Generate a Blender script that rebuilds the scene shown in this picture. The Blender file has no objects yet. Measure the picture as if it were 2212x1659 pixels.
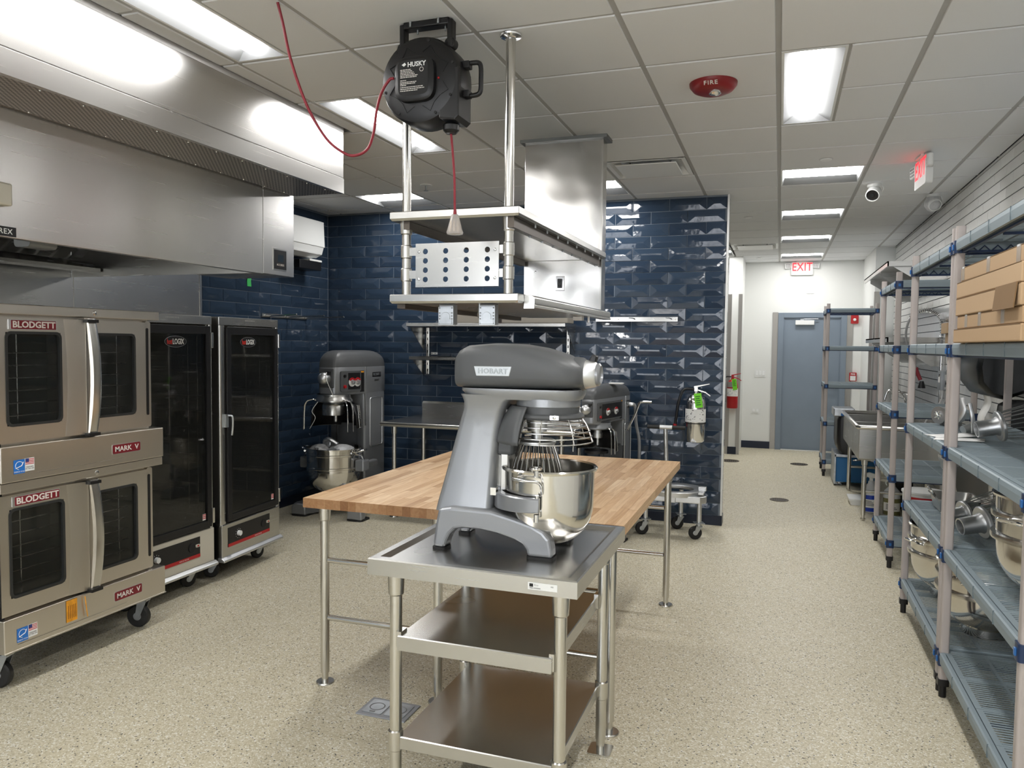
import bpy, bmesh, math, random
from mathutils import Vector, Matrix
from math import sin, cos, pi, radians as R
random.seed(7)
scene = bpy.context.scene
COL = scene.collection

# ---------------------------------------------------------------- camera
cd = bpy.data.cameras.new('camera'); cam = bpy.data.objects.new('camera', cd); COL.objects.link(cam)
cd.sensor_width = 36.0; cd.lens = 1662.5 / 2212 * 36.0; cd.clip_start = 0.05; cd.clip_end = 100
yaw, pit, rol = 0.334083616, -0.0512035054, 0.0110370823
f_ = Vector((-sin(yaw)*cos(pit), cos(yaw)*cos(pit), sin(pit))); r_ = Vector((cos(yaw), sin(yaw), 0)); u_ = r_.cross(f_)
r2 = r_*cos(rol) + u_*sin(rol); u2 = -r_*sin(rol) + u_*cos(rol)
m = Matrix.Identity(4)
for i in range(3): m[i][0], m[i][1], m[i][2] = r2[i], u2[i], -f_[i]
m.translation = (0, 0, 1.585); cam.matrix_world = m
scene.camera = cam

# ---------------------------------------------------------------- sky outside the windows, exposure
w = bpy.data.worlds.new('sky'); scene.world = w; w.use_nodes = True
bg = w.node_tree.nodes['Background']; bg.inputs[0].default_value = (0.93, 0.955, 1.0, 1); bg.inputs[1].default_value = 2.7
vs = scene.view_settings
vs.view_transform = 'Standard'; vs.look = 'None'; vs.gamma = 1.0; vs.exposure = 1.38; vs.use_curve_mapping = False
LAMP = 15.5          # luminance of the ceiling lamp lenses
cy = scene.cycles
cy.use_denoising = True; cy.use_adaptive_sampling = True; cy.adaptive_threshold = 0.02; cy.max_bounces = 9; cy.diffuse_bounces = 5; cy.glossy_bounces = 5; cy.transmission_bounces = 8
cy.sample_clamp_indirect = 6.0; cy.caustics_reflective = False; cy.caustics_refractive = False

HC = 2.913           # ceiling height
XL, XR, YB, YF = -4.474, 1.39, 7.0, 12.67    # left wall, right wall, blue tiled partition, far wall
GX, GY, GP = -0.0418, 3.7157, 0.6096         # ceiling grid origin and pitch

# ---------------------------------------------------------------- materials
MATS = {}
def nodes(name):
    mt = bpy.data.materials.new(name); mt.use_nodes = True; nt = mt.node_tree
    return mt, nt, nt.nodes['Principled BSDF']
def N(nt, typ, **kw):
    n = nt.nodes.new(typ)
    for k, v in kw.items():
        if k in n.inputs.keys(): n.inputs[k].default_value = v
        else: setattr(n, k, v)
    return n
def L(nt, a, b): nt.links.new(a, b)
def ramp(nt, stops, interp='LINEAR'):
    n = nt.nodes.new('ShaderNodeValToRGB'); cr = n.color_ramp; cr.interpolation = interp
    while len(cr.elements) > 1: cr.elements.remove(cr.elements[-1])
    cr.elements[0].position = stops[0][0]; cr.elements[0].color = tuple(stops[0][1]) + (1,)
    for p, c in stops[1:]:
        e = cr.elements.new(p); e.color = tuple(c) + (1,)
    return n
def plain(name, col, rough=0.5, metal=0.0, spec=0.5, coat=0.0, trans=0.0, ior=1.45, bump=None, var=None, emit=None, alpha=None):
    if name in MATS: return MATS[name]
    mt, nt, b = nodes(name)
    b.inputs['Base Color'].default_value = tuple(col) + (1,)
    b.inputs['Roughness'].default_value = rough; b.inputs['Metallic'].default_value = metal
    b.inputs['Specular IOR Level'].default_value = spec; b.inputs['Coat Weight'].default_value = coat
    b.inputs['Coat Roughness'].default_value = 0.08
    b.inputs['Transmission Weight'].default_value = trans; b.inputs['IOR'].default_value = ior
    if alpha is not None: b.inputs['Alpha'].default_value = alpha
    tc = None
    if bump or var: tc = N(nt, 'ShaderNodeTexCoord')
    if var:      # (scale, amount): soft mottling of the colour
        nz = N(nt, 'ShaderNodeTexNoise', Scale=var[0], Detail=3.0); L(nt, tc.outputs['Object'], nz.inputs['Vector'])
        lo = [max(0, c*(1-var[1])) for c in col]; hi = [min(1, c*(1+var[1])) for c in col]
        rp = ramp(nt, [(0.3, lo), (0.7, hi)]); L(nt, nz.outputs['Fac'], rp.inputs['Fac']); L(nt, rp.outputs['Color'], b.inputs['Base Color'])
    if bump:     # (scale, strength, distance)
        nz = N(nt, 'ShaderNodeTexNoise', Scale=bump[0], Detail=3.0); L(nt, tc.outputs['Object'], nz.inputs['Vector'])
        bp = N(nt, 'ShaderNodeBump', Strength=bump[1], Distance=bump[2]); L(nt, nz.outputs['Fac'], bp.inputs['Height']); L(nt, bp.outputs['Normal'], b.inputs['Normal'])
    if emit:
        b.inputs['Emission Color'].default_value = tuple(emit[0]) + (1,); b.inputs['Emission Strength'].default_value = emit[1]
    MATS[name] = mt
    return mt
def steel(name, col=(0.53, 0.525, 0.505), rough=0.27, grain=(3, 3, 160), wob=0.025, wscale=2.2, var=0.010, aniso=0.0):
    """brushed stainless: stretched noise for the grain, slow bump for the sheet's waviness"""
    if name in MATS: return MATS[name]
    mt, nt, b = nodes(name); b.inputs['Base Color'].default_value = tuple(col) + (1,); b.inputs['Metallic'].default_value = 1.0
    tc = N(nt, 'ShaderNodeTexCoord'); mp = N(nt, 'ShaderNodeMapping'); mp.inputs['Scale'].default_value = grain
    L(nt, tc.outputs['Object'], mp.inputs['Vector'])
    if aniso:
        tg = N(nt, 'ShaderNodeTangent', direction_type='RADIAL', axis='Z'); L(nt, tg.outputs['Tangent'], b.inputs['Tangent']); b.inputs['Anisotropic'].default_value = aniso; b.inputs['Anisotropic Rotation'].default_value = 0.25
    nz = N(nt, 'ShaderNodeTexNoise', Scale=1.0, Detail=2.0); L(nt, mp.outputs['Vector'], nz.inputs['Vector'])
    mr = N(nt, 'ShaderNodeMapRange'); mr.inputs['To Min'].default_value = rough - var; mr.inputs['To Max'].default_value = rough + var
    L(nt, nz.outputs['Fac'], mr.inputs['Value']); L(nt, mr.outputs['Result'], b.inputs['Roughness'])
    n2 = N(nt, 'ShaderNodeTexNoise', Scale=wscale, Detail=1.0); L(nt, tc.outputs['Object'], n2.inputs['Vector'])
    bp = N(nt, 'ShaderNodeBump', Strength=wob, Distance=0.1); L(nt, n2.outputs['Fac'], bp.inputs['Height']); L(nt, bp.outputs['Normal'], b.inputs['Normal'])
    MATS[name] = mt
    return mt

def mat_floor():
    mt, nt, b = nodes('epoxy_flake')
    tc = N(nt, 'ShaderNodeTexCoord')
    v = N(nt, 'ShaderNodeTexVoronoi', Scale=190.0); L(nt, tc.outputs['Object'], v.inputs['Vector'])
    rp = ramp(nt, [(0.0, (0.05, 0.05, 0.045)), (0.020, (0.07, 0.068, 0.06)), (0.024, (0.39, 0.345, 0.235)), (0.2, (0.52, 0.465, 0.325)), (0.55, (0.595, 0.54, 0.395)), (0.85, (0.64, 0.59, 0.455)), (0.9, (0.75, 0.73, 0.65)), (1, (0.78, 0.76, 0.69))], 'LINEAR')
    sp = N(nt, 'ShaderNodeSeparateColor'); L(nt, v.outputs['Color'], sp.inputs['Color']); L(nt, sp.outputs[0], rp.inputs['Fac'])
    n2 = N(nt, 'ShaderNodeTexNoise', Scale=1.3, Detail=2.0); L(nt, tc.outputs['Object'], n2.inputs['Vector'])
    mr = N(nt, 'ShaderNodeMapRange'); mr.inputs['To Min'].default_value = 0.42; mr.inputs['To Max'].default_value = 0.55
    L(nt, n2.outputs['Fac'], mr.inputs['Value']); L(nt, mr.outputs['Result'], b.inputs['Roughness'])
    L(nt, rp.outputs['Color'], b.inputs['Base Color'])
    bp = N(nt, 'ShaderNodeBump', Strength=0.12, Distance=0.002); L(nt, v.outputs['Distance'], bp.inputs['Height']); L(nt, bp.outputs['Normal'], b.inputs['Normal'])
    b.inputs['Specular IOR Level'].default_value = 0.4
    return mt
def mat_wood():
    """maple: each glued stave takes its own tint from its object, plus fibres along Y"""
    mt, nt, b = nodes('maple_stave')
    oi = N(nt, 'ShaderNodeObjectInfo'); tc = N(nt, 'ShaderNodeTexCoord')
    rp = ramp(nt, [(0, (0.46, 0.27, 0.125)), (0.15, (0.58, 0.37, 0.19)), (0.5, (0.68, 0.46, 0.26)), (0.85, (0.74, 0.53, 0.32)), (1, (0.78, 0.58, 0.37))])
    L(nt, oi.outputs['Random'], rp.inputs['Fac'])
    add = N(nt, 'ShaderNodeVectorMath', operation='ADD'); L(nt, tc.outputs['Object'], add.inputs[0])
    cmb = N(nt, 'ShaderNodeCombineXYZ'); mu = N(nt, 'ShaderNodeMath', operation='MULTIPLY'); mu.inputs[1].default_value = 53.0
    L(nt, oi.outputs['Random'], mu.inputs[0]); L(nt, mu.outputs[0], cmb.inputs[0]); L(nt, mu.outputs[0], cmb.inputs[1]); L(nt, cmb.outputs[0], add.inputs[1])
    mp = N(nt, 'ShaderNodeMapping'); mp.inputs['Scale'].default_value = (38, 3.2, 38); L(nt, add.outputs[0], mp.inputs['Vector'])
    nz = N(nt, 'ShaderNodeTexNoise', Scale=1.0, Detail=5.0, Distortion=1.4); L(nt, mp.outputs['Vector'], nz.inputs['Vector'])
    mx = N(nt, 'ShaderNodeMixRGB', blend_type='MULTIPLY'); mx.inputs[0].default_value = 0.55
    r2_ = ramp(nt, [(0.35, (0.66, 0.52, 0.40)), (0.62, (1, 1, 1))]); L(nt, nz.outputs['Fac'], r2_.inputs['Fac'])
    L(nt, rp.outputs['Color'], mx.inputs[1]); L(nt, r2_.outputs['Color'], mx.inputs[2]); L(nt, mx.outputs[0], b.inputs['Base Color'])
    b.inputs['Roughness'].default_value = 0.42
    # end grain (cut across the fibres) is browner and darker than the face
    ge = N(nt, 'ShaderNodeNewGeometry'); sx_ = N(nt, 'ShaderNodeSeparateXYZ'); L(nt, ge.outputs['True Normal'], sx_.inputs[0])
    ab = N(nt, 'ShaderNodeMath', operation='ABSOLUTE'); L(nt, sx_.outputs[1], ab.inputs[0]); gt = N(nt, 'ShaderNodeMath', operation='GREATER_THAN'); gt.inputs[1].default_value = 0.8; L(nt, ab.outputs[0], gt.inputs[0])
    eg = N(nt, 'ShaderNodeMixRGB', blend_type='MULTIPLY'); L(nt, gt.outputs[0], eg.inputs[0]); L(nt, mx.outputs[0], eg.inputs[1]); eg.inputs[2].default_value = (0.50, 0.40, 0.32, 1); L(nt, eg.outputs[0], b.inputs['Base Color'])
    return mt
def mat_random(name, stops, rough, bump=None, metal=0.0):
    """tint picked per object"""
    mt, nt, b = nodes(name); oi = N(nt, 'ShaderNodeObjectInfo'); rp = ramp(nt, stops)
    L(nt, oi.outputs['Random'], rp.inputs['Fac']); L(nt, rp.outputs['Color'], b.inputs['Base Color'])
    b.inputs['Roughness'].default_value = rough; b.inputs['Metallic'].default_value = metal
    if bump:
        tc = N(nt, 'ShaderNodeTexCoord'); nz = N(nt, 'ShaderNodeTexNoise', Scale=bump[0], Detail=2.0); L(nt, tc.outputs['Object'], nz.inputs['Vector'])
        bp = N(nt, 'ShaderNodeBump', Strength=bump[1], Distance=bump[2]); L(nt, nz.outputs['Fac'], bp.inputs['Height']); L(nt, bp.outputs['Normal'], b.inputs['Normal'])
    MATS[name] = mt
    return mt
def mat_perf():
    """perforated stainless: rows of small dark holes"""
    mt, nt, b = nodes('perforated_steel'); tc = N(nt, 'ShaderNodeTexCoord')
    mp = N(nt, 'ShaderNodeMapping'); mp.inputs['Scale'].default_value = (70, 48, 1); mp.inputs['Rotation'].default_value = (0, 0, 0.785); L(nt, tc.outputs['Object'], mp.inputs['Vector'])
    v = N(nt, 'ShaderNodeTexVoronoi', Scale=1.0, Randomness=0.0, voronoi_dimensions='2D'); L(nt, mp.outputs['Vector'], v.inputs['Vector'])
    rp = ramp(nt, [(0.0, (0.03, 0.03, 0.03)), (0.27, (0.03, 0.03, 0.03)), (0.33, (0.5, 0.47, 0.44))]); L(nt, v.outputs['Distance'], rp.inputs['Fac'])
    L(nt, rp.outputs['Color'], b.inputs['Base Color']); b.inputs['Metallic'].default_value = 1.0; b.inputs['Roughness'].default_value = 0.35
    return mt

M_FLOOR = mat_floor(); M_WOOD = mat_wood(); M_PERF = mat_perf()
M_ST = steel('brushed_steel')
M_STH = steel('hood_steel', (0.62, 0.61, 0.595), 0.27, (2, 2, 120), 0.05, 1.6, aniso=0.45)
M_STO = steel('oven_steel', (0.66, 0.62, 0.56), 0.30, (90, 90, 3), 0.02, 2.5)
M_STT = steel('tube_steel', (0.64, 0.63, 0.60), 0.24, (60, 60, 4), 0.0)
M_STC = steel('chase_steel', (0.70, 0.69, 0.67), 0.20, (3, 3, 60), 0.16, 3.2, 0.02)
M_POL = steel('polished_bowl', (0.74, 0.725, 0.69), 0.12, (4, 4, 90), 0.03, 6, 0.015)
M_CHR = plain('chrome', (0.80, 0.80, 0.80), 0.10, 1.0)
M_GALV = plain('galvanised', (0.46, 0.485, 0.51), 0.40, 1.0, var=(14, 0.15))
M_ALU = plain('cast_aluminium', (0.66, 0.67, 0.68), 0.38, 1.0, bump=(60, 0.06, 0.004))
M_WIRE = plain('wire_steel', (0.62, 0.61, 0.59), 0.22, 1.0)
M_CEIL = plain('ceiling_panel', (0.79, 0.80, 0.815), 0.9, bump=(380, 0.18, 0.001))
M_GRID = plain('grid_rail', (0.44, 0.435, 0.425), 0.55)
M_WHITE = plain('white_paint', (0.78, 0.79, 0.77), 0.6, bump=(160, 0.04, 0.001))
M_LAMPW = plain('lamp_white', (0.86, 0.87, 0.87), 0.4)
M_REFL = plain('reflector_grey', (0.20, 0.205, 0.21), 0.55)
M_BLUE = mat_random('blue_tile', [(0, (0.022, 0.038, 0.066)), (0.5, (0.027, 0.046, 0.077)), (1, (0.033, 0.054, 0.088))], 0.06, bump=(11, 0.22, 0.006))
M_GROUT = plain('blue_grey_grout', (0.20, 0.235, 0.28), 0.8)
M_WTILE = mat_random('white_tile', [(0, (0.80, 0.80, 0.78)), (1, (0.88, 0.88, 0.86))], 0.12, bump=(7, 0.06, 0.004))
M_DGROUT = plain('dark_grout', (0.028, 0.034, 0.045), 0.8)
M_COVE = plain('navy_cove_base', (0.008, 0.014, 0.032), 0.35)
M_DOOR = plain('slate_blue_door', (0.19, 0.235, 0.29), 0.42, var=(3, 0.04))
M_BLK = plain('black_plastic', (0.008, 0.008, 0.009), 0.38)
M_RUB = plain('black_rubber', (0.014, 0.014, 0.014), 0.55)
M_GRUB = plain('grey_rubber', (0.055, 0.058, 0.062), 0.5)
M_MIXD = plain('mixer_charcoal', (0.088, 0.092, 0.096), 0.42, spec=0.45, bump=(420, 0.05, 0.0006))
M_MIXS = plain('mixer_silver', (0.29, 0.30, 0.315), 0.32, 0.45, bump=(75, 0.10, 0.002), coat=0.3)
M_MIXG = plain('mixer_grey', (0.245, 0.255, 0.268), 0.36, 0.35, coat=0.15)
M_RED = plain('red', (0.42, 0.012, 0.016), 0.35)
M_DRED = plain('dark_red_badge', (0.17, 0.012, 0.020), 0.35)
M_CORD = plain('red_cord', (0.23, 0.010, 0.022), 0.45)
M_WP = plain('white_plastic', (0.78, 0.79, 0.78), 0.4)
M_LET = plain('pale_lettering', (0.70, 0.66, 0.62), 0.4)
M_INK = plain('black_ink', (0.01, 0.01, 0.01), 0.6)
M_GREY = plain('mid_grey', (0.22, 0.225, 0.23), 0.5)
M_LIME = plain('lime_tag', (0.20, 0.72, 0.03), 0.55)
M_GTAPE = plain('green_tape', (0.06, 0.55, 0.13), 0.5)
M_ORA = plain('orange_tag', (0.70, 0.30, 0.02), 0.55, var=(30, 0.25))
M_CARD = mat_random('cardboard', [(0, (0.44, 0.295, 0.165)), (1, (0.54, 0.38, 0.23))], 0.8, bump=(22, 0.12, 0.006))
M_CARDI = plain('cardboard_inside', (0.22, 0.135, 0.065), 0.85)
M_TAPE = plain('packing_tape', (0.34, 0.27, 0.20), 0.25)
M_POST = plain('taupe_post', (0.43, 0.385, 0.365), 0.42, var=(5, 0.06))
M_MAT = plain('blue_grey_shelf_mat', (0.235, 0.29, 0.32), 0.5)
M_NAVY = plain('navy_clamp', (0.012, 0.03, 0.085), 0.4)
M_SKY = plain('blue_wedge', (0.018, 0.12, 0.36), 0.35)
M_TRIM = steel('guard_steel', (0.40, 0.385, 0.36), 0.42)
M_JOINT = plain('lip_joint', (0.13, 0.17, 0.19), 0.6)
M_GLASS = plain('smoked_glass', (0.012, 0.013, 0.012), 0.03, spec=0.9, alpha=0.42)
M_PANE = plain('window_pane', (0.5, 0.55, 0.55), 0.02, alpha=0.06)
M_CLEAR = plain('clear_plastic', (0.80, 0.74, 0.70), 0.18, trans=0.6, ior=1.3, bump=(40, 0.3, 0.01))
M_FILM = plain('plastic_film', (0.85, 0.86, 0.87), 0.22, trans=0.35, ior=1.2, bump=(16, 0.8, 0.03))
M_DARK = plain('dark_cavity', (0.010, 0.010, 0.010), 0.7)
M_BEIGE = plain('beige_enamel', (0.36, 0.33, 0.28), 0.5)
M_PAPER = plain('paper', (0.82, 0.82, 0.80), 0.7)
M_LENS = plain('lit_lens', (0.9, 0.9, 0.9), 0.5, emit=((1.0, 0.985, 0.965), LAMP))
M_EXIT = plain('lit_exit_letters', (0.7, 0.03, 0.03), 0.5, emit=((1.0, 0.015, 0.03), 0.8))
M_LSTL = plain('dark_drain_iron', (0.09, 0.075, 0.055), 0.5, 0.6)
M_LBLUE = plain('machine_blue', (0.012, 0.12, 0.30), 0.4)
M_CREAM = plain('cream_enamel', (0.56, 0.53, 0.45), 0.35)
# ---------------------------------------------------------------- mesh helpers
class MB:
    def __init__(s): s.v = []; s.f = []; s.sm = []
    def _add(s, vs, fs, smooth=False):
        o = len(s.v); s.v += [tuple(p) for p in vs]
        for f in fs: s.f.append(tuple(i + o for i in f)); s.sm.append(smooth)
        return s
    def box(s, x0, x1, y0, y1, z0, z1, mtx=None):
        vs = [Vector((x, y, z)) for z in (z0, z1) for y in (y0, y1) for x in (x0, x1)]
        if mtx: vs = [mtx @ p for p in vs]
        return s._add(vs, [(0, 2, 3, 1), (4, 5, 7, 6), (0, 1, 5, 4), (2, 6, 7, 3), (0, 4, 6, 2), (1, 3, 7, 5)])
    def cyl(s, p0, p1, r, n=16, r1=None, caps=True, smooth=True):
        return s.tube([p0, p1], [r, r if r1 is None else r1], n, caps, smooth)
    def tube(s, path, r, n=10, caps=True, smooth=True, closed=False, flat=1.0):
        P = [Vector(p) for p in path]; k = len(P); rs = r if isinstance(r, (list, tuple)) else [r]*k
        rings = []; ref = None
        for i in range(k):
            if closed: t = P[(i+1) % k] - P[i-1]
            else: t = P[min(i+1, k-1)] - P[max(i-1, 0)]
            t.normalize()
            if ref is None:
                ref = Vector((0, 0, 1)) if abs(t.z) < 0.9 else Vector((1, 0, 0))
            a = ref - t*ref.dot(t)
            if a.length < 1e-6: a = t.orthogonal()
            a.normalize(); b = t.cross(a); ref = a
            rings.append([P[i] + (a*cos(2*pi*j/n) + b*sin(2*pi*j/n)*flat)*rs[i] for j in range(n)])
        return s.loft(rings, caps and not closed, smooth, closed)
    def loft(s, rings, caps=True, smooth=True, closed=False):
        n = len(rings[0]); k = len(rings); vs = [p for rg in rings for p in rg]; fs = []
        for i in range(k if closed else k-1):
            a = i*n; b = ((i+1) % k)*n
            for j in range(n): fs.append((a+j, a+(j+1) % n, b+(j+1) % n, b+j))
        s._add(vs, fs, smooth)
        if caps:
            s._add(rings[0], [tuple(reversed(range(n)))]); s._add(rings[-1], [tuple(range(n))])
        return s
    def lathe(s, prof, c=(0, 0, 0), n=32, axis='z', smooth=True, a0=0, a1=2*pi, mtx=None):
        """prof: (radius, height) pairs around an axis through c"""
        full = abs(a1-a0-2*pi) < 1e-6; m_ = n if full else n+1; rings = []
        for r, h in prof:
            rg = []
            for j in range(m_):
                t = a0 + (a1-a0)*j/n; a, b = r*cos(t), r*sin(t)
                p = Vector((a, b, h) if axis == 'z' else (h, a, b) if axis == 'x' else (b, h, a))
                p += Vector(c)
                rg.append(mtx @ p if mtx else p)
            rings.append(rg)
        vs = [p for rg in rings for p in rg]; fs = []
        for i in range(len(rings)-1):
            for j in range(n if not full else m_):
                if not full and j == m_-1: continue
                j2 = (j+1) % m_
                fs.append((i*m_+j, i*m_+j2, (i+1)*m_+j2, (i+1)*m_+j))
        return s._add(vs, fs, smooth)
    def prism(s, poly, a0, a1, axis='y', smooth=False, mtx=None):
        """poly: 2-D outline; axis y -> (x,z), x -> (y,z), z -> (x,y)"""
        def q(p, a):
            v = Vector((p[0], a, p[1]) if axis == 'y' else (a, p[0], p[1]) if axis == 'x' else (p[0], p[1], a))
            return mtx @ v if mtx else v
        n = len(poly); vs = [q(p, a0) for p in poly] + [q(p, a1) for p in poly]
        fs = [(i, (i+1) % n, n+(i+1) % n, n+i) for i in range(n)]
        s._add(vs, fs, smooth); s._add(vs[:n], [tuple(range(n))]); s._add(vs[n:], [tuple(reversed(range(n)))])
        return s
    def rrect(s, x0, x1, y0, y1, z0, z1, r, axis='z', n=4):
        """box with four rounded edges parallel to axis"""
        A = {'z': (x0, x1, y0, y1), 'y': (x0, x1, z0, z1), 'x': (y0, y1, z0, z1)}[axis]
        a, b = {'z': (z0, z1), 'y': (y0, y1), 'x': (x0, x1)}[axis]
        return s.prism(rpoly(*A, r, n), a, b, axis, smooth=True)
    def sphere(s, c, r, n=16, sz=1.0):
        k = n//2; return s.lathe([(max(1e-5, r*sin(pi*i/k)), -r*sz*cos(pi*i/k)) for i in range(k+1)], c, n)
    def ring(s, c, r, tr, n=32, m=8, axis='z', a0=0, a1=2*pi):
        full = abs(a1-a0-2*pi) < 1e-6; P = []
        for i in range(n if full else n+1):
            t = a0+(a1-a0)*i/n; a, b = r*cos(t), r*sin(t)
            P.append(Vector(c)+Vector((a, b, 0) if axis == 'z' else (0, a, b) if axis == 'x' else (b, 0, a)))
        return s.tube(P, tr, m, closed=full)
    def mesh(s, name):
        me = bpy.data.meshes.new(name); me.from_pydata(s.v, [], s.f)
        me.polygons.foreach_set('use_smooth', s.sm)
        bm = bmesh.new(); bm.from_mesh(me); bmesh.ops.remove_doubles(bm, verts=bm.verts, dist=1e-5); bmesh.ops.recalc_face_normals(bm, faces=bm.faces); bm.to_mesh(me); bm.free()
        if any(s.sm): me.set_sharp_from_angle(angle=R(38))
        me.update(); return me
    def build(s, name, mat_, parent=None, bevel=0, seg=2, solid=0, sub=0, local=False):
        """one mesh object; coordinates are the thing's own frame (world minus the Empty's place unless local)"""
        if parent is not None and not local:
            rt = parent
            while rt.parent: rt = rt.parent
            o = rt.location
            if o.length > 0: s.v = [(x-o.x, y-o.y, z-o.z) for x, y, z in s.v]
        me = s.mesh(name); me.materials.append(mat_)
        return put(name, me, parent, bevel, seg, solid, sub)
def put(name, me, parent=None, bevel=0, seg=2, solid=0, sub=0, loc=None):
    ob = bpy.data.objects.new(name, me); COL.objects.link(ob)
    if parent is not None: ob.parent = parent
    if loc is not None: ob.location = loc
    if solid:
        md = ob.modifiers.new('s', 'SOLIDIFY'); md.thickness = solid; md.offset = 0
    if bevel:
        md = ob.modifiers.new('b', 'BEVEL'); md.width = bevel; md.segments = seg; md.limit_method = 'ANGLE'; md.angle_limit = R(50); md.harden_normals = False
    if sub:
        md = ob.modifiers.new('u', 'SUBSURF'); md.levels = sub; md.render_levels = sub
    return ob
def rpoly(x0, x1, y0, y1, r, n=4):
    P = []
    for cx, cy_, t0 in ((x1-r, y1-r, 0), (x0+r, y1-r, pi/2), (x0+r, y0+r, pi), (x1-r, y0+r, 3*pi/2)):
        for i in range(n+1): t = t0+pi/2*i/n; P.append((cx+r*cos(t), cy_+r*sin(t)))
    return P
def sup(cx, cy_, hw, hh, e, n=28):
    """superellipse outline"""
    P = []
    for i in range(n):
        t = 2*pi*i/n; c, s_ = cos(t), sin(t)
        P.append((cx+hw*math.copysign(abs(c)**(2/e), c), cy_+hh*math.copysign(abs(s_)**(2/e), s_)))
    return P
def catmull(pts, k=8):
    P = [Vector(p) for p in pts]; P = [P[0]*2-P[1]] + P + [P[-1]*2-P[-2]]; out = []
    for i in range(1, len(P)-2):
        for j in range(k):
            t = j/k; a, b, c, d = P[i-1], P[i], P[i+1], P[i+2]
            out.append(0.5*((2*b)+(c-a)*t+(2*a-5*b+4*c-d)*t*t+(3*b-a-3*c+d)*t**3))
    out.append(P[-2]); return out
def tag(o, label=None, cat=None, group=None, kind=None):
    if label: o['label'] = label
    if cat: o['category'] = cat
    if group: o['group'] = group
    if kind: o['kind'] = kind
    return o
def thing(name, label, cat, loc=(0, 0, 0), rz=0, group=None):
    o = bpy.data.objects.new(name, None); COL.objects.link(o); o.location = loc; o.rotation_euler = (0, 0, rz); o.empty_display_size = 0.1
    return tag(o, label, cat, group)
def struct(name, mb, m_, **k):
    o = mb.build(name, m_, **k); o['kind'] = 'structure'; return o
def copy_tree(o, parent=None):
    c = o.copy(); COL.objects.link(c)
    if parent is not None: c.parent = parent
    for ch in list(o.children): copy_tree(ch, c)
    return c
def text(name, s, size, loc, facing, m_, parent=None, ext=0.0006, bold=0.0, sx=1.0, align='CENTER', rot=None, space=1.0):
    """flat print or raised letters; facing is the way the letters look"""
    cu = bpy.data.curves.new(name, 'FONT'); cu.body = s; cu.size = size; cu.extrude = ext; cu.offset = bold; cu.align_x = align; cu.align_y = 'CENTER'; cu.space_character = space; cu.resolution_u = 2
    cu.materials.append(m_)
    tmp = bpy.data.objects.new(name, cu); me = bpy.data.meshes.new_from_object(tmp); bpy.data.objects.remove(tmp); bpy.data.curves.remove(cu)
    me.name = name; me.materials.clear(); me.materials.append(m_)
    o = bpy.data.objects.new(name, me); COL.objects.link(o)
    if parent is not None:
        o.parent = parent; rt = parent
        while rt.parent: rt = rt.parent
        if rot is None: loc = Vector(loc) - rt.location
    o.location = loc
    o.rotation_euler = rot or {'-y': (pi/2, 0, 0), '+x': (pi/2, 0, pi/2), '-x': (pi/2, 0, -pi/2), '+y': (pi/2, 0, pi), '-z': (pi, 0, 0), '+z': (0, 0, 0)}[facing]
    o.scale = (sx, 1, 1)
    return o
def caster(parent, x, y, h, r=0.05, wmat=None, swing=0.0, w_=0.03, local=True):
    """swivel caster whose top plate is at height h: plate and fork, wheel, hub"""
    fk = MB(); d = 0.03
    c, s_ = cos(swing), sin(swing); mt = Matrix.Translation((x, y, 0)) @ Matrix.Rotation(swing, 4, 'Z')
    fk.box(-0.04, 0.04, -0.04, 0.04, h-0.006, h, mt)
    fk.cyl(mt @ Vector((0, 0, h-0.03)), mt @ Vector((0, 0, h-0.005)), 0.022, 14)
    for sg in (-1, 1):
        fk.prism([(-0.025, h-0.03), (0.025, h-0.03), (-d+0.012, r-0.012), (-d-0.012, r-0.012)], sg*(w_/2+0.003), sg*(w_/2+0.006), 'y', mtx=mt)
    fk.box(-0.026, 0.026, -w_/2-0.006, w_/2+0.006, h-0.034, h-0.028, mt)
    fo = fk.build('caster_fork', M_GALV, parent, local=local)
    wh = MB(); wh.lathe([(0.35*r, -w_/2), (r-0.006, -w_/2), (r, -w_/2+0.006), (r, w_/2-0.006), (r-0.006, w_/2), (0.35*r, w_/2)], (0, 0, 0), 24, 'y', mtx=mt @ Matrix.Translation((-d, 0, r)))
    wo = wh.build('caster_wheel', wmat or M_RUB, fo, local=local)
    hb = MB(); hb.lathe([(0.0001, -w_/2-0.004), (0.36*r, -w_/2-0.002), (0.36*r, w_/2+0.002), (0.0001, w_/2+0.004)], (0, 0, 0), 16, 'y', mtx=mt @ Matrix.Translation((-d, 0, r)))
    hb.build('hub', M_GALV, fo, local=local)
    return fo
def leg_tube(parent, x, y, z1, r=0.0205, socket=True, flange=True, adj=0.05):
    """round table leg: tube, gusset socket, levelling foot with floor flange"""
    b = MB(); b.cyl((x, y, adj), (x, y, z1), r, 18); lo = b.build('leg', M_STT, parent)
    if socket:
        s_ = MB(); s_.lathe([(r+0.001, -0.07), (r+0.006, -0.066), (r+0.008, 0.0)], (x, y, z1), 18); s_.build('leg_socket', M_STT, lo)
    ft = MB(); ft.cyl((x, y, 0.006), (x, y, adj+0.004), r-0.005, 14); ft.lathe([(0.0001, 0.008), (0.040, 0.008), (0.043, 0.004), (0.043, 0.0), (0.0001, 0.0)] if flange else [(0.0001, 0.0), (0.018, 0.0), (0.024, 0.02)], (x, y, 0), 24)
    ft.build('levelling_foot', M_STT, lo)
    return lo
# ================================================================ the setting
fl = MB(); fl.box(-4.7, 1.6, -4.7, 12.85, -0.08, 0.0); floor_ = struct('floor', fl, M_FLOOR)
cs = MB(); cs.box(-4.7, 1.6, -4.7, 12.85, HC+0.10, HC+0.16); ceiling = struct('ceiling', cs, M_CEIL)

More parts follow.
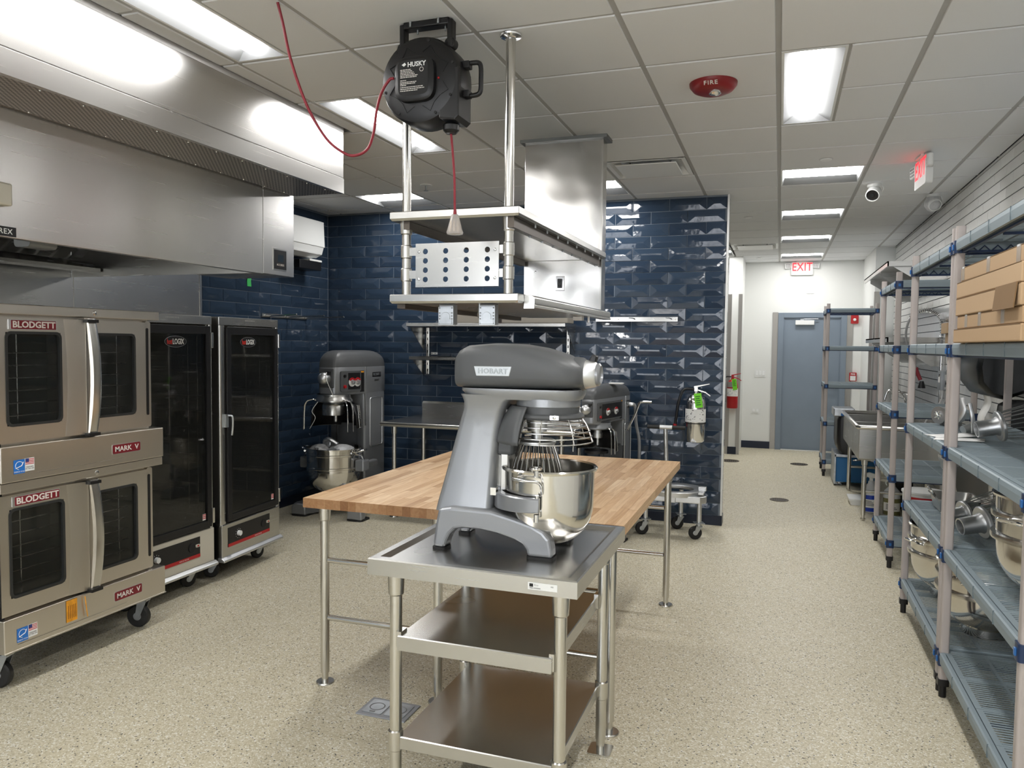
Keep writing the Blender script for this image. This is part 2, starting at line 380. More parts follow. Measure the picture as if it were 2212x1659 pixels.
# tile bodies: hipped blue tile and flat white tile, face towards -Y, lower left corner at the origin
def blue_tile_mesh(w_, h_, apex=0.060):
    mb = MB(); e = 0.004; t = 0.0095; a = min(apex, w_*0.42); c = h_/2; k = min(0.007, h_*0.2)
    v = [(0, 0, 0), (w_, 0, 0), (w_, 0, h_), (0, 0, h_), (0.0015, -e, 0.0015), (w_-0.0015, -e, 0.0015), (w_-0.0015, -e, h_-0.0015), (0.0015, -e, h_-0.0015),
         (a, -t, c-k), (w_-a, -t, c-k), (w_-a, -t, c+k), (a, -t, c+k)]
    f = [(0, 1, 5, 4), (1, 2, 6, 5), (2, 3, 7, 6), (3, 0, 4, 7), (4, 5, 9, 8), (5, 6, 10, 9), (6, 7, 11, 10), (7, 4, 8, 11), (8, 9, 10, 11)]
    mb._add(v, f); me = mb.mesh('tile'); me.materials.append(M_BLUE); return me
def white_tile_mesh(w_, h_):
    mb = MB(); e = 0.005
    v = [(0, 0, 0), (w_, 0, 0), (w_, 0, h_), (0, 0, h_), (0.0006, -e, 0.001), (w_-0.0006, -e, 0.001), (w_-0.0006, -e, h_-0.001), (0.0006, -e, h_-0.001)]
    mb._add(v, [(0, 1, 5, 4), (1, 2, 6, 5), (2, 3, 7, 6), (3, 0, 4, 7), (4, 5, 6, 7)]); me = mb.mesh('tile'); me.materials.append(M_WTILE); return me
CACHE = {}
def tmesh(fn, w_, h_):
    k = (fn.__name__, round(w_, 3), round(h_, 3))
    if k not in CACHE: CACHE[k] = fn(k[1], k[2])
    return CACHE[k]
def lay(wall, fn, u0, u1, z0, z1, pu, pz, zbase, phase, gap, place, pick=None, limit=None):
    """running-bond courses; place(u, z) -> location, rotation. Tiles not picked go into one stuff part."""
    rows = int(math.ceil((z1-zbase)/pz)); rest = []; n = 0
    for k in range(rows):
        a = zbase+k*pz; b = min(a+pz, z1)
        if b <= z0+0.02 or b-a < 0.02: continue
        ph = phase(k); j0 = int(math.floor((u0-ph)/pu))-1
        for j in range(j0, j0+int((u1-u0)/pu)+4):
            s_, e_ = max(u0, ph+j*pu), min(u1, ph+(j+1)*pu)
            if e_-s_ < 0.02: continue
            w_, h_ = e_-s_-gap[0], b-a-gap[1]
            loc, rz = place(s_+gap[0]/2, a+gap[1]/2, e_)
            if (pick is None or pick(s_, a)) and (limit is None or n < limit):
                o = put('tile', tmesh(fn, w_, h_), wall, loc=loc); o.rotation_euler = (random.uniform(-0.010, 0.010), 0, rz+random.uniform(-0.006, 0.006)) if fn is blue_tile_mesh else (0, 0, rz); n += 1
            else: rest.append((w_, h_, loc, rz))
    if rest:
        mb = MB()
        for w_, h_, loc, rz in rest:
            mt = Matrix.Translation(loc) @ Matrix.Rotation(rz, 4, 'Z'); me = tmesh(fn, w_, h_)
            mb._add([mt @ v.co for v in me.vertices], [tuple(p.vertices) for p in me.polygons])
        o = mb.build('tile_field', M_BLUE if fn is blue_tile_mesh else M_WTILE, wall); o['kind'] = 'stuff'
# partition with the blue tiles (the room's back wall)
b = MB(); b.box(XL, -0.456, YB, YB+0.14, 0, HC+0.1); wall_back = struct('wall_back', b, M_GROUT)
lay(wall_back, blue_tile_mesh, XL, -0.462, 0.086, HC-0.004, 0.323, 0.108, 0.086, lambda k: -0.801 if k % 2 == 0 else -0.6395, (0.0035, 0.0035),
    lambda u, z, e: ((u, YB, z), 0), pick=lambda u, z: z > 0.5 or u > -2.0, limit=300)
t = MB(); t.box(-0.462, -0.446, YB-0.013, YB+0.006, 0.09, HC-0.002); struct('trim_1', t, M_WP)
b = MB()
for k in range(26): b.box(-0.456, -0.4485, YB+0.010, YB+0.138, 0.088+k*0.108, 0.088+k*0.108+0.1045)
b.build('end_tile', M_BLUE, wall_back)
b = MB(); b.prism([(YB-0.012, 0.0), (YB-0.012, 0.082), (YB-0.006, 0.086), (YB, 0.086), (YB, 0.0)], XL, -0.445, 'x'); b.box(-0.456, -0.445, YB, YB+0.15, 0, 0.086); struct('baseboard_back', b, M_COVE)
# left wall, tiled where it shows past the ovens, sheet steel behind the cooking line
b = MB(); b.box(XL-0.12, XL, -4.6, YF, 0, HC+0.1); wall_left = struct('wall_left', b, M_GROUT)
lay(wall_left, blue_tile_mesh, 5.135, YB-0.012, 0.086, HC-0.004, 0.323, 0.108, 0.086, lambda k: 7.0 if k % 2 else 7.1615, (0.0035, 0.0035),
    lambda u, z, e: ((XL, u, z), pi/2))
for y0, y1 in ((0.9, 2.45), (2.455, 3.922), (3.928, 5.105)):
    b = MB(); b.box(XL, XL+0.006, y0, y1, 0.0, 2.5); b.build('steel_panel', M_ST, wall_left)
    b = MB(); b.box(XL, XL+0.010, y1-0.004, y1+0.014, 0.0, 2.5); b.build('joint_strip', M_STT, wall_left)
b = MB(); b.box(XL, XL+0.012, 5.12, YB, 0, 0.086); struct('baseboard_left', b, M_COVE)
# right wall, white tiles with dark bed joints
b = MB(); b.box(XR, XR+0.12, -4.6, YF, 0, HC+0.1); wall_right = struct('wall_right', b, M_DGROUT)
lay(wall_right, white_tile_mesh, 2.2, 11.13, 0.10, HC-0.003, 0.305, 0.0755, 0.0935, lambda k: 5.937 if k % 2 else 5.7845, (0.0024, 0.0052),
    lambda u, z, e: ((XR, e-0.001, z), -pi/2), pick=lambda u, z: (z > 2.08 and 4.6 < u < 10.2) or (1.15 < z < 1.6 and 5.0 < u < 7.4), limit=300)
b = MB(); b.box(XR-0.006, XR, -4.6, 2.2, 0, HC); b.build('painted_face', M_WHITE, wall_right)
b = MB(); b.box(XR-0.011, XR, 2.2, 11.13, 0, 0.098); struct('baseboard_right', b, M_COVE)
b = MB(); b.box(1.155, XR, 11.13, YF, 0, HC+0.1); struct('wall_pier', b, M_WHITE)
b = MB(); b.box(1.143, 1.155, 11.13, YF, 0, 0.11); b.box(1.143, XR-0.011, 11.118, 11.13, 0, 0.11); struct('baseboard_pier', b, M_COVE)
b = MB(); b.box(1.152, 1.158, 11.127, 11.19, 0.11, 2.33); b.box(1.152, 1.22, 11.124, 11.130, 0.11, 2.33); struct('trim_2', b, M_TRIM)
# far wall with the slate blue door
b = MB(); b.box(XL-0.12, XR+0.12, YF, YF+0.12, 0, HC+0.1); wall_far = struct('wall_far', b, M_WHITE)
b = MB(); b.box(-0.54, -0.115, YF-0.012, YF, 0, 0.11); b.box(0.995, 1.155, YF-0.012, YF, 0, 0.11); struct('baseboard_far', b, M_COVE)
b = MB(); b.box(0.055, 0.855, YF-0.022, YF-0.004, 0.012, 2.04); door_1 = struct('door_1', b, M_DOOR, bevel=0.002)
b = MB()
b.box(-0.035, 0.045, YF-0.05, YF, 0, 2.12); b.box(0.865, 0.945, YF-0.05, YF, 0, 2.12); b.box(0.045, 0.865, YF-0.05, YF, 2.045, 2.12)
b.box(0.045, 0.058, YF-0.035, YF, 0, 2.045); b.box(0.852, 0.865, YF-0.035, YF, 0, 2.045); b.box(0.058, 0.852, YF-0.035, YF, 2.032, 2.045)
b.build('door_frame', M_DOOR, door_1, bevel=0.002)
b = MB(); b.box(0.05, 0.86, YF-0.06, YF-0.001, 0.0, 0.014); b.build('threshold', M_ALU, door_1)
b = MB(); b.box(0.215, 0.485, YF-0.075, YF-0.022, 1.935, 2.005); cl = b.build('door_closer', M_WP, door_1, bevel=0.005)
b = MB(); b.box(0.285, 0.335, YF-0.07, YF-0.03, 2.005, 2.028); b.tube([(0.31, YF-0.055, 2.022), (0.54, YF-0.06, 2.026)], 0.007, 8); b.build('closer_arm', M_GALV, cl)
b = MB(); b.cyl((0.80, YF-0.022, 1.0), (0.80, YF-0.075, 1.0), 0.012, 12); b.tube([(0.80, YF-0.07, 1.0), (0.69, YF-0.07, 1.0)], 0.010, 10); b.cyl((0.80, YF-0.022, 1.0), (0.80, YF-0.03, 1.0), 0.03, 18); b.build('door_handle', M_ALU, door_1)
for n_, (x0, x1) in enumerate(((-0.115, -0.037), (0.947, 1.03))):
    b = MB(); b.box(x0, x1, YF-0.014, YF, 0, 2.13); struct('trim_%d' % (n_+3), b, M_TRIM)
# wall stub with corner guards at the end of the passage
b = MB(); b.box(-0.735, -0.54, 11.79, YF, 0, HC+0.1); struct('wall_stub', b, M_WHITE)
b = MB(); b.box(-0.70, -0.575, 11.780, 11.79, 0, 0.11); struct('baseboard_stub', b, M_COVE)
for n_, (x0, sx) in enumerate(((-0.735, -1), (-0.54, 1))):
    b = MB(); b.box(min(x0, x0-sx*0.05), max(x0, x0-sx*0.05), 11.786, 11.790, 0, 2.36); b.box(x0 if sx > 0 else x0-0.004, x0+0.004 if sx > 0 else x0, 11.786, 11.85, 0, 2.36)
    struct('trim_%d' % (n_+5), b, M_TRIM)
# front wall behind the photographer, tall windows enlarged so their daylight brightens the ceiling
wf = MB(); WX = [(-4.2, -2.55), (-2.40, -0.75), (-0.6, 1.05)]
xs = [XL-0.12] + [c for p in WX for c in p] + [XR+0.12]
for i in range(0, len(xs), 2): wf.box(xs[i], xs[i+1], -4.72, -4.6, 0, HC+0.1)
for x0, x1 in WX: wf.box(x0, x1, -4.72, -4.6, 0, 0.35); wf.box(x0, x1, -4.72, -4.6, 2.7, HC+0.1)
struct('wall_front', wf, M_WHITE)
for n_, (x0, x1) in enumerate(WX):
    b = MB()
    for (a, c) in ((x0, x0+0.05), (x1-0.05, x1), ((x0+x1)/2-0.02, (x0+x1)/2+0.02)): b.box(a, c, -4.70, -4.62, 0.35, 2.7)
    for z in (0.35, 1.10, 1.88, 2.655): b.box(x0, x1, -4.70, -4.62, z, z+0.045)
    o = struct('window_%d' % (n_+1), b, M_GREY)
    p = MB(); p.box(x0, x1, -4.663, -4.657, 0.35, 2.7); p.build('pane', M_PANE, o)

# ---------------------------------------------------------------- ceiling grid and panels
def gx(i): return GX+GP*i
def gy(j): return GY+GP*j
LONG = [(-4, -3), (-4, 0), (0, 0), (0, -3), (-4, -6), (0, -6), (-4, -9), (0, -9)]    # 1 x 4 ft lamps: column, first row (two rows long)
for i, j in LONG:
    if j > -5: b = MB(); b.box(gx(i)+GP/2-0.012, gx(i)+GP/2+0.012, gy(j), gy(j+2), HC, HC+0.03); b.build('grid_rail', M_GRID, ceiling)
for i in range(-7, 3):
    x = gx(i); y0 = 4.23 if x < -2.6 else 0.6
    b = MB(); b.box(x-0.012, x+0.012, y0, 12.66 if x > -0.5 else (YB if x > -4 else YB), HC, HC+0.03); b.build('grid_rail', M_GRID, ceiling)
for j in range(-5, 15):
    y = gy(j); x0 = -2.587 if y < 4.22 else (XL if y < YB else -1.9)
    cuts = [(gx(i), gx(i)+GP/2) for i, q in LONG if q+1 == j]; a = x0
    for c0, c1 in sorted(cuts)+[(XR, XR)]:
        if c0-a > 0.05: b = MB(); b.box(a, c0, y-0.012, y+0.012, HC+0.0005, HC+0.03); b.build('grid_rail', M_GRID, ceiling)
        a = c1
def panel_mesh(w_, d_):
    k = ('p', round(w_, 3), round(d_, 3))
    if k not in CACHE:
        mb = MB(); w_, d_ = k[1], k[2]; e = 0.002; z0, z1 = -0.0055, 0.008
        v = [(0, 0, z1), (w_, 0, z1), (w_, d_, z1), (0, d_, z1), (0, 0, 0.0), (w_, 0, 0.0), (w_, d_, 0.0), (0, d_, 0.0), (e, e, z0), (w_-e, e, z0), (w_-e, d_-e, z0), (e, d_-e, z0)]
        mb._add(v, [(0, 1, 2, 3), (0, 4, 5, 1), (1, 5, 6, 2), (2, 6, 7, 3), (3, 7, 4, 0), (4, 8, 9, 5), (5, 9, 10, 6), (6, 10, 11, 7), (7, 11, 8, 4), (8, 11, 10, 9)])
        me = mb.mesh('panel'); me.materials.append(M_CEIL); CACHE[k] = me
    return CACHE[k]
SQUARE = [(-6, 4), (-3, 4), (0, 4), (0, 7), (0, 10), (0, 13), (-2, 12)]
VENT = [(-2, 3), (-1, 11)]
taken = set(); half = set()
for i, j in LONG: half |= {(i, j), (i, j+1)}
taken |= set(SQUARE) | set(VENT)
for i in range(-8, 3):
    for j in range(-5, 15):
        x0, x1, y0, y1 = gx(i), gx(i+1), gy(j), gy(j+1)
        x0 = max(x0, XL); x1 = min(x1, XR); y1 = min(y1, YF)
        if y0 < YB < y1 and x1 < -0.5: y1 = YB
        if (i, j) in taken: continue
        if x1 < -2.55 and y1 < 4.30: continue
        if x0 < -2.585 and y0 < 4.2:
            if x1 < -2.4: x0 = -2.590
        if y0 > YB-0.05 and x0 < -1.5: continue
        if (i, j) in half: x0 += GP/2-0.012
        if x1-x0 < 0.06 or y1-y0 < 0.06: continue
        m_ = 0.0125
        put('ceiling_panel', panel_mesh(x1-x0-2*m_, y1-y0-2*m_), ceiling, loc=(x0+m_, y0+m_, HC))
# ceiling lamps
def troffer(x0, x1, y0, y1, along, label, group):
    t = thing('ceiling_light', label, 'ceiling light', ((x0+x1)/2, (y0+y1)/2, HC), 0, group)
    g = 0.013; X0, X1, Y0, Y1 = x0+g, x1-g, y0+g, y1-g; z = HC-0.004
    f = MB(); e = 0.012
    for a in ((X0, X1, Y0, Y0+e), (X0, X1, Y1-e, Y1), (X0, X0+e, Y0+e, Y1-e), (X1-e, X1, Y0+e, Y1-e)): f.box(a[0], a[1], a[2], a[3], z, z+0.012)
    f.build('frame', M_LAMPW, t)
    X0 += e; X1 -= e; Y0 += e; Y1 -= e
    if along == 'y': lx0, lx1, ly0, ly1 = X0+(X1-X0)*0.23, X1-(X1-X0)*0.27, Y0+0.035, Y1-0.035
    else: lx0, lx1, ly0, ly1 = X0+0.02, X1-0.02, Y0+(Y1-Y0)*0.27, Y1-(Y1-Y0)*0.27
    zt = HC+0.034
    r = MB()
    o = [(X0, Y0, z), (X1, Y0, z), (X1, Y1, z), (X0, Y1, z)]; i_ = [(lx0, ly0, zt), (lx1, ly0, zt), (lx1, ly1, zt), (lx0, ly1, zt)]
    r._add(o+i_, [(0, 1, 5, 4), (1, 2, 6, 5), (2, 3, 7, 6), (3, 0, 4, 7), (4, 5, 6, 7)]); r.build('reflector', M_REFL, t)
    l = MB(); n = 8; rings = []
    for k in range(n+1):
        s_ = k/n; zz = zt-0.002-0.028*sin(pi*s_)**0.8 if 0 < k < n else zt-0.002
        if along == 'y':
            xx = lx0+(lx1-lx0)*s_; ins = 0.03*(abs(2*s_-1))**2; rings.append([(xx, ly0+ins, zz), (xx, ly1-ins, zz)])
        else:
            yy = ly0+(ly1-ly0)*s_; rings.append([(lx0, yy, zz), (lx1, yy, zz)])
    vs = [p for q in rings for p in q]; fs = [(2*k, 2*k+1, 2*k+3, 2*k+2) for k in range(n)]
    l._add(vs, fs, True)
    l._add([q[0] for q in rings], [tuple(range(n+1))]); l._add([q[1] for q in rings], [tuple(range(n+1))])
    l.build('lens', M_LENS, t)
    return t
NL = {(-4, -3): 'long recessed ceiling lamp directly above the steel hood', (-4, 0): 'long recessed ceiling lamp between hood end and cord reel', (0, 0): 'single long recessed ceiling lamp above the shelving aisle'}
for i, j in LONG:
    troffer(gx(i), gx(i)+GP/2, gy(j), gy(j+2), 'y', NL.get((i, j), 'long ceiling lamp behind the photographer, %s column, %s row back' % ('hood-side' if i < 0 else 'aisle-side', {-3: 'first', -6: 'second', -9: 'third'}.get(j, ''))), 'long ceiling lamps')
NS = {(-6, 4): 'square ceiling lamp above the big corner mixer', (-3, 4): 'square ceiling lamp partly behind the hanging steel chase', (0, 4): 'square aisle ceiling lamp, first after the long lamp',
      (0, 7): 'square aisle ceiling lamp, second after the long lamp', (0, 10): 'square aisle ceiling lamp, third after the long lamp', (0, 13): 'square aisle ceiling lamp just before the exit sign',
      (-2, 12): 'square ceiling lamp half hidden behind the blue tiled partition'}
for i, j in SQUARE: troffer(gx(i), gx(i+1), gy(j), gy(j+1), 'x', NS[(i, j)], 'square ceiling lamps')
for (i, j), lb in zip(VENT, ('square plaque air diffuser in ceiling beside the steel chase', 'square plaque air diffuser in passage ceiling past the partition')):
    x0, y0 = gx(i)+0.013, gy(j)+0.013; s_ = GP-0.026
    t = thing('air_diffuser', lb, 'air vent', (x0+s_/2, y0+s_/2, HC), 0, 'ceiling air diffusers')
    f = MB(); c = (x0+s_/2, y0+s_/2)
    def sq(h, z): return [(c[0]-h, c[1]-h, z), (c[0]+h, c[1]-h, z), (c[0]+h, c[1]+h, z), (c[0]-h, c[1]+h, z)]
    f.loft([sq(s_/2, HC-0.004), sq(s_/2-0.03, HC-0.004), sq(s_/2-0.075, HC+0.05), sq(0.01, HC+0.05)], False, False); f.build('cone', M_GREY if 0 else M_LAMPW, t)
    f = MB(); f.loft([sq(s_/2-0.07, HC-0.012), sq(s_/2-0.075, HC-0.018)], True, False); f.build('face_plate', M_LAMPW, t)
    f = MB()
    for a in (-0.15, 0.15): f.cyl((c[0]+a, c[1], HC-0.012), (c[0]+a, c[1], HC+0.05), 0.006, 8)
    f.build('hanger', M_GREY, t)
# pale discs of the hidden sprinklers
for n_, (x, y, lb) in enumerate(((0.271, 5.884, 'small white sprinkler cover disc beside the first square aisle lamp'), (-0.338, 8.265, 'small white sprinkler cover disc in passage ceiling past partition'), (-0.327, 12.06, 'tiny pale sprinkler disc in ceiling near the exit sign'))):
    t = thing('sprinkler_cover', lb, 'sprinkler', (x, y, HC), 0, 'sprinkler covers')
    d = MB(); d.lathe([(0.0001, -0.014), (0.036, -0.014), (0.040, -0.010), (0.040, -0.008), (0.0001, -0.008)], (x, y, HC), 28); d.build('cover_plate', M_LAMPW, t)
    d = MB(); d.lathe([(0.030, -0.009), (0.030, 0.0), (0.046, 0.0), (0.046, -0.002)], (x, y, HC-0.0045), 28); d.build('cup', M_GRID, t)
t = thing('ceiling_sprinkler', 'hanging sprinkler head in ceiling behind the left shelf pole', 'sprinkler', (-2.827, 5.90, HC))
d = MB(); d.lathe([(0.0001, -0.005), (0.05, -0.005), (0.052, -0.0125), (0.012, -0.014)], (-2.827, 5.90, HC), 24); d.build('escutcheon', M_LAMPW, t)
d = MB(); d.cyl((-2.827, 5.90, HC-0.012), (-2.827, 5.90, HC-0.05), 0.007, 10); d.lathe([(0.0001, 0), (0.02, 0), (0.02, 0.003), (0.0001, 0.003)], (-2.827, 5.90, HC-0.055), 18); d.build('deflector', M_GALV, t)
# ================================================================ cooking line on the left
# exhaust hood: make-up air plenum in front, deep canopy behind, utility cabinet at the end
hd = thing('exhaust_hood', 'large stainless exhaust hood hanging over the ovens', 'exhaust hood', (-3.5, 2.7, 2.0))
y0, y1 = 0.7, 4.22
b = MB(); b.prism([(-2.95, 2.517), (-2.595, 2.517), (-2.595, 2.607), (-2.588, 2.609), (-2.588, HC-0.02), (-2.95, HC-0.02)], y0, y1, 'y'); pl = b.build('plenum', M_STH, hd)
b = MB(); b.prism([(-2.583, 2.509), (-2.583, 2.600), (-2.592, 2.608), (-2.594, 2.608), (-2.594, 2.513), (-2.610, 2.513), (-2.610, 2.509)], y0, y1, 'y'); b.build('lip', M_STH, pl)
b = MB(); b.box(-2.93, -2.61, y0, y1-0.012, 2.509, 2.516); b.build('perforated_plate', M_PERF, pl)
b = MB()
for k in range(14):
    for x in (-2.915, -2.622): b.sphere((x, 1.6+k*0.19, 2.508), 0.004, 8)
b.build('rivets', M_CHR, pl)
b = MB(); b.box(-2.61, -2.586, y0, y1+0.004, HC-0.03, HC-0.002); b.box(-2.95, -2.586, y1, y1+0.004, HC-0.03, HC-0.002); b.build('ceiling_trim', M_GRID, hd)
b = MB(); b.box(-2.962, -2.95, y0, 3.908, 2.0, 2.515); b.box(-2.985, -2.95, y0, 3.908, 1.994, 2.002); b.build('front_panel', M_STH, hd, bevel=0.0015)
b = MB(); b.box(-4.46, -2.962, 3.90, 3.908, 2.0, HC-0.05); b.build('end_panel', M_STH, hd)
b = MB(); b.box(-4.46, -2.962, y0, 3.90, HC-0.10, HC-0.05); b.build('top_panel', M_DARK, hd)  # near-black colour puts the unlit hood interior's shade into the panel
b = MB(); b.box(-3.45, -2.95, 3.913, y1, 1.998, 2.514); uc = b.build('utility_cabinet', M_STH, hd, bevel=0.002)
b = MB(); b.box(-2.950, -2.9465, 4.004, 4.140, 2.028, 2.160); cp = b.build('control_screen', M_STT, uc)
b = MB(); b.box(-2.947, -2.9450, 4.012, 4.132, 2.036, 2.152); b.build('screen_face', M_BLK, uc)
b = MB(); b.box(-2.9455, -2.9445, 4.046, 4.104, 2.080, 2.125); b.build('display', plain('dim_display', (0.03, 0.045, 0.06), 0.15), uc)
text('lettering', 'ACCUREX', 0.018, (-2.9442, 4.072, 2.062), '+x', M_LET, uc, sx=0.9)
b = MB(); b.box(-2.95, -2.9455, 2.05, 2.318, 1.998, 2.036); np_ = b.build('name_plate', M_BLK, hd)
text('lettering', 'REX', 0.030, (-2.9452, 2.272, 2.016), '+x', M_WP, hd, bold=0.0003, space=1.15)
b = MB(); b.box(-2.95, -2.915, 2.15, 2.284, 2.115, 2.205); b.build('sensor_box', M_CREAM, hd, bevel=0.008)
b = MB()   # grease filters inside
for k in range(24):
    y = 1.2+k*0.11; b.prism([(-4.30, 2.10), (-4.28, 2.10), (-3.55, 2.62), (-3.57, 2.62)], y, y+0.075, 'y')
b.build('grease_filters', M_ST, hd)
b = MB(); b.prism([(-4.34, 2.03), (-4.20, 2.03), (-4.20, 2.05), (-4.32, 2.10)], 1.0, 3.89, 'y'); b.build('drip_trough', M_ST, hd)
b = MB(); b.box(-3.34, -3.20, 2.52, 2.78, 2.06, 2.16); hl = b.build('lamp_housing', M_BLK, hd, bevel=0.01)
b = MB(); b.prism(rpoly(-3.32, -3.22, 2.005, 2.06, 0.02), 2.60, 2.74, 'y'); b.build('lamp_guard', M_GREY, hd)

# double convection oven
def oven():
    t = thing('double_oven', 'double-stacked stainless convection oven on casters with glass doors', 'oven', (-3.7, 2.9, 0))
    FX = -3.225; Y0, Y1 = 2.435, 3.345
    b = MB(); b.box(-4.15, FX-0.03, Y1-0.075, Y1-0.03, 0.34, 1.70); b.box(-4.15, FX-0.03, Y0+0.01, Y0+0.03, 0.34, 1.70)
    for za, zb in ((0.34, 0.40), (0.84, 1.17), (1.64, 1.70)): b.box(-4.15, FX-0.03, Y0+0.03, Y1-0.075, za, zb)
    b.build('body', M_STO, t)
    for za, zb in ((0.40, 0.84), (1.17, 1.64)):
        b = MB(); b.box(-3.95, -3.94, Y0+0.03, Y1-0.075, za, zb); b.build('cavity_back', plain('cavity_enamel', (0.05, 0.052, 0.05), 0.4), t)
    b = MB(); b.box(-4.15, FX-0.005, Y0-0.01, Y0+0.012, 0.18, 1.72); b.build('side_panel', M_DARK, t)
    b = MB(); b.box(-4.10, FX+0.022, Y0-0.012, Y1+0.022, 0.182, 0.335); b.box(-4.10, FX+0.026, Y0-0.012, Y1+0.026, 0.182, 0.19); bs = b.build('base_panel', M_STO, t, bevel=0.004)
    b = MB(); b.box(-4.10, FX+0.024, Y0-0.012, Y1+0.018, 0.948, 1.108); mp = b.build('control_panel', M_STO, t, bevel=0.004)
    b = MB(); b.box(-4.10, FX+0.016, Y0-0.012, Y1+0.018, 0.902, 0.945); b.build('trim_band', M_STO, t, bevel=0.003)
    b = MB(); b.box(-4.15, FX+0.018, Y0-0.012, Y1+0.005, 1.695, 1.740); b.build('top_cap', M_STO, t, bevel=0.003)
    b = MB(); b.prism([(2.60, 1.74), (2.72, 1.752), (2.84, 1.753), (3.02, 1.74)], -3.9, -3.45, 'x'); b.build('flue_cover', M_BLK, t)
    for zz in (0.255, 1.02):   # pressed crease lines in the two fascias
        b = MB(); b.box(FX+0.023 if zz < 1 else FX+0.0235, FX+0.0255, Y0+0.05, Y1-0.25, zz-0.045, zz-0.043); b.build('crease', M_STT, t)
    for z0, z1, nm in ((0.345, 0.888, 0), (1.122, 1.682, 1)):
        mid = 2.882
        for side, (a, c) in enumerate(((Y0-0.005, mid-0.004), (mid, 3.268))):
            wy0, wy1 = ((2.476, 2.752) if side == 0 else (2.935, 3.196)); wz0, wz1 = z0+0.075, z1-0.066
            d = MB(); # door leaf as a frame around its window
            d.box(FX-0.03, FX, a, wy0, z0, z1); d.box(FX-0.03, FX, wy1, c, z0, z1); d.box(FX-0.03, FX, wy0, wy1, z0, wz0); d.box(FX-0.03, FX, wy0, wy1, wz1, z1)
            do = d.build('oven_door', M_STO, t)
            q = MB(); P = rpoly(wy0-0.004, wy1+0.004, wz0-0.004, wz1+0.004, 0.028, 5); n = len(P); P2 = rpoly(wy0+0.008, wy1-0.008, wz0+0.008, wz1-0.008, 0.02, 5)
            q.loft([[(FX-0.004, *p) for p in P], [(FX+0.003, *p) for p in P], [(FX+0.003, *p) for p in P2], [(FX-0.012, *p) for p in P2]], False, True); q.build('window_bezel', plain('dark_bezel', (0.025, 0.026, 0.026), 0.35), do)
            q = MB(); q.box(FX-0.012, FX-0.010, wy0, wy1, wz0, wz1); q.build('window_glass', plain('oven_glass', (0.018, 0.02, 0.018), 0.03, spec=0.8, alpha=0.38), do)
        # pressed concave column next to the handle, on the left leaf
        q = MB(); rings = []
        for k in range(13):
            z = z0+(z1-z0)*k/12; bow = 0.020*(1-(2*k/12-1)**2)
            ya, yb = 2.762+bow*0.9, 2.874
            rings.append([(FX-0.002, ya, z), (FX+0.003, ya+0.014, z), (FX+0.012, (ya+yb)/2+0.012, z), (FX+0.022, yb-0.004, z), (FX+0.022, yb, z), (FX-0.002, yb, z)])
        q.loft(rings, True, True); q.build('handle_column', M_STO, t)
        q = MB(); rings = []
        for k in range(15):
            s_ = k/14; z = z0-0.004+(z1-z0+0.012)*s_; bow = 0.022*(1-(2*s_-1)**2)
            yc = 2.896+bow*0.5; x0 = FX+0.012+bow; rings.append([(x0, yc-0.022, z), (x0+0.020, yc-0.020, z), (x0+0.026, yc+0.012, z), (x0+0.020, yc+0.026, z), (x0+0.006, yc+0.026, z)])
        q.loft(rings, True, True); q.build('door_handle', M_STT, t)
        q = MB()
        for z in (z0-0.004, z1-0.008): q.box(FX-0.01, FX+0.05, 2.86, 2.925, z-0.005, z+0.010)
        q.build('handle_bracket', M_BLK, t)
        q = MB()
        for za, zb in ((z0-0.012, z0+0.05), (z1-0.05, z1+0.014)): q.box(FX-0.05, FX-0.031, Y0, Y1-0.06, za, zb)
        for ya, yb in ((Y0, Y0+0.03), (Y1-0.11, Y1-0.06)): q.box(FX-0.05, FX-0.031, ya, yb, z0+0.05, z1-0.05)
        q.build('door_gasket', M_BLK, t)
        q = MB(); q.rrect(FX-0.03, FX-0.008, 3.272, 3.312, z0-0.004, z1+0.006, 0.012, 'x'); q.build('hinge_post', M_STO, t)
        q = MB(); q.rrect(FX-0.0085, FX-0.006, 3.280, 3.296, z0+0.06, z1-0.03, 0.007, 'x'); q.build('air_slot', M_BLK, t)
        # racks and slides seen through the glass
        q = MB()
        for k in range(6):
            z = z0+0.11+k*0.058
            q.tube([(FX-0.09, 2.48, z), (FX-0.09, 3.22, z)], 0.003, 6)
            for y in (2.49, 3.20): q.tube([(FX-0.09, y, z), (FX-0.55, y, z)], 0.0025, 6)
        for y in (2.62, 3.19): q.tube([(FX-0.12, y, z0+0.05), (FX-0.12, y, z1-0.05)], 0.003, 6)
        q.build('oven_racks', M_CHR, t)
        q = MB(); q.box(FX+0.001, FX+0.006, 2.50, 2.725, z1-0.052, z1-0.012); nb = q.build('name_badge', M_DRED, t, bevel=0.002)
        q = MB(); q.box(FX+0.0005, FX+0.004, 2.487, 2.729, z1-0.055, z1-0.009); q.build('badge_rim', M_ALU, t, bevel=0.002)
        text('lettering', 'BLODGETT', 0.040, (FX+0.0062, 2.6125, z1-0.0325), '+x', M_LET, nb, bold=0.0011, sx=1.06)
    for zc, zz in ((1.026, 1), (0.262, 0)):
        fx = FX+0.0245 if zz else FX+0.0225
        q = MB(); q.rrect(fx, fx+0.002, 3.020, 3.198, zc-0.023, zc+0.023, 0.007, 'x'); mk = q.build('model_badge', M_DRED, t)
        q = MB(); q.rrect(fx-0.001, fx+0.001, 3.016, 3.202, zc-0.026, zc+0.026, 0.008, 'x'); q.build('badge_rim', M_ALU, t)
        text('lettering', 'MARK  V', 0.036, (fx+0.0022, 3.109, zc-0.001), '+x', M_LET, mk, bold=0.0006, sx=1.1)
        zc -= 0.012
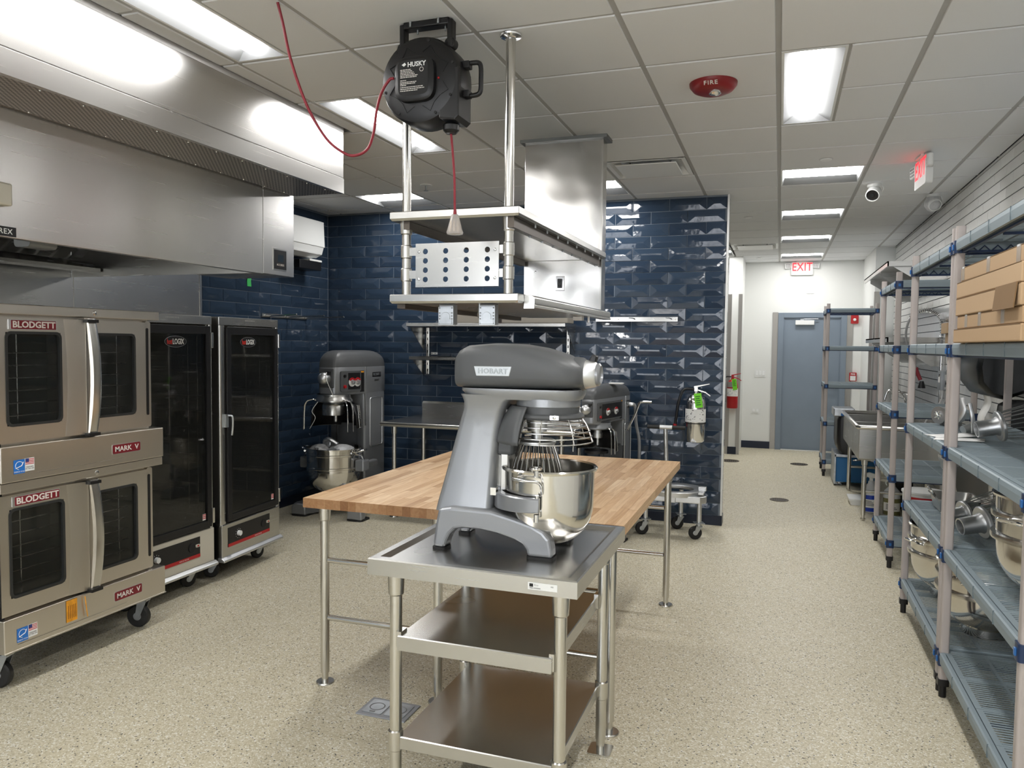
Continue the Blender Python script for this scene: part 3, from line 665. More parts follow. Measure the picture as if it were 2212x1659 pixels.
        q = MB(); q.box(fx, fx+0.0012, 2.482, 2.535, zc-0.03, zc+0.032); st = q.build('energy_sticker', plain('sticker_blue', (0.02, 0.16, 0.55), 0.4), t)
        q = MB(); q.ring((fx+0.0014, 2.508, zc+0.006), 0.018, 0.0012, 20, 5, 'x', 0.3, 4.6); q.tube([(fx+0.0014, 2.490, zc-0.006), (fx+0.0014, 2.520, zc+0.004), (fx+0.0014, 2.528, zc+0.020)], 0.0018, 5); q.build('swoosh', M_WP, st)
        text('print', 'ENERGY STAR', 0.008, (fx+0.0014, 2.508, zc-0.022), '+x', M_WP, st, ext=0.0002)
        q = MB(); q.box(fx, fx+0.0012, 2.536, 2.582, zc-0.024, zc+0.034); fs = q.build('flag_sticker', M_WP, t)
        q = MB()
        for k in range(4): q.box(fx+0.001, fx+0.0016, 2.538, 2.580, zc+0.006+k*0.007, zc+0.0095+k*0.007)
        q.build('stripes', plain('flag_red', (0.5, 0.05, 0.06), 0.5), fs)
        q = MB(); q.box(fx+0.001, fx+0.0019, 2.538, 2.555, zc+0.017, zc+0.033); q.build('canton', plain('flag_blue', (0.03, 0.05, 0.2), 0.5), fs)
        text('print', 'DESIGNED\nIN THE USA', 0.008, (fx+0.0014, 2.559, zc-0.010), '+x', M_INK, fs, ext=0.0002)
    # emblem studs
    q = MB()
    for zc, x in ((1.717, FX+0.0185), (0.923, FX+0.0165)): q.lathe([(0.0001, 0.002), (0.010, 0.0015), (0.012, 0)], (x, 2.93, zc), 16, 'x')
    q.build('emblem_studs', M_STT, t)
    tg = MB(); tg.box(FX+0.0235, FX+0.0245, 2.735, 2.795, 0.225, 0.330); tgo = tg.build('hang_tag', M_ORA, t)
    q = MB()
    for k in range(5): q.box(FX+0.0242, FX+0.0249, 2.744+k*0.010, 2.748+k*0.010, 0.24, 0.305)
    q.build('print', plain('tag_ink', (0.30, 0.11, 0.01), 0.6), tgo)
    q = MB(); q.tube(catmull([(FX+0.03, 2.835, 0.325), (FX+0.034, 2.838, 0.275), (FX+0.033, 2.846, 0.222)]), 0.0035, 6, flat=0.4); q.build('tag_loop', M_ORA, tgo)
    for x, y in ((-3.29, 2.49), (-3.29, 3.30), (-4.03, 2.49), (-4.03, 3.30)): caster(t, x+3.7, y-2.9, 0.182, 0.062, M_RUB, R(15), 0.036)
    return t
oven()

# glass-fronted heated cabinets: local frame, front towards +X, width along Y
def hot_cabinet(label, loc, rz, logo, cream):
    t = thing('heated_cabinet', label, 'heated cabinet', loc, rz, 'heated cabinets beside the oven')
    W_, D_, Z0, Z1 = 0.675, 0.60, 0.135, 1.745; h = W_/2; m1 = M_CREAM if cream else M_ST
    b = MB(); b.box(-D_, -0.02, -h, -h+0.03, Z0, Z1-0.05); b.box(-D_, -0.02, h-0.03, h, Z0, Z1-0.05); b.box(-D_, -D_+0.02, -h, h, Z0, Z1); b.box(-D_, -0.02, -h, h, Z0, 0.40); b.build('body', M_ST, t, local=True)
    b = MB(); b.box(-D_, 0.0, -h-0.004, h+0.004, Z1-0.055, Z1); b.build('top_cap', M_ST, t, bevel=0.003, local=True)
    b = MB()
    for k in range(9): b.box(0.0, 0.0015, -0.055+k*0.013, -0.046+k*0.013, Z1-0.022, Z1-0.014)
    b.build('stamped_mark', M_STT, t, local=True)
    b = MB(); b.rrect(-0.03, 0.004, -h-0.001, -h+0.055, 0.36, Z1-0.056, 0.012, 'z'); b.rrect(-0.03, 0.004, h-0.026, h+0.001, 0.36, Z1-0.056, 0.010, 'z'); b.build('door_post', M_ST, t, local=True)
    dy0, dy1, dz0, dz1 = -h+0.056, h-0.028, 0.388, Z1-0.064
    fr = 0.042; d = MB()
    d.box(-0.02, 0.018, dy0, dy0+fr, dz0, dz1); d.box(-0.02, 0.018, dy1-fr, dy1, dz0, dz1); d.box(-0.02, 0.018, dy0+fr, dy1-fr, dz0, dz0+fr); d.box(-0.02, 0.018, dy0+fr, dy1-fr, dz1-fr*1.2, dz1)
    do = d.build('cabinet_door', M_BLK, t, bevel=0.002, local=True)
    g = MB(); g.box(0.004, 0.008, dy0+fr, dy1-fr, dz0+fr, dz1-fr*1.2); g.build('door_glass', M_GLASS, do, local=True)
    lg = MB(); cy0 = dy0+logo; P = [(cy0+0.088*cos(a), dz1-0.100+0.033*sin(a)) for a in [2*pi*i/28 for i in range(28)]]; lg.prism(P, 0.0085, 0.0105, 'x'); lo = lg.build('brand_oval', M_BLK, do, local=True)
    P = [(cy0+0.090*cos(a), dz1-0.100+0.0345*sin(a)) for a in [2*pi*i/28 for i in range(28)]]; lg = MB(); lg.prism(P, 0.0082, 0.0095, 'x'); lg.build('oval_rim', M_ALU, do, local=True)
    text('lettering', 'hot', 0.047, (0.0108, cy0-0.073, dz1-0.101), '+x', plain('logo_red', (0.62, 0.03, 0.02), 0.4), do, rot=(pi/2, 0, pi/2), bold=0.0008, sx=0.66, align='LEFT')
    text('lettering', 'LOGIX', 0.047, (0.0108, cy0-0.027, dz1-0.101), '+x', M_WP, do, rot=(pi/2, 0, pi/2), bold=0.0008, sx=0.66, align='LEFT')
    fg = MB(); fg.box(0.0085, 0.0095, dy1-0.078, dy1-0.050, dz0+0.05, dz0+0.09); fo = fg.build('flag_sticker', M_WP, do, local=True)
    fg = MB()
    for k in range(3): fg.box(0.009, 0.0102, dy1-0.078, dy1-0.050, dz0+0.060+k*0.011, dz0+0.066+k*0.011)
    fg.build('stripes', M_RED, fo, local=True)
    for z in (dz1-0.14, dz0+0.02):
        hn = MB(); hn.box(0.004, 0.026, dy1-0.002, dy1+0.018, z, z+0.10); hn.build('hinge', M_STT, t, bevel=0.003, local=True)
    la = MB(); la.box(0.004, 0.024, -h+0.034, -h+0.058, 1.02, 1.105); la.tube(catmull([(0.024, -h+0.05, 1.098), (0.048, -h+0.062, 1.09), (0.046, -h+0.070, 1.03), (0.036, -h+0.074, 0.965)]), 0.0065, 8, flat=0.6); la.build('door_latch', M_GALV, t, local=True)
    # bottom housing with control panel, bumper
    b = MB(); b.box(-0.03, 0.010, -h, h, 0.155, 0.375); b.build('control_housing', m1, t, bevel=0.006, local=True)
    b = MB(); b.box(0.010, 0.0125, -h+0.06, h-0.135, 0.215, 0.345); pn = b.build('control_panel', M_BLK, t, local=True)
    b = MB(); b.box(0.0125, 0.0135, -h+0.06, h-0.135, 0.215, 0.236); b.build('red_strip', M_RED, pn, local=True)
    text('print', 'MADE IN THE USA', 0.010, (0.0137, 0.06, 0.225), '+x', M_WP, pn, rot=(pi/2, 0, pi/2), ext=0.0001)
    kx, ky = 0.0125, -h+0.17
    b = MB(); b.lathe([(0.036, 0.0), (0.036, 0.001), (0.0001, 0.001)], (kx, ky, 0.285), 22, 'x'); b.build('dial_plate', M_DARK, pn, local=True)
    b = MB(); b.lathe([(0.018, 0.001), (0.017, 0.02), (0.0001, 0.02)], (kx, ky, 0.288), 18, 'x'); b.build('dial', M_WP, pn, local=True)
    b = MB()
    for k in range(9):
        a = 0.9+k*0.56; b.box(kx+0.001, kx+0.0016, ky+0.031*cos(a)-0.0012, ky+0.031*cos(a)+0.0012, 0.286+0.031*sin(a)-0.003, 0.286+0.031*sin(a)+0.003)
    b.build('dial_marks', M_LET, pn, local=True)
    b = MB(); b.lathe([(0.028, 0.0), (0.028, 0.004), (0.022, 0.005), (0.0001, 0.005)], (kx, h-0.21, 0.288), 22, 'x'); b.build('socket', M_DARK, pn, local=True)
    b = MB(); b.rrect(kx, kx+0.006, h-0.178, h-0.142, 0.282, 0.300, 0.007, 'x'); b.build('rocker_switch', M_CREAM, pn, local=True)
    b = MB(); b.rrect(kx, kx+0.007, h-0.166, h-0.152, 0.286, 0.296, 0.003, 'x'); b.build('rocker_mark', M_RED, pn, local=True)
    b = MB(); b.prism([(-0.02, 0.128), (0.034, 0.128), (0.034, 0.142), (0.012, 0.157), (-0.02, 0.157)], -h-0.012, h+0.012, 'y'); b.build('bumper', M_ALU, t, bevel=0.004, local=True)
    # tray slides behind the glass
    s_ = MB()
    for k in range(13):
        z = 0.47+k*0.093
        for y in (-h+0.10, h-0.075): s_.tube([(-0.06, y, z), (-0.55, y, z)], 0.003, 6)
        s_.sphere((-0.055, h-0.19, z), 0.006, 8)  # loose chrome beads stand in for the slides' bright glints
        s_.tube([(-0.30, -h+0.10, z), (-0.30, h-0.075, z)], 0.0014, 5)
    for y in (-0.14, 0.02, 0.18, h-0.075):
        for za, zb in ((0.45, 1.03), (1.08, 1.62)): s_.tube([(-0.05, y, za), (-0.05, y, zb)], 0.0018, 6)
    s_.build('tray_slides', M_CHR, t, local=True)
    for i_, (x, y) in enumerate(((-0.10, -h+0.08), (-0.10, h-0.08), (-D_+0.10, -h+0.08), (-D_+0.10, h-0.08))): caster(t, x, y, 0.136, 0.05, M_RUB, R(70 if i_ == 1 else 20), 0.032)
    return t
hot_cabinet('heated cabinet with smoked glass door standing right beside the double oven', (-3.462, 3.722, 0), R(0.5), 0.295, True)
hot_cabinet('heated cabinet with smoked glass door, the one farther from the oven', (-3.463, 4.444, 0), R(3.6), 0.245, False)
# slim steel rack cabinet behind them: only its edge and a caster show
t = thing('rack_cabinet', 'slim steel cabinet edge on grey casters behind the heated cabinets', 'cabinet', (-4.0, 4.98, 0))
b = MB(); b.box(-4.40, -3.70, 4.875, 5.07, 0.16, 1.66); b.build('body', M_ST, t, bevel=0.004)
b = MB(); b.rrect(-3.722, -3.690, 5.045, 5.078, 0.16, 1.66, 0.01, 'z'); b.build('corner_post', M_STT, t)
b = MB()
for k in range(6): b.sphere((-3.689, 5.06, 1.5-k*0.09), 0.005, 8)
b.build('rivets', M_CHR, t)
for x, y in ((-3.75, 5.09), (-4.33, 5.02)): caster(t, x+4.0, y-4.98, 0.16, 0.062, M_GRUB, R(-50), 0.034)

# wall rail with three long pegs
t = thing('utensil_rack', 'thin steel bar rack with long pegs on the left blue wall', 'utensil rack', (-4.40, 6.2, 1.83))
b = MB(); b.box(XL+0.012, XL+0.020, 5.89, 6.60, 1.812, 1.846); b.build('back_bar', M_STT, t)
b = MB()
for y in (5.93, 6.24, 6.55): b.lathe([(0.0001, 0.006), (0.007, 0.004), (0.008, 0)], (XL+0.020, y, 1.829), 12, 'x')
b.build('screws', M_CHR, t)
for y, x in ((5.99, -4.18), (6.28, -4.08), (6.57, -4.05)):
    b = MB(); b.tube(catmull([(XL+0.018, y, 1.822), (-4.36, y+0.01, 1.828), (x-0.02, y+0.03, 1.836), (x, y+0.03, 1.842)], 5), 0.006, 8); b.build('peg', M_STT, t)
# wall heat pump unit and the black pump box under it
t = thing('air_conditioner', 'white wall-mounted air conditioner above the tiled left corner', 'air conditioner', (-4.36, 6.1, 2.6))
P = [(XL+0.013, 2.42), (-4.30, 2.405), (-4.235, 2.435), (-4.215, 2.50), (-4.225, 2.745), (-4.24, 2.755), (XL+0.013, 2.755)]
b = MB(); b.prism(P, 5.68, 6.52, 'y'); ac = b.build('housing', M_WP, t, bevel=0.006)
b = MB(); b.prism([(-4.234, 2.50), (-4.206, 2.505), (-4.218, 2.748), (-4.232, 2.75)], 5.675, 6.525, 'y'); b.build('front_panel', M_WP, t, bevel=0.004)
b = MB(); b.prism([(-4.40, 2.404), (-4.30, 2.398), (-4.232, 2.432), (-4.226, 2.445), (-4.30, 2.41)], 5.75, 6.45, 'y'); b.build('louvre', M_LAMPW, t)
b = MB(); b.tube(catmull([(-4.44, 6.10, 2.755), (-4.44, 6.11, 2.83), (-4.445, 6.13, HC-0.01)]), 0.016, 8); b.build('pipe_cover', M_GREY, t)
t = thing('condensate_pump', 'black box with white lid on blue wall under the air conditioner', 'pump', (-4.38, 6.4, 2.33))
b = MB(); b.box(XL+0.013, -4.27, 6.20, 6.56, 2.285, 2.365); b.build('tank', M_BLK, t, bevel=0.004)
b = MB(); b.box(XL+0.013, -4.265, 6.36, 6.565, 2.366, 2.386); b.build('lid', M_WP, t, bevel=0.004)
b = MB(); b.prism([(5.690, 2.075), (5.745, 2.075), (5.740, 2.125), (5.750, 2.168), (5.695, 2.168), (5.688, 2.12)], XL+0.011, XL+0.0125, 'x')
tag(b.build('green_tape', M_GTAPE), 'scrap of bright green tape on the left blue wall under hood', 'tape')
# ================================================================ centre: tables, bench mixer
def stretch(parent, x0, x1, y, z, r=0.0125):
    b = MB(); b.cyl((x0, y, z), (x1, y, z), r, 14); b.build('stretcher', M_STT, parent)
bt = thing('butcher_block_table', 'large maple butcher-block worktable on round steel legs', 'table', (-1.29, 3.86, 0))
TX0, TX1, TY0, TY1, TZ0, TZ1 = -2.027, -0.558, 2.962, 4.772, 0.836, 0.880
core = MB(); core.box(TX0+0.004, TX1-0.004, TY0+0.004, TY1-0.004, TZ0+0.004, TZ1-0.004); top = core.build('tabletop', M_WOOD, bt)
ns = 38; sw = (TX1-TX0)/ns; rnd = random.Random(3)
for i in range(ns):
    y = TY0; first = True
    while y < TY1-0.01:
        ln = rnd.uniform(0.12, 0.34) if first else rnd.uniform(0.22, 0.62); first = False
        e = min(TY1, y+ln)
        if TY1-e < 0.1: e = TY1
        mb = MB(); x0 = TX0+i*sw; o = 0.0003; c = 0.0006; z0, z1 = TZ0+rnd.uniform(0, 0.0006), TZ1-rnd.uniform(0, 0.0004)
        cx, cy2, cz = x0+sw/2, (y+e)/2, (z0+z1)/2
        mb.box(-sw/2+o, sw/2-o, -(e-y)/2+o, (e-y)/2-o, z0-cz, z1-cz)
        me = mb.mesh('stave'); me.materials.append(M_WOOD)
        put('stave', me, top, loc=(cx+1.29, cy2-3.86, cz))
        y = e
for x in (-1.965, -1.39, -1.2, -0.62): leg_tube(bt, x, 3.045, TZ0-0.001)
for x in (-1.965, -0.62): leg_tube(bt, x, 4.705, TZ0-0.001)
for z in (0.58, 0.31): stretch(bt, -1.945, -1.41, 3.045, z); stretch(bt, -1.18, -0.64, 3.045, z)
for z in (0.60, 0.31): stretch(bt, -1.945, -0.64, 4.705, z)
b = MB()
for x in (-1.965, -0.62): b.box(x-0.035, x+0.035, 3.10, 4.65, 0.800, 0.8345)
b.build('under_channel', M_ST, bt)

st = thing('steel_mixer_table', 'small stainless table with two undershelves holding the bench mixer', 'table', (-0.91, 2.58, 0))
X0, X1, Y0, Y1, Z1 = -1.262, -0.552, 2.206, 2.957, 0.880
s_ = MB()
def rect(a, z): return [(X0+a, Y0+a, z), (X1-a, Y0+a, z), (X1-a, Y1-a, z), (X0+a, Y1-a, z)]
s_.loft([rect(0.018, Z1-0.055), rect(0.0, Z1-0.055), rect(0.0, Z1-0.004), rect(0.004, Z1), rect(0.030, Z1), rect(0.048, Z1-0.012), rect(0.30, Z1-0.0125)], False, False); s_._add(rect(0.30, Z1-0.0125), [(0, 1, 2, 3)])
tp = s_.build('table_top', M_ST, st)
b = MB(); b.box(X0+0.02, X1-0.02, Y0+0.02, Y1-0.02, Z1-0.030, Z1-0.0145); b.build('stiffener', M_ST, st)
b = MB(); b.box(X1-0.155, X1-0.062, Y0-0.0012, Y0, Z1-0.040, Z1-0.018); lb = b.build('maker_label', M_WP, tp)
b = MB(); b.box(X1-0.150, X1-0.138, Y0-0.0016, Y0-0.001, Z1-0.031, Z1-0.021); b.build('label_mark', M_INK, lb)
text('print', 'Eco', 0.009, (X1-0.128, Y0-0.0014, Z1-0.025), '-y', M_GREY, lb, ext=0.0002)
text('print', 'MBA-0000000', 0.006, (X1-0.132, Y0-0.0014, Z1-0.035), '-y', M_INK, lb, ext=0.0002)
text('print', '002', 0.006, (X1-0.078, Y0-0.0014, Z1-0.026), '-y', M_INK, lb, ext=0.0002)
LX0, LX1, LY0, LY1 = -1.195, -0.622, 2.28, 2.895
for x, y in ((LX0, LY0), (LX1, LY0), (LX0, LY1), (LX1, LY1)):
    b = MB(); b.cyl((x, y, 0.05), (x, y, Z1-0.052), 0.0205, 18); lo = b.build('leg', M_STT, st)
    b = MB(); b.lathe([(0.0215, -0.085), (0.026, -0.08), (0.029, 0.0)], (x, y, Z1-0.053), 18); b.build('leg_socket', M_STT, lo)
    b = MB(); b.lathe([(0.0215, -0.036), (0.0255, -0.032), (0.0255, 0.032), (0.0215, 0.036)], (x, y, 0.245), 18); b.build('shelf_collar', M_STT, lo)
    b = MB(); b.cyl((x, y, 0.004), (x, y, 0.055), 0.017, 14); b.rrect(x-0.045, x+0.045, y-0.045, y+0.045, 0, 0.007, 0.012, 'z'); b.build('floor_plate', M_STT, lo)
def tray(parent, name, x0, x1, y0, y1, zt, lip):
    b = MB()
    b.loft([[(x0+a, y0+a, z), (x1-a, y0+a, z), (x1-a, y1-a, z), (x0+a, y1-a, z)] for a, z in ((0.012, zt-lip), (0.0, zt-lip), (0.0, zt-0.003), (0.003, zt), (0.2, zt))], False, False); b._add([(x0+0.2, y0+0.2, zt), (x1-0.2, y0+0.2, zt), (x1-0.2, y1-0.2, zt), (x0+0.2, y1-0.2, zt)], [(0, 1, 2, 3)])
    b.box(x0+0.02, x1-0.02, y0+0.02, y1-0.02, zt-0.008, zt-0.003)
    return b.build(name, M_ST, parent)
tray(st, 'middle_shelf', LX0+0.02, LX1-0.02, LY0-0.03, LY1+0.02, 0.615, 0.05)
b = MB()
for x, y in ((LX0+0.022, LY0), (LX1-0.022, LY0), (LX0+0.022, LY1), (LX1-0.022, LY1)): b.box(x-0.008, x+0.008, y-0.022, y+0.022, 0.57, 0.625)
b.build('shelf_brackets', M_STT, st)
tray(st, 'bottom_shelf', LX0+0.012, LX1-0.012, LY0-0.012, LY1+0.012, 0.262, 0.042)

# planetary bench mixer, side-on
mx = thing('bench_mixer', 'grey planetary bench mixer with steel bowl and whisk on steel table', 'mixer', (-0.93, 2.565, 0.868))
YC = 2.565
def yz(x, cz, hw, hh, e): return [(x, p[0], p[1]) for p in sup(YC, cz, hw, hh, e, 36)]
rings = []
for x, z0, z1, hw, e in ((-1.066, 1.435, 1.535, 0.100, 4), (-1.063, 1.434, 1.550, 0.110, 4.5), (-1.050, 1.433, 1.568, 0.118, 4.5), (-1.02, 1.433, 1.582, 0.124, 5), (-0.93, 1.433, 1.589, 0.126, 5), (-0.85, 1.433, 1.587, 0.126, 4.6), (-0.77, 1.433, 1.575, 0.126, 4), (-0.70, 1.434, 1.556, 0.124, 3.6), (-0.66, 1.436, 1.538, 0.117, 3.2), (-0.635, 1.440, 1.52, 0.100, 2.8), (-0.622, 1.448, 1.508, 0.075, 2.4)):
    rings.append(yz(x, (z0+z1)/2, hw, (z1-z0)/2, e))
b = MB(); b.loft(rings, True, True); b.build('head_cover', M_MIXD, mx)
# hub snout at the front
b = MB(); b.lathe([(0.060, -0.660), (0.058, -0.635), (0.052, -0.622), (0.0001, -0.621)], (0, YC, 1.486), 26, 'x'); b.build('hub_socket', M_MIXD, mx)
b = MB(); b.lathe([(0.050, -0.624), (0.043, -0.590), (0.038, -0.584), (0.0001, -0.583)], (0, YC, 1.486), 26, 'x'); hb = b.build('hub_cap', M_ALU, mx)
b = MB(); b.lathe([(0.0385, -0.586), (0.0385, -0.576), (0.031, -0.570), (0.029, -0.578), (0.0001, -0.578)], (0, YC, 1.486), 24, 'x'); b.build('hub_rim', M_MIXS, mx)
b = MB(); b.prism([(-0.622, 1.520), (-0.602, 1.555), (-0.586, 1.548), (-0.590, 1.528), (-0.605, 1.515)], YC-0.004, YC+0.028, 'y'); b.build('hub_thumb_lever', M_BLK, mx, bevel=0.004)
b = MB(); b.prism([(-0.985, 1.510), (-0.848, 1.511), (-0.857, 1.478), (-0.976, 1.477)], YC-0.1285, YC-0.122, 'y'); pt = b.build('name_plate', plain('plate_grey', (0.50, 0.53, 0.55), 0.35, 0.3), mx, bevel=0.002)
text('lettering', 'HOBART', 0.0245, (-0.916, YC-0.1290, 1.494), '-y', plain('worn_lettering', (0.36, 0.39, 0.41), 0.4, 0.3), pt, ext=0.0015, bold=0.0005, sx=1.05, space=1.08)
# silver casting under the cover
rings = []
for z, x0, x1, hw, e in ((1.434, -1.056, -0.632, 0.118, 4.5), (1.425, -1.056, -0.632, 0.118, 4.5), (1.412, -1.046, -0.634, 0.114, 4), (1.398, -1.034, -0.640, 0.108, 3.6)):
    rings.append([(p[0], p[1], z) for p in sup((x0+x1)/2, YC, (x1-x0)/2, hw, e, 40)])
b = MB(); b.loft(rings, True, True); b.build('head_casting', M_MIXS, mx)
b = MB(); b.lathe([(0.112, 0.0), (0.112, -0.026), (0.104, -0.034), (0.0001, -0.034)], (-0.755, YC, 1.402), 36); b.build('planetary_ring', M_MIXS, mx)
b = MB(); b.lathe([(0.108, 0.0), (0.108, -0.020), (0.122, -0.024), (0.126, -0.032), (0.120, -0.040), (0.0001, -0.040)], (-0.755, YC, 1.372), 36); b.build('guard_ring', M_MIXD, mx)
# leaning column
rings = []
for z, x0, x1, hw in ((1.00, -1.135, -0.925, 0.118), (1.03, -1.130, -0.926, 0.112), (1.10, -1.112, -0.922, 0.105), (1.20, -1.085, -0.916, 0.100), (1.30, -1.058, -0.905, 0.098), (1.36, -1.040, -0.890, 0.100), (1.385, -1.036, -0.875, 0.106), (1.40, -1.040, -0.855, 0.110), (1.412, -1.046, -0.83, 0.113)):
    rings.append([(p[0], p[1], z) for p in rpoly(x0, x1, YC-hw, YC+hw, 0.024, 6)])
b = MB(); b.loft(rings, True, True); b.build('column', M_MIXS, mx)
# base casting with four splayed feet
side = [(-1.128, 0.876), (-1.118, 0.96), (-1.108, 1.012), (-1.06, 1.022), (-0.915, 1.020), (-0.84, 1.004), (-0.765, 0.984), (-0.725, 0.964), (-0.703, 0.940), (-0.696, 0.905), (-0.694, 0.876),
        (-0.782, 0.876), (-0.786, 0.897), (-0.800, 0.914), (-0.83, 0.928), (-0.89, 0.943), (-0.95, 0.951), (-1.015, 0.951), (-1.045, 0.944), (-1.064, 0.925), (-1.076, 0.90), (-1.082, 0.876)]
b = MB(); b.prism(side, YC-0.145, YC-0.085, 'y'); b.prism(side, YC+0.085, YC+0.145, 'y')
b.prism([(-1.105, 0.955), (-1.105, 1.016), (-0.92, 1.018), (-0.80, 0.990), (-0.80, 0.95), (-0.95, 0.955)], YC-0.10, YC+0.10, 'y')
b.build('base', M_MIXS, mx, bevel=0.012, seg=3)
for x0, x1 in ((-1.130, -1.080), (-0.784, -0.692)):
    for y0, y1 in ((YC-0.147, YC-0.083), (YC+0.083, YC+0.147)):
        b = MB(); b.rrect(x0, x1, y0, y1, 0.868, 0.878, 0.012, 'z'); b.build('rubber_foot', M_RUB, mx)
# bowl lift: slide, yoke arms
b = MB(); b.box(-0.935, -0.885, YC-0.055, YC+0.055, 1.02, 1.36); b.box(-0.905, -0.878, YC-0.07, YC-0.045, 1.03, 1.30); b.box(-0.905, -0.878, YC+0.045, YC+0.07, 1.03, 1.30); b.build('bowl_slide', M_ST, mx, bevel=0.003)
b = MB(); b.box(-0.925, -0.86, YC-0.075, YC+0.04, 1.20, 1.335); b.build('guard_bracket', M_MIXD, mx, bevel=0.015, seg=3)
BX = -0.748; rings = []
for k in range(25):
    a = R(84+k*(192/24)); r0, r1 = 0.166, 0.192; h0, h1 = 1.036-0.012*sin(pi*k/24), 1.082
    ca, sa = cos(a), sin(a)
    rings.append([(BX+r0*ca, YC+r0*sa, h0), (BX+r1*ca, YC+r1*sa, h0), (BX+r1*ca, YC+r1*sa, h1-0.004), (BX+(r1-0.004)*ca, YC+(r1-0.004)*sa, h1), (BX+r0*ca, YC+r0*sa, h1)])
b = MB(); b.loft(rings, True, True); b.box(-0.945, -0.905, YC-0.07, YC+0.07, 1.03, 1.09); b.build('bowl_yoke', M_MIXS, mx, bevel=0.002)
b = MB()
for sg in (-1, 1): b.cyl((BX+0.01, YC+sg*0.182, 1.03), (BX+0.01, YC+sg*0.182, 1.005), 0.009, 10); b.cyl((BX+0.01, YC+sg*0.178, 1.08), (BX+0.01, YC+sg*0.178, 1.092), 0.007, 10)
b.box(-0.905, -0.885, YC-0.168, YC-0.148, 1.08, 1.105); b.build('yoke_pins', M_CHR, mx)
def bowl_profile(r, h, z, foot=None, wall=0.003, n=12):
    """outside from the bottom up, rolled rim, inside back down"""
    P = [(0.0001, z)]; zc = z+h*0.52
    for i in range(1, n+1):
        a = pi/2*i/n; P.append((r*0.985*sin(a)**0.9, z+h*0.52*(1-cos(a))))
    P += [(r, z+h-0.012), (r+0.009, z+h-0.010), (r+0.011, z+h-0.003), (r+0.007, z+h+0.002), (r-wall, z+h-0.002)]
    for i in range(n, 0, -1):
        a = pi/2*i/n; P.append(((r*0.985-wall)*sin(a)**0.9, z+wall+h*0.52*(1-cos(a))))
    P.append((0.0001, z+wall)); return P
b = MB(); b.lathe(bowl_profile(0.157, 0.272, 0.893), (BX, YC, 0), 56); bw = b.build('mixing_bowl', M_POL, mx)
b = MB(); b.tube(catmull([(BX-0.085, YC-0.142, 1.135), (BX-0.075, YC-0.178, 1.142), (BX-0.03, YC-0.200, 1.142), (BX+0.012, YC-0.196, 1.140), (BX+0.022, YC-0.176, 1.126), (BX+0.022, YC-0.158, 1.095)], 6), 0.0055, 10); b.build('bowl_handle', M_CHR, bw)
b = MB(); b.ring((BX+0.005, YC-0.175, 1.180), 0.016, 0.006, 16, 8, 'z'); b.cyl((BX+0.004, YC-0.168, 1.150), (BX+0.004, YC-0.168, 1.176), 0.008, 10); b.build('bowl_clamp', M_CHR, bw)
# whisk on the planetary shaft
WXc = -0.795
b = MB(); b.lathe([(0.036, 1.345), (0.046, 1.342), (0.050, 1.334), (0.048, 1.322), (0.036, 1.320), (0.034, 1.284), (0.0001, 1.284)], (WXc, YC, 0), 26); b.build('agitator_shaft', M_ALU, mx)
b = MB(); b.lathe([(0.020, 1.300), (0.020, 1.252), (0.0001, 1.252)], (WXc, YC, 0), 18); b.cyl((WXc-0.026, YC-0.006, 1.275), (WXc+0.026, YC-0.006, 1.275), 0.004, 8); wk = b.build('whisk_stem', M_ALU, mx)
b = MB(); b.lathe([(0.0001, 1.258), (0.060, 1.256), (0.067, 1.250), (0.067, 1.244), (0.060, 1.238), (0.0001, 1.238)], (WXc, YC, 0), 30); b.build('whisk_disc', M_ALU, mx)
def whisk_wires(c, r0, rm, ztop, zbot, n, wr, mtx=None):
    b = MB()
    for k in range(n):
        a = pi*k/n; d = Vector((cos(a), sin(a), 0)); P = []
        for j in range(21):
            s_ = j/20; u = -1+2*s_; prof = abs(u)
            h = ztop-(ztop-zbot)*(1-prof**1.15); rr = math.copysign(r0*prof**0.6+(rm-r0)*sin(pi*min(1, prof))**1.0*1.0 if prof > 0.02 else 0, u)
            p = Vector(c)+d*rr+Vector((0, 0, h)); P.append(mtx @ p if mtx else p)
        b.tube(P, wr, 5, caps=False)
    return b
whisk_wires((WXc, YC, 0), 0.060, 0.112, 1.240, 0.935, 13, 0.0022).build('whisk_wires', M_WIRE, mx)
# wire guard in front, solid splash guard behind
b = MB(); GC = (-0.755, YC)
for k, (rr, z) in enumerate(((0.123, 1.325), (0.135, 1.308), (0.145, 1.290), (0.152, 1.272), (0.156, 1.254))):
    b.ring((GC[0], GC[1], z), rr, 0.0024, 40, 6, 'z', R(-112), R(140))
for a in (R(-112), R(-84), R(-40), R(5), R(50), R(118)):
    b.tube(catmull([(GC[0]+0.115*cos(a), GC[1]+0.115*sin(a), 1.340), (GC[0]+0.137*cos(a), GC[1]+0.137*sin(a), 1.308), (GC[0]+0.157*cos(a), GC[1]+0.157*sin(a), 1.252)], 4), 0.0026, 6)
b.build('wire_guard', M_WIRE, mx)
rings = []
for k in range(11):
    z = 1.250+0.125*k/10; rr = 0.178-0.05*(k/10)**1.8; rr2 = rr-0.006
    rings.append((z, rr))
b = MB(); nA = 12; g = []
for z, rr in rings:
    row = []
    for j in range(nA+1):
        a = R(140)+(R(252)-R(140))*j/nA; row.append((GC[0]+rr*cos(a), GC[1]+rr*sin(a), z))
    g.append(row)
vs = [p for r in g for p in r]; n1 = nA+1
b._add(vs, [(i*n1+j, i*n1+j+1, (i+1)*n1+j+1, (i+1)*n1+j) for i in range(10) for j in range(nA)], True); b.build('splash_guard', M_MIXD, mx, solid=0.006)
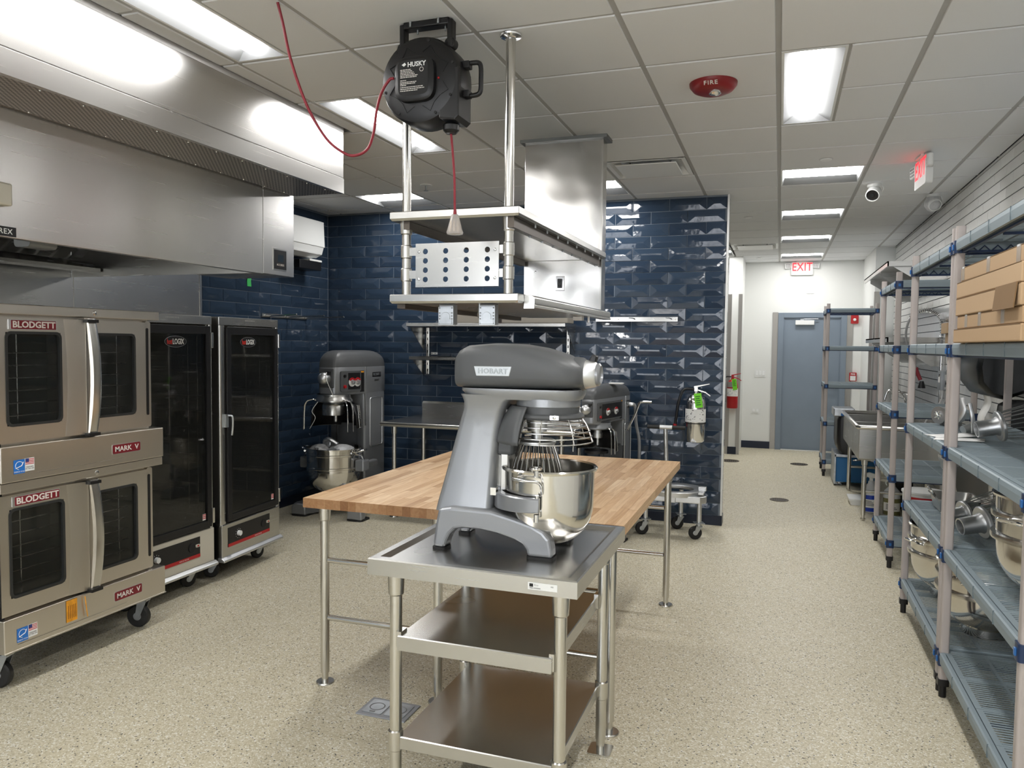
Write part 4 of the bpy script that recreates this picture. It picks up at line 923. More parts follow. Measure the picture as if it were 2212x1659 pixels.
b = MB(); b.sphere((GC[0]+0.06, YC-0.128, 1.345), 0.010, 10); b.box(GC[0]+0.045, GC[0]+0.075, YC-0.135, YC-0.118, 1.338, 1.352); b.build('guard_latch', M_CHR, mx)

# ================================================================ hanging double shelf and steel chase
oh = thing('hanging_shelf', 'stainless double shelf hung from the ceiling on two steel poles', 'shelf', (-1.36, 3.95, 1.75))
def oshelf(name, zt):
    b = MB(); x0, x1, y0, y1 = -1.663, -1.053, 3.098, 4.812; c = 0.028
    def o(a, z, cut): return [(x0+a+cut, y0+a, z), (x1-a-cut, y0+a, z), (x1-a, y0+a+cut, z), (x1-a, y1-a, z), (x0+a, y1-a, z), (x0+a, y0+a+cut, z)]
    b.loft([o(0.02, zt-0.040, 0.004), o(0.006, zt-0.040, 0.004), o(0.0, zt-0.030, 0.002), o(0.0, zt-0.003, 0.002), o(0.003, zt, 0.002)], True, False)
    return b.build(name, M_ST, oh)
us = oshelf('upper_shelf', 2.170); ls = oshelf('lower_shelf', 1.803)
for x in (-1.613, -1.121):
    y = 3.166; b = MB(); b.cyl((x, y, 1.765), (x, y, HC-0.007), 0.0205, 20); po = b.build('pole', M_STT, oh)
    b = MB(); b.lathe([(0.021, 0.0), (0.026, 0.003), (0.046, 0.006), (0.049, 0.012), (0.049, 0.0165), (0.021, 0.0165)], (x, y, HC-0.0225), 30); b.build('ceiling_flange', M_CHR, po)
    b = MB(); b.lathe([(0.0215, -0.055), (0.026, -0.050), (0.029, 0.0)], (x, y, 2.130), 20); b.build('shelf_socket', M_STT, po)
    for zc in (1.998, 1.895):
        b = MB(); b.lathe([(0.0215, -0.030), (0.0255, -0.026), (0.0255, 0.026), (0.0215, 0.030)], (x, y, zc), 20); b.build('collar', M_STT, po)
# punched plate between the poles
pm = MB(); px0, px1, pz0, pz1, py = -1.558, -1.160, 1.838, 2.032, 3.150
hx = [px0+0.048+k*0.099 for k in range(4)]; hz = [pz0+0.034+k*0.0415 for k in range(4)]; hr = 0.0125
xs_ = [px0]+[(hx[k]+hx[k+1])/2 for k in range(3)]+[px1]; zs_ = [pz0]+[(hz[k]+hz[k+1])/2 for k in range(3)]+[pz1]
for i in range(4):
    for j in range(4):
        n = 24; inn, out = [], []
        for k in range(n):
            a = 2*pi*(k+0.5)/n; inn.append((hx[i]+hr*cos(a), hz[j]+hr*sin(a)))
            c_, s2 = cos(a), sin(a); tx = ((xs_[i+1] if c_ > 0 else xs_[i])-hx[i])/c_; tz = ((zs_[j+1] if s2 > 0 else zs_[j])-hz[j])/s2; tt = min(abs(tx), abs(tz)); out.append((hx[i]+c_*tt, hz[j]+s2*tt))
        cor = [(xs_[a1], zs_[b1]) for a1, b1 in ((i+1, j+1), (i, j+1), (i, j), (i+1, j))]
        vs = [(p[0], py, p[1]) for p in inn+out+cor]; fs = [(k, (k+1) % n, n+(k+1) % n, n+k) for k in range(n)]
        for q, c4 in enumerate((2, 8, 14, 20)): fs.append((n+c4, n+c4+1, 2*n+q)) if 0 else None
        for k in range(n):
            p, q2 = out[k], out[(k+1) % n]
            if abs(p[0]-q2[0]) > 1e-6 and abs(p[1]-q2[1]) > 1e-6:
                best = min(range(4), key=lambda c5: (cor[c5][0]-p[0])**2+(cor[c5][1]-p[1])**2+(cor[c5][0]-q2[0])**2+(cor[c5][1]-q2[1])**2); fs.append((n+k, n+(k+1) % n, 2*n+best))
        pm._add(vs, fs)
pp = pm.build('punched_plate', M_ST, oh, solid=0.004)
b = MB()
for x in (px0+0.017, px1-0.017):
    for z in (pz0+0.036, pz1-0.036): b.lathe([(0.0001, -0.006), (0.005, -0.005), (0.007, 0)], (x, py-0.002, z), 12, 'y')
b.build('screws', M_CHR, pp)
b = MB()
for z in (1.895, 1.998): b.box(-1.595, -1.545, 3.153, 3.157, z-0.018, z+0.018); b.box(-1.175, -1.14, 3.153, 3.157, z-0.018, z+0.018)
b.build('plate_tab', M_STT, oh)
# rails and junction boxes under the shelves
b = MB(); b.rrect(-1.045, -1.012, 3.19, 4.79, 1.752, 1.800, 0.014, 'y'); b.box(-1.053, -1.010, 3.19, 4.79, 1.746, 1.757); b.build('ticket_rail', M_STT, ls, bevel=0.001)
b = MB(); b.prism([(-1.056, 1.742), (-1.008, 1.742), (-1.006, 1.79), (-1.05, 1.803)], 3.185, 3.19, 'y'); b.build('rail_cap', M_STT, ls)
b = MB(); b.box(-1.64, -1.60, 3.13, 4.78, 1.742, 1.762); b.box(-1.115, -1.085, 3.13, 4.78, 2.085, 2.129); b.box(-1.61, -1.58, 3.13, 4.78, 2.095, 2.129); b.build('under_channel', plain('table_reflection_brown', (0.10, 0.085, 0.07), 0.4, 0.7), oh)  # brown colour puts the butcher block's reflection into the steel channels
b = MB()
for k in range(8): b.cyl((-1.10, 3.4+k*0.19, 2.085), (-1.10, 3.4+k*0.19, 2.078), 0.006, 8); b.cyl((-1.075, 3.4+k*0.19, 2.13), (-1.075, 3.4+k*0.19, 2.12), 0.005, 8)
b.build('bolts', M_GALV, oh)
for x0, x1 in ((-1.444, -1.371), (-1.249, -1.174)):
    b = MB(); b.box(x0+0.004, x1-0.004, 3.152, 3.20, 1.672, 1.760); jb = b.build('junction_box', M_GALV, oh)
    cx = (x0+x1)/2; b = MB(); b.box(x0, x1, 3.146, 3.150, 1.668, 1.750); b.build('cover_plate', M_GALV, jb, bevel=0.0012)
    b = MB(); P = [(cx-0.020, 1.695), (cx-0.020, 1.706)]+[(cx+0.020*cos(a), 1.706+0.020*sin(a)) for a in [pi-pi*i/10 for i in range(11)]]+[(cx+0.020, 1.695), (cx+0.030, 1.693), (cx+0.030, 1.674), (cx-0.030, 1.674), (cx-0.030, 1.693)]
    b.prism(P, 3.1435, 3.1465, 'y'); b.build('outlet_flap', M_GALV, jb, bevel=0.001)
    b = MB()
    for x in (x0+0.007, x1-0.007):
        for z in (1.676, 1.696, 1.709, 1.722, 1.744): b.cyl((x, 3.147, z), (x, 3.1445, z), 0.0035, 8)
    b.cyl((x0+0.005, 3.148, 1.757), (x1-0.005, 3.148, 1.757), 0.0035, 8); b.build('screws', M_GREY, jb)
b = MB(); b.cyl((-1.262, 3.19, 1.762), (-1.262, 3.19, 1.725), 0.008, 12); b.tube(catmull([(-1.262, 3.19, 1.735), (-1.266, 3.18, 1.715), (-1.252, 3.16, 1.700)]), 0.005, 8); b.build('conduit', M_GALV, oh)
b = MB(); b.box(-1.10, -1.05, 4.20, 4.25, 1.725, 1.745); b.cyl((-1.03, 4.28, 1.746), (-1.03, 4.28, 1.715), 0.006, 8); b.build('rail_bracket', M_WP, oh)

ch = thing('steel_chase', 'wide polished stainless service chase from ceiling to hanging shelf', 'utility chase', (-1.34, 4.88, 1.75))
b = MB(); b.box(-1.600, -1.083, 4.822, 4.935, 1.765, HC-0.006); bo = b.build('body', M_STC, ch, bevel=0.002)
b = MB(); b.box(-1.091, -1.081, 4.815, 4.832, 1.765, HC-0.03); b.build('corner_strip', M_STT, ch)
b = MB(); b.box(-1.625, -1.055, 4.79, 4.96, HC-0.026, HC-0.0055); b.build('ceiling_collar', plain('collar_grey', (0.20, 0.205, 0.20), 0.45, 0.5), ch)
b = MB()
for x, z in ((-1.52, 2.06), (-1.47, 2.14), (-1.34, 2.01)): b.lathe([(0.0001, -0.004), (0.006, -0.003), (0.007, 0)], (x, 4.822, z), 10, 'y')
b.build('rivets', M_CHR, ch)
b = MB(); b.loft([[(x, y, z) for x, z in ((-1.376-a, 1.945-a*1.6), (-1.328+a, 1.945-a*1.6), (-1.328+a, 2.02+a*1.6), (-1.376-a, 2.02+a*1.6))] for a, y in ((0.006, 4.822), (0.004, 4.814), (-0.004, 4.814))], True, False); op = b.build('outlet_plate', M_CHR, ch)
b = MB(); b.rrect(-1.368, -1.336, 4.811, 4.816, 1.952, 2.012, 0.004, 'y'); b.build('outlet', M_GREY, op)
b = MB()
for zc in (1.968, 1.997):
    for x in (-1.357, -1.347): b.box(x-0.0012, x+0.0012, 4.8105, 4.812, zc-0.004, zc+0.004)
    b.cyl((-1.352, 4.8105, zc-0.009), (-1.352, 4.812, zc-0.009), 0.0025, 8)
b.build('sockets', M_DARK, op)

# ---------------------------------------------------------------- cord reel, feed cord and drop cord
rl = thing('cord_reel', 'black retractable cord reel hanging from the ceiling', 'cord reel', (-1.405, 2.93, 2.65))
RC = (-1.405, 0, 2.650); RY0, RY1 = 2.860, 3.020
b = MB(); b.lathe([(0.0001, RY0), (0.145, RY0), (0.168, RY0+0.010), (0.176, RY0+0.030), (0.176, RY1-0.030), (0.168, RY1-0.010), (0.145, RY1), (0.0001, RY1)], (RC[0], 0, RC[2]), 48, 'y'); b.build('drum_housing', M_BLK, rl)
b = MB(); b.prism([(RC[0]+0.085, RC[2]-0.03), (RC[0]+0.150, RC[2]+0.04), (RC[0]+0.172, RC[2]+0.04), (RC[0]+0.172, RC[2]-0.155), (RC[0]+0.155, RC[2]-0.170), (RC[0]+0.085, RC[2]-0.160)], RY0+0.006, RY1-0.02, 'y'); b.build('cord_outlet_housing', M_BLK, rl, bevel=0.006)
hp = [(RC[0]+0.118*cos(a), RC[2]+0.118*sin(a)) for a in [pi/8+pi/4*k for k in range(8)]]
b = MB()
for k in range(4):   # pressed ribs on the face
    a = pi/4+pi/2*k; r1_, r2_ = 0.135, 0.112
    P = [(r1_, a-0.45), (r1_, a-0.22), (r2_, a-0.12), (r2_, a+0.12), (r1_, a+0.22), (r1_, a+0.45)] if 0 else [(0.108, a-0.62), (0.140, a-0.40), (0.118, a-0.16), (0.118, a+0.16), (0.140, a+0.40), (0.108, a+0.62)]
    b.tube([(RC[0]+q*cos(w_), RY0-0.001, RC[2]+q*sin(w_)) for q, w_ in P], 0.0016, 6)
b.build('face_ribs', M_BLK, rl)
b = MB(); P0 = sup(RC[0]-0.008, RC[2]-0.005, 0.086, 0.088, 4, 40); P1 = sup(RC[0]-0.008, RC[2]-0.005, 0.078, 0.080, 4, 40)
b.loft([[(p[0], RY0+0.002, p[1]) for p in P0], [(p[0], RY0-0.026, p[1]) for p in P0], [(p[0], RY0-0.032, p[1]) for p in P1]], True, True); hc = b.build('hub_cover', M_BLK, rl)
b = MB(); b.prism(sup(RC[0]-0.010, RC[2]-0.002, 0.066, 0.070, 6, 32), RY0-0.0332, RY0-0.032, 'y'); lbx = b.build('rating_label', M_DARK, hc)
text('print', 'HUSKY', 0.026, (RC[0]+0.006, RY0-0.0335, RC[2]+0.048), '-y', M_WP, lbx, ext=0.0002, bold=0.0007, sx=0.98)
b = MB(); b.prism([(RC[0]-0.060, RC[2]+0.050), (RC[0]-0.050, RC[2]+0.043), (RC[0]-0.040, RC[2]+0.050), (RC[0]-0.046, RC[2]+0.058)], RY0-0.0336, RY0-0.033, 'y'); b.build('print_mark', M_WP, lbx)
b = MB(); yy = RY0-0.0336; rr_ = random.Random(5)
for z, w0, w1 in ((0.030, -0.066, -0.018), (0.024, -0.066, -0.012), (0.018, -0.066, -0.006), (0.012, -0.066, -0.002), (0.006, -0.066, 0.012), (0.000, -0.066, 0.006), (-0.012, -0.066, -0.040), (-0.019, -0.066, 0.006), (-0.025, -0.066, 0.000), (-0.031, -0.066, -0.040), (-0.039, -0.066, 0.034), (-0.046, -0.066, 0.040), (-0.053, -0.066, 0.010)):
    x = w0
    while x < w1:
        l_ = rr_.uniform(0.004, 0.012); b.box(RC[0]+x, RC[0]+min(x+l_, w1), yy, yy+0.0004, RC[2]+z-0.0016, RC[2]+z+0.0012); x += l_+0.0018
b.ring((RC[0]+0.028, yy, RC[2]+0.026), 0.008, 0.0012, 18, 5, 'y'); b.build('print_lines', M_LET, lbx)
b = MB()
for a in (0.35, 1.3, 2.3, 3.4, 4.1, 5.2, 5.8): b.cyl((RC[0]+0.155*cos(a), RY0+0.008, RC[2]+0.155*sin(a)), (RC[0]+0.155*cos(a), RY0+0.001, RC[2]+0.155*sin(a)), 0.006, 8)
b.build('screws', M_DARK, rl)
b = MB(); b.sphere((RC[0]+0.088, RY0-0.002, RC[2]-0.004), 0.005, 8); b.build('breaker_button', M_RED, rl)
b = MB(); b.tube(catmull([(RC[0]+0.165, 2.935, RC[2]+0.062), (RC[0]+0.205, 2.935, RC[2]+0.068), (RC[0]+0.236, 2.935, RC[2]+0.058), (RC[0]+0.240, 2.935, RC[2]+0.0), (RC[0]+0.236, 2.935, RC[2]-0.052), (RC[0]+0.205, 2.935, RC[2]-0.062), (RC[0]+0.165, 2.935, RC[2]-0.058)], 6), 0.010, 10)
for z in (0.060, -0.056): b.box(RC[0]+0.160, RC[0]+0.195, 2.915, 2.955, RC[2]+z-0.014, RC[2]+z+0.014)
b.build('carry_handle', M_BLK, rl, bevel=0.003)
b = MB(); b.box(-1.505, -1.300, 2.915, 2.965, HC-0.034, HC-0.006)
for x in (-1.512, -1.298):
    b.box(x-0.012, x+0.012, 2.918, 2.962, RC[2]+0.135, HC-0.012); b.cyl((x, 2.92, RC[2]+0.155), (x, 2.96, RC[2]+0.155), 0.024, 16)
b.build('hanging_bracket', M_BLK, rl, bevel=0.005)
b = MB()
for x in (-1.47, -1.345): b.cyl((x, 2.912, HC-0.03), (x, 2.912, HC-0.008), 0.005, 8); b.cyl((x+0.02, 2.94, HC-0.034), (x+0.02, 2.94, HC-0.052), 0.004, 8)
b.build('mount_bolts', M_GALV, rl)
b = MB(); b.lathe([(0.028, 0.012), (0.034, 0.004), (0.033, -0.016), (0.022, -0.028), (0.006, -0.03)], (-1.292, 2.93, RC[2]-0.180), 24); b.build('cord_stop', M_BLK, rl)
cdp = [(-1.888, 2.60, HC-0.004), (-1.880, 2.62, 2.84), (-1.868, 2.66, 2.70), (-1.830, 2.71, 2.54), (-1.775, 2.76, 2.42), (-1.710, 2.79, 2.362), (-1.660, 2.80, 2.350), (-1.610, 2.81, 2.375), (-1.588, 2.82, 2.44), (-1.580, 2.83, 2.53), (-1.562, 2.835, 2.60), (-1.525, 2.832, 2.648), (-1.503, 2.832, 2.654)]
b = MB(); b.tube(catmull(cdp, 6), 0.0058, 8); tag(b.build('feed_cord', M_CORD), 'red power cord looping from ceiling to side of the reel', 'cord')
dc = thing('drop_cord', 'red cord with clear plug connector hanging below the reel', 'cord', (-1.28, 2.93, 2.1))
b = MB(); b.tube(catmull([(-1.292, 2.93, 2.440), (-1.284, 2.93, 2.36), (-1.276, 2.93, 2.26), (-1.274, 2.93, 2.17), (-1.2725, 2.93, 2.112)], 6), 0.0052, 8); b.build('cable', M_CORD, dc)
b = MB(); b.lathe([(0.006, 2.135), (0.008, 2.115), (0.010, 2.112)], (-1.2725, 2.93, 0), 12); b.build('strain_relief', M_CORD, dc)
b = MB(); b.loft([[(-1.2725+p[0], 2.93+p[1], z) for p in sup(0, 0, w_, d_, 4, 20)] for z, w_, d_ in ((2.114, 0.012, 0.010), (2.106, 0.016, 0.013), (2.06, 0.027, 0.021), (2.042, 0.033, 0.024), (2.034, 0.030, 0.022), (2.032, 0.020, 0.015))], True, True); b.build('connector', M_CLEAR, dc)
b = MB()
for x in (-0.014, 0.0, 0.014): b.box(-1.2725+x-0.003, -1.2725+x+0.003, 2.924, 2.936, 2.045, 2.09)
b.build('contacts', M_ORA if 0 else plain('brass', (0.55, 0.42, 0.25), 0.35, 0.8), dc)
# ================================================================ along the blue wall
def floor_mixer(label, loc, rz, d, plastic):
    """standing planetary mixer; local frame, front towards +X, +Y is the control side"""
    t = thing('floor_mixer', label, 'mixer', loc, rz, 'floor mixers by the blue wall')
    W = d['w']; h = W/2; xb, xc, xf = d['xb'], d['xc'], d['xf']; z0, z1, zd = d['z0'], d['z1'], d['zd']; BR = d['br']; bx = d['bx']; bz = d['bz']; k_ = d['s']
    B = lambda mb, n, m_, p=t, **kw: mb.build(n, m_, p, local=True, **kw)
    b = MB(); b.rrect(xb, xc, -h*0.98, h*0.98, 0.05, z1, 0.03*k_, 'z'); col = B(b, 'column', M_MIXG)
    b = MB(); b.rrect((xb+xc)/2-0.12*k_, (xb+xc)/2+0.10*k_, h*0.98, h*0.98+0.004, z0-0.50*k_, z0-0.05*k_, 0.02, 'y'); B(b, 'access_cover', M_MIXG, col, bevel=0.002)
    b = MB(); P = rpoly((xb+xc)/2-0.125*k_, (xb+xc)/2+0.105*k_, z0-0.505*k_, z0-0.045*k_, 0.022, 4); b.tube([(p[0], h*0.98+0.003, p[1]) for p in P], 0.004, 6, closed=True); B(b, 'cover_rim', M_ALU, col)
    # head: body and domed lid
    b = MB(); P = [(xb+0.02, -h), (xb, -h+0.02), (xb, h-0.02), (xb+0.02, h), (xc, h), (xc+0.03, h*0.99), (xf-0.04*k_, h*0.56), (xf-0.012*k_, h*0.46), (xf, h*0.32), (xf, -h*0.32), (xf-0.012*k_, -h*0.46), (xf-0.04*k_, -h*0.56), (xc+0.03, -h*0.99), (xc, -h)]
    sec = []
    for i in range(len(P)):
        for q in range(3): a_, c_ = P[i], P[(i+1) % len(P)]; sec.append(Vector((a_[0]+(c_[0]-a_[0])*q/3, a_[1]+(c_[1]-a_[1])*q/3, 0)))
    sec.append(sec[0])
    def hp_(z, ins): cx = (xb+xf)/2; return [(cx+(p.x-cx)*(1-ins*0.8), p.y*(1-ins), z) for p in sec[:-1]]
    b.loft([hp_(z0, 0.04), hp_(z0+0.012, 0.0), hp_(z1-0.006, 0.0), hp_(z1, 0.012)], True, True); B(b, 'head', M_MIXG)
    hh = zd-z1; b = MB(); rs = []
    for q in range(9): a = pi/2*q/8; rs.append(hp_(z1+hh*sin(a)**0.9, 0.005+0.62*(1-cos(a))**1.15))
    b.loft(rs, True, True); B(b, 'lid', M_MIXD)
    b = MB(); b.tube([(xc-0.02, (h+0.001)*1.0*cos(a), z1+hh*max(0, sin(a))**0.75*1.0+0.001) for a in [pi*i/16 for i in range(17)]], 0.004, 6) if 0 else b.box(xc-0.012, xc-0.004, h-0.004, h+0.003, z0-0.3*k_, z1); B(b, 'seam_highlight', M_ALU)  # bright strip stands in for the highlight along the column's front seam
    # hub knob on the front
    zc = z0+0.62*(z1-z0)
    b = MB(); b.box(xf-0.012, xf+0.006, -h*0.40, h*0.40, zc-0.09*k_, zc+0.08*k_); B(b, 'hub_plate', M_MIXD, bevel=0.008)
    b = MB(); b.lathe([(0.055*k_, 0.0), (0.052*k_, 0.045*k_), (0.045*k_, 0.06*k_), (0.024*k_, 0.078*k_), (0.0001, 0.082*k_)], (xf+0.004, -0.01*k_, zc-0.005), 26, 'x'); B(b, 'hub_knob', M_ALU)
    b = MB(); b.box(xf+0.01, xf+0.045*k_, 0.025*k_, 0.052*k_, zc+0.035*k_, zc+0.06*k_); B(b, 'hub_lever', M_BLK, bevel=0.003)
    # control panel with two dials on the tapering +Y cheek of the head
    A0, A1 = Vector((xc+0.03, h, 0)), Vector((xf-0.04*k_, h*0.56, 0)); ang = math.atan2(A1.y-A0.y, A1.x-A0.x); LN = (A1-A0).length
    mt = Matrix.Translation(A0) @ Matrix.Rotation(ang, 4, 'Z')      # u from the column towards the front, v outwards
    pu0, pu1 = LN*0.16, LN*0.97; pz0, pz1 = z0+0.12*(z1-z0), z0+0.86*(z1-z0)
    b = MB(); b.prism(rpoly(pu0, pu1, pz0, pz1, 0.014*k_), -0.02, 0.016*k_, 'y', True, mt); pn = B(b, 'control_panel', M_MIXD)
    b = MB(); b.box(pu0+0.012*k_, pu1-0.085*k_, 0.015*k_, 0.0175*k_, pz0+0.018*k_, pz1-0.018*k_, mt); B(b, 'panel_face', M_BLK, pn)
    for q in range(2):
        xx = pu0+(pu1-0.085*k_-pu0)*(0.30+0.42*q); zz = (pz0+pz1)/2-0.010*k_
        b = MB(); b.lathe([(0.040*k_, 0.0), (0.040*k_, 0.004), (0.032*k_, 0.006), (0.0001, 0.006)], (xx, 0.017*k_, zz), 26, 'y', mtx=mt); dl = B(b, 'dial', M_WP, pn)
        b = MB(); b.lathe([(0.021*k_, 0.004), (0.018*k_, 0.028*k_), (0.0001, 0.030*k_)], (xx, 0.017*k_, zz), 18, 'y', mtx=mt); B(b, 'dial_grip', M_ALU, dl)
        b = MB(); b.lathe([(0.042*k_, 0.0035), (0.042*k_, 0.0075), (0.024*k_, 0.0085)], (xx, 0.017*k_, zz), 16, 'y', a0=R(-62), a1=R(62), mtx=mt); B(b, 'dial_red_arc', M_RED, dl)
    b = MB(); b.lathe([(0.016*k_, 0), (0.014*k_, 0.014*k_), (0.0001, 0.016*k_)], (pu1-0.042*k_, 0.016*k_, pz0+0.045*k_), 16, 'y', mtx=mt); B(b, 'stop_button', M_RED, pn)
    b = MB(); b.lathe([(0.014*k_, 0), (0.013*k_, 0.010*k_), (0.0001, 0.011*k_)], (pu1-0.042*k_, 0.016*k_, pz1-0.045*k_), 16, 'y', mtx=mt); B(b, 'start_button', M_BLK, pn)
    b = MB(); b.box(pu0-0.050*k_, pu0-0.004*k_, -0.01, 0.0035, z0+0.02*k_, pz1, mt); wl = B(b, 'warning_label', M_BLK)
    b = MB(); b.box(pu0-0.049*k_, pu0-0.005*k_, 0.003, 0.0042, pz1-0.018*k_, pz1-0.004*k_, mt); B(b, 'label_band', M_ORA, wl)
    cx = (xb+xc)/2-0.01
    b = MB(); b.box(cx-0.085*k_, cx+0.075*k_, h-0.004, h+0.004, z1-0.10*k_, z1-0.055*k_); bd = B(b, 'name_plate', M_BLK, bevel=0.002)
    text('lettering', 'HOBART', 0.036*k_, (cx-0.005, h+0.0045, z1-0.078*k_), None, M_ALU, bd, rot=(pi/2, 0, pi), bold=0.0006, ext=0.001)
    text('lettering', 'LEGACY', 0.024*k_, (cx-0.005, h+0.0035, z1-0.132*k_), None, M_INK, t, rot=(pi/2, 0, pi), bold=0.0004, ext=0.0005)
    # planetary, shaft
    b = MB(); b.lathe([(0.15*k_, z0+0.004), (0.15*k_, z0-0.025*k_), (0.165*k_, z0-0.045*k_), (0.165*k_, z0-0.06*k_), (0.12*k_, z0-0.075*k_), (0.0001, z0-0.075*k_)], (bx, 0, 0), 30); B(b, 'planetary_head', M_MIXG if not plastic else M_ST)
    b = MB(); b.lathe([(0.045*k_, z0-0.07*k_), (0.045*k_, z0-0.12*k_), (0.055*k_, z0-0.12*k_), (0.055*k_, z0-0.17*k_), (0.018*k_, z0-0.175*k_), (0.016*k_, z0-0.25*k_), (0.0001, z0-0.26*k_)], (bx-0.03, 0, 0), 20); B(b, 'agitator_shaft', M_ALU)
    # guard: rear half black shield, front wire hoops
    gz0, gz1, gr = z0-0.30*k_, z0-0.055*k_, BR*1.06
    b = MB(); nA = 18; rows = [(gz0, gr*0.93), ((gz0+gz1)/2, gr*0.88), (gz1-0.03*k_, gr*0.72)]
    vs = [(bx+r*cos(a), r*sin(a), z) for z, r in rows for a in [R(88)+(R(272)-R(88))*j/nA for j in range(nA+1)]]
    b._add(vs, [(i*(nA+1)+j, i*(nA+1)+j+1, (i+1)*(nA+1)+j+1, (i+1)*(nA+1)+j) for i in range(2) for j in range(nA)], True); B(b, 'rear_shield', M_BLK, solid=0.006)
    b = MB()
    for q in range(6): z = gz0+(gz1-0.04*k_-gz0)*q/5; b.ring((bx, 0, z), gr*(0.95-0.08*(q/5)**2), 0.0028*k_, 30, 6, 'z', R(92), R(268))
    for a in (R(100), R(130), R(180), R(230), R(260)): b.tube([(bx+gr*0.95*cos(a), gr*0.95*sin(a), gz0), (bx+gr*0.87*cos(a), gr*0.87*sin(a), gz1-0.04*k_)], 0.0028*k_, 6)
    B(b, 'guard_wires', M_WIRE)
    b = MB()
    for a in (R(-70), R(-58), R(58), R(70)):
        r = gr; b.tube(catmull([(bx+0.16*k_*cos(a), 0.16*k_*sin(a), gz1), (bx+r*0.75*cos(a), r*0.75*sin(a), gz1+0.01*k_), (bx+r*1.0*cos(a), r*1.0*sin(a), gz1-0.04*k_), (bx+r*1.05*cos(a), r*1.05*sin(a), gz0-0.02*k_)], 6), 0.006*k_, 8)
    B(b, 'guard_hoops', M_CHR)
    # bowl, its carrier arms and clamps
    b = MB(); prof = [(0.0001, bz)]
    H = d['bh']
    prof += [(BR*0.5*sin(pi/2*i/4), bz+0.0) for i in range(1, 2)]
    prof = [(0.0001, bz)] + [(BR*0.97*sin(pi/2*i/10)**0.85, bz+H*0.48*(1-cos(pi/2*i/10))) for i in range(1, 11)]
    zr = bz+H
    prof += [(BR*0.985, bz+H*0.56), (BR*1.015, bz+H*0.57), (BR*1.015, bz+H*0.60), (BR*0.99, bz+H*0.61), (BR, bz+H*0.84), (BR*1.03, bz+H*0.85), (BR*1.03, bz+H*0.875), (BR, bz+H*0.885), (BR, zr-0.012), (BR+0.012, zr-0.008), (BR+0.012, zr), (BR-0.004, zr)]
    prof += [(BR-0.004, bz+H*0.5)] + [((BR*0.97-0.004)*sin(pi/2*i/8)**0.85, bz+0.005+H*0.48*(1-cos(pi/2*i/8))) for i in range(8, 0, -1)] + [(0.0001, bz+0.005)]
    b.lathe(prof, (bx, 0, 0), 44); bo = B(b, 'mixing_bowl', M_POL)
    b = MB()
    for sg in (1, -1): b.tube(catmull([(bx-0.06, sg*BR*1.0, zr-0.03), (bx-0.04, sg*(BR+0.07), zr-0.012), (bx+0.04, sg*(BR+0.07), zr-0.012), (bx+0.06, sg*BR*1.0, zr-0.03)], 5), 0.009, 8)
    B(b, 'bowl_handle', M_CHR, bo)
    b = MB()
    for sg in (1, -1):
        b.box(bx-0.06*k_, bx+0.05*k_, sg*(BR+0.045*k_)-0.045*k_, sg*(BR+0.045*k_)+0.045*k_, bz+H*0.52, bz+H*0.76); b.box(xc-0.01, bx, sg*(BR+0.04*k_)-0.03*k_, sg*(BR+0.04*k_)+0.03*k_, bz+H*0.56, bz+H*0.70)
    B(b, 'bowl_carrier', M_MIXG, bevel=0.012)
    b = MB()
    for sg in (1, -1): b.tube(catmull([(bx, sg*(BR+0.06*k_), bz+H*0.76), (bx+0.02*k_, sg*(BR+0.05*k_), bz+H*0.86), (bx+0.07*k_, sg*(BR+0.02*k_), bz+H*0.90)], 4), 0.010*k_, 8)
    B(b, 'bowl_clamp', M_CHR)
    b = MB(); b.box(xc-0.006, xc+0.012, -0.10*k_, 0.10*k_, 0.35, z0-0.28*k_); b.box(xc+0.0, xc+0.025, h*0.62, h*0.90, 0.22, z0-0.3*k_); b.box(xc+0.0, xc+0.025, -h*0.90, -h*0.62, 0.22, z0-0.3*k_); B(b, 'bowl_slide', M_MIXD)
    # base with two forward legs
    b = MB(); b.rrect(xb-0.02, xc+0.06, -h*1.05, h*1.05, 0.012, 0.14*k_, 0.05*k_, 'z')
    fx = d['fx']; fy = d['fy']
    for sg in (1, -1):
        rg = []
        for q in range(7):
            s_ = q/6; x = xc+(fx-xc)*s_; y = sg*(h*0.55+(fy-h*0.55)*min(1, s_*1.25)); hw = 0.075*k_; ht = (0.17-0.055*s_)*k_
            rg.append([(x, y-hw, 0.012), (x, y+hw, 0.012), (x, y+hw*0.95, ht*0.75), (x, y+hw*0.6, ht), (x, y-hw*0.6, ht), (x, y-hw*0.95, ht*0.75)])
        b.loft(rg, True, True)
    B(b, 'base', M_MIXS, bevel=0.01)
    for sg in (1, -1):
        b = MB(); b.rrect(fx-0.16*k_, fx+0.004, sg*fy-0.08*k_, sg*fy+0.08*k_, 0.0, 0.014, 0.03*k_, 'z'); B(b, 'rubber_foot', M_RUB)
    b = MB(); b.rrect(xb-0.02, xb+0.12*k_, -h, h, 0.0, 0.012, 0.03*k_, 'z'); B(b, 'rubber_foot', M_RUB)
    if plastic:   # bags stuffed in the bowl and the packing still tied on
        rn = random.Random(2)
        for (x, y, r, m_) in ((bx+0.03, 0.10, 0.10, M_FILM), (bx+0.02, -0.13, 0.085, M_FILM)):
            b = MB(); n = 20; kk = 10; rings = []
            for i in range(kk+1):
                a = pi*i/kk; ring_ = []
                for j in range(n):
                    tt = 2*pi*j/n; rr = r*sin(a)*(1+0.22*sin(3*tt+i)+rn.uniform(-0.08, 0.08)); ring_.append((x+rr*cos(tt), y+rr*sin(tt)*1.2, zr-0.04-r*0.75*cos(a)*1.0+0.0))
                rings.append(ring_)
            b.loft(rings, False, True); B(b, 'plastic_bag', m_)
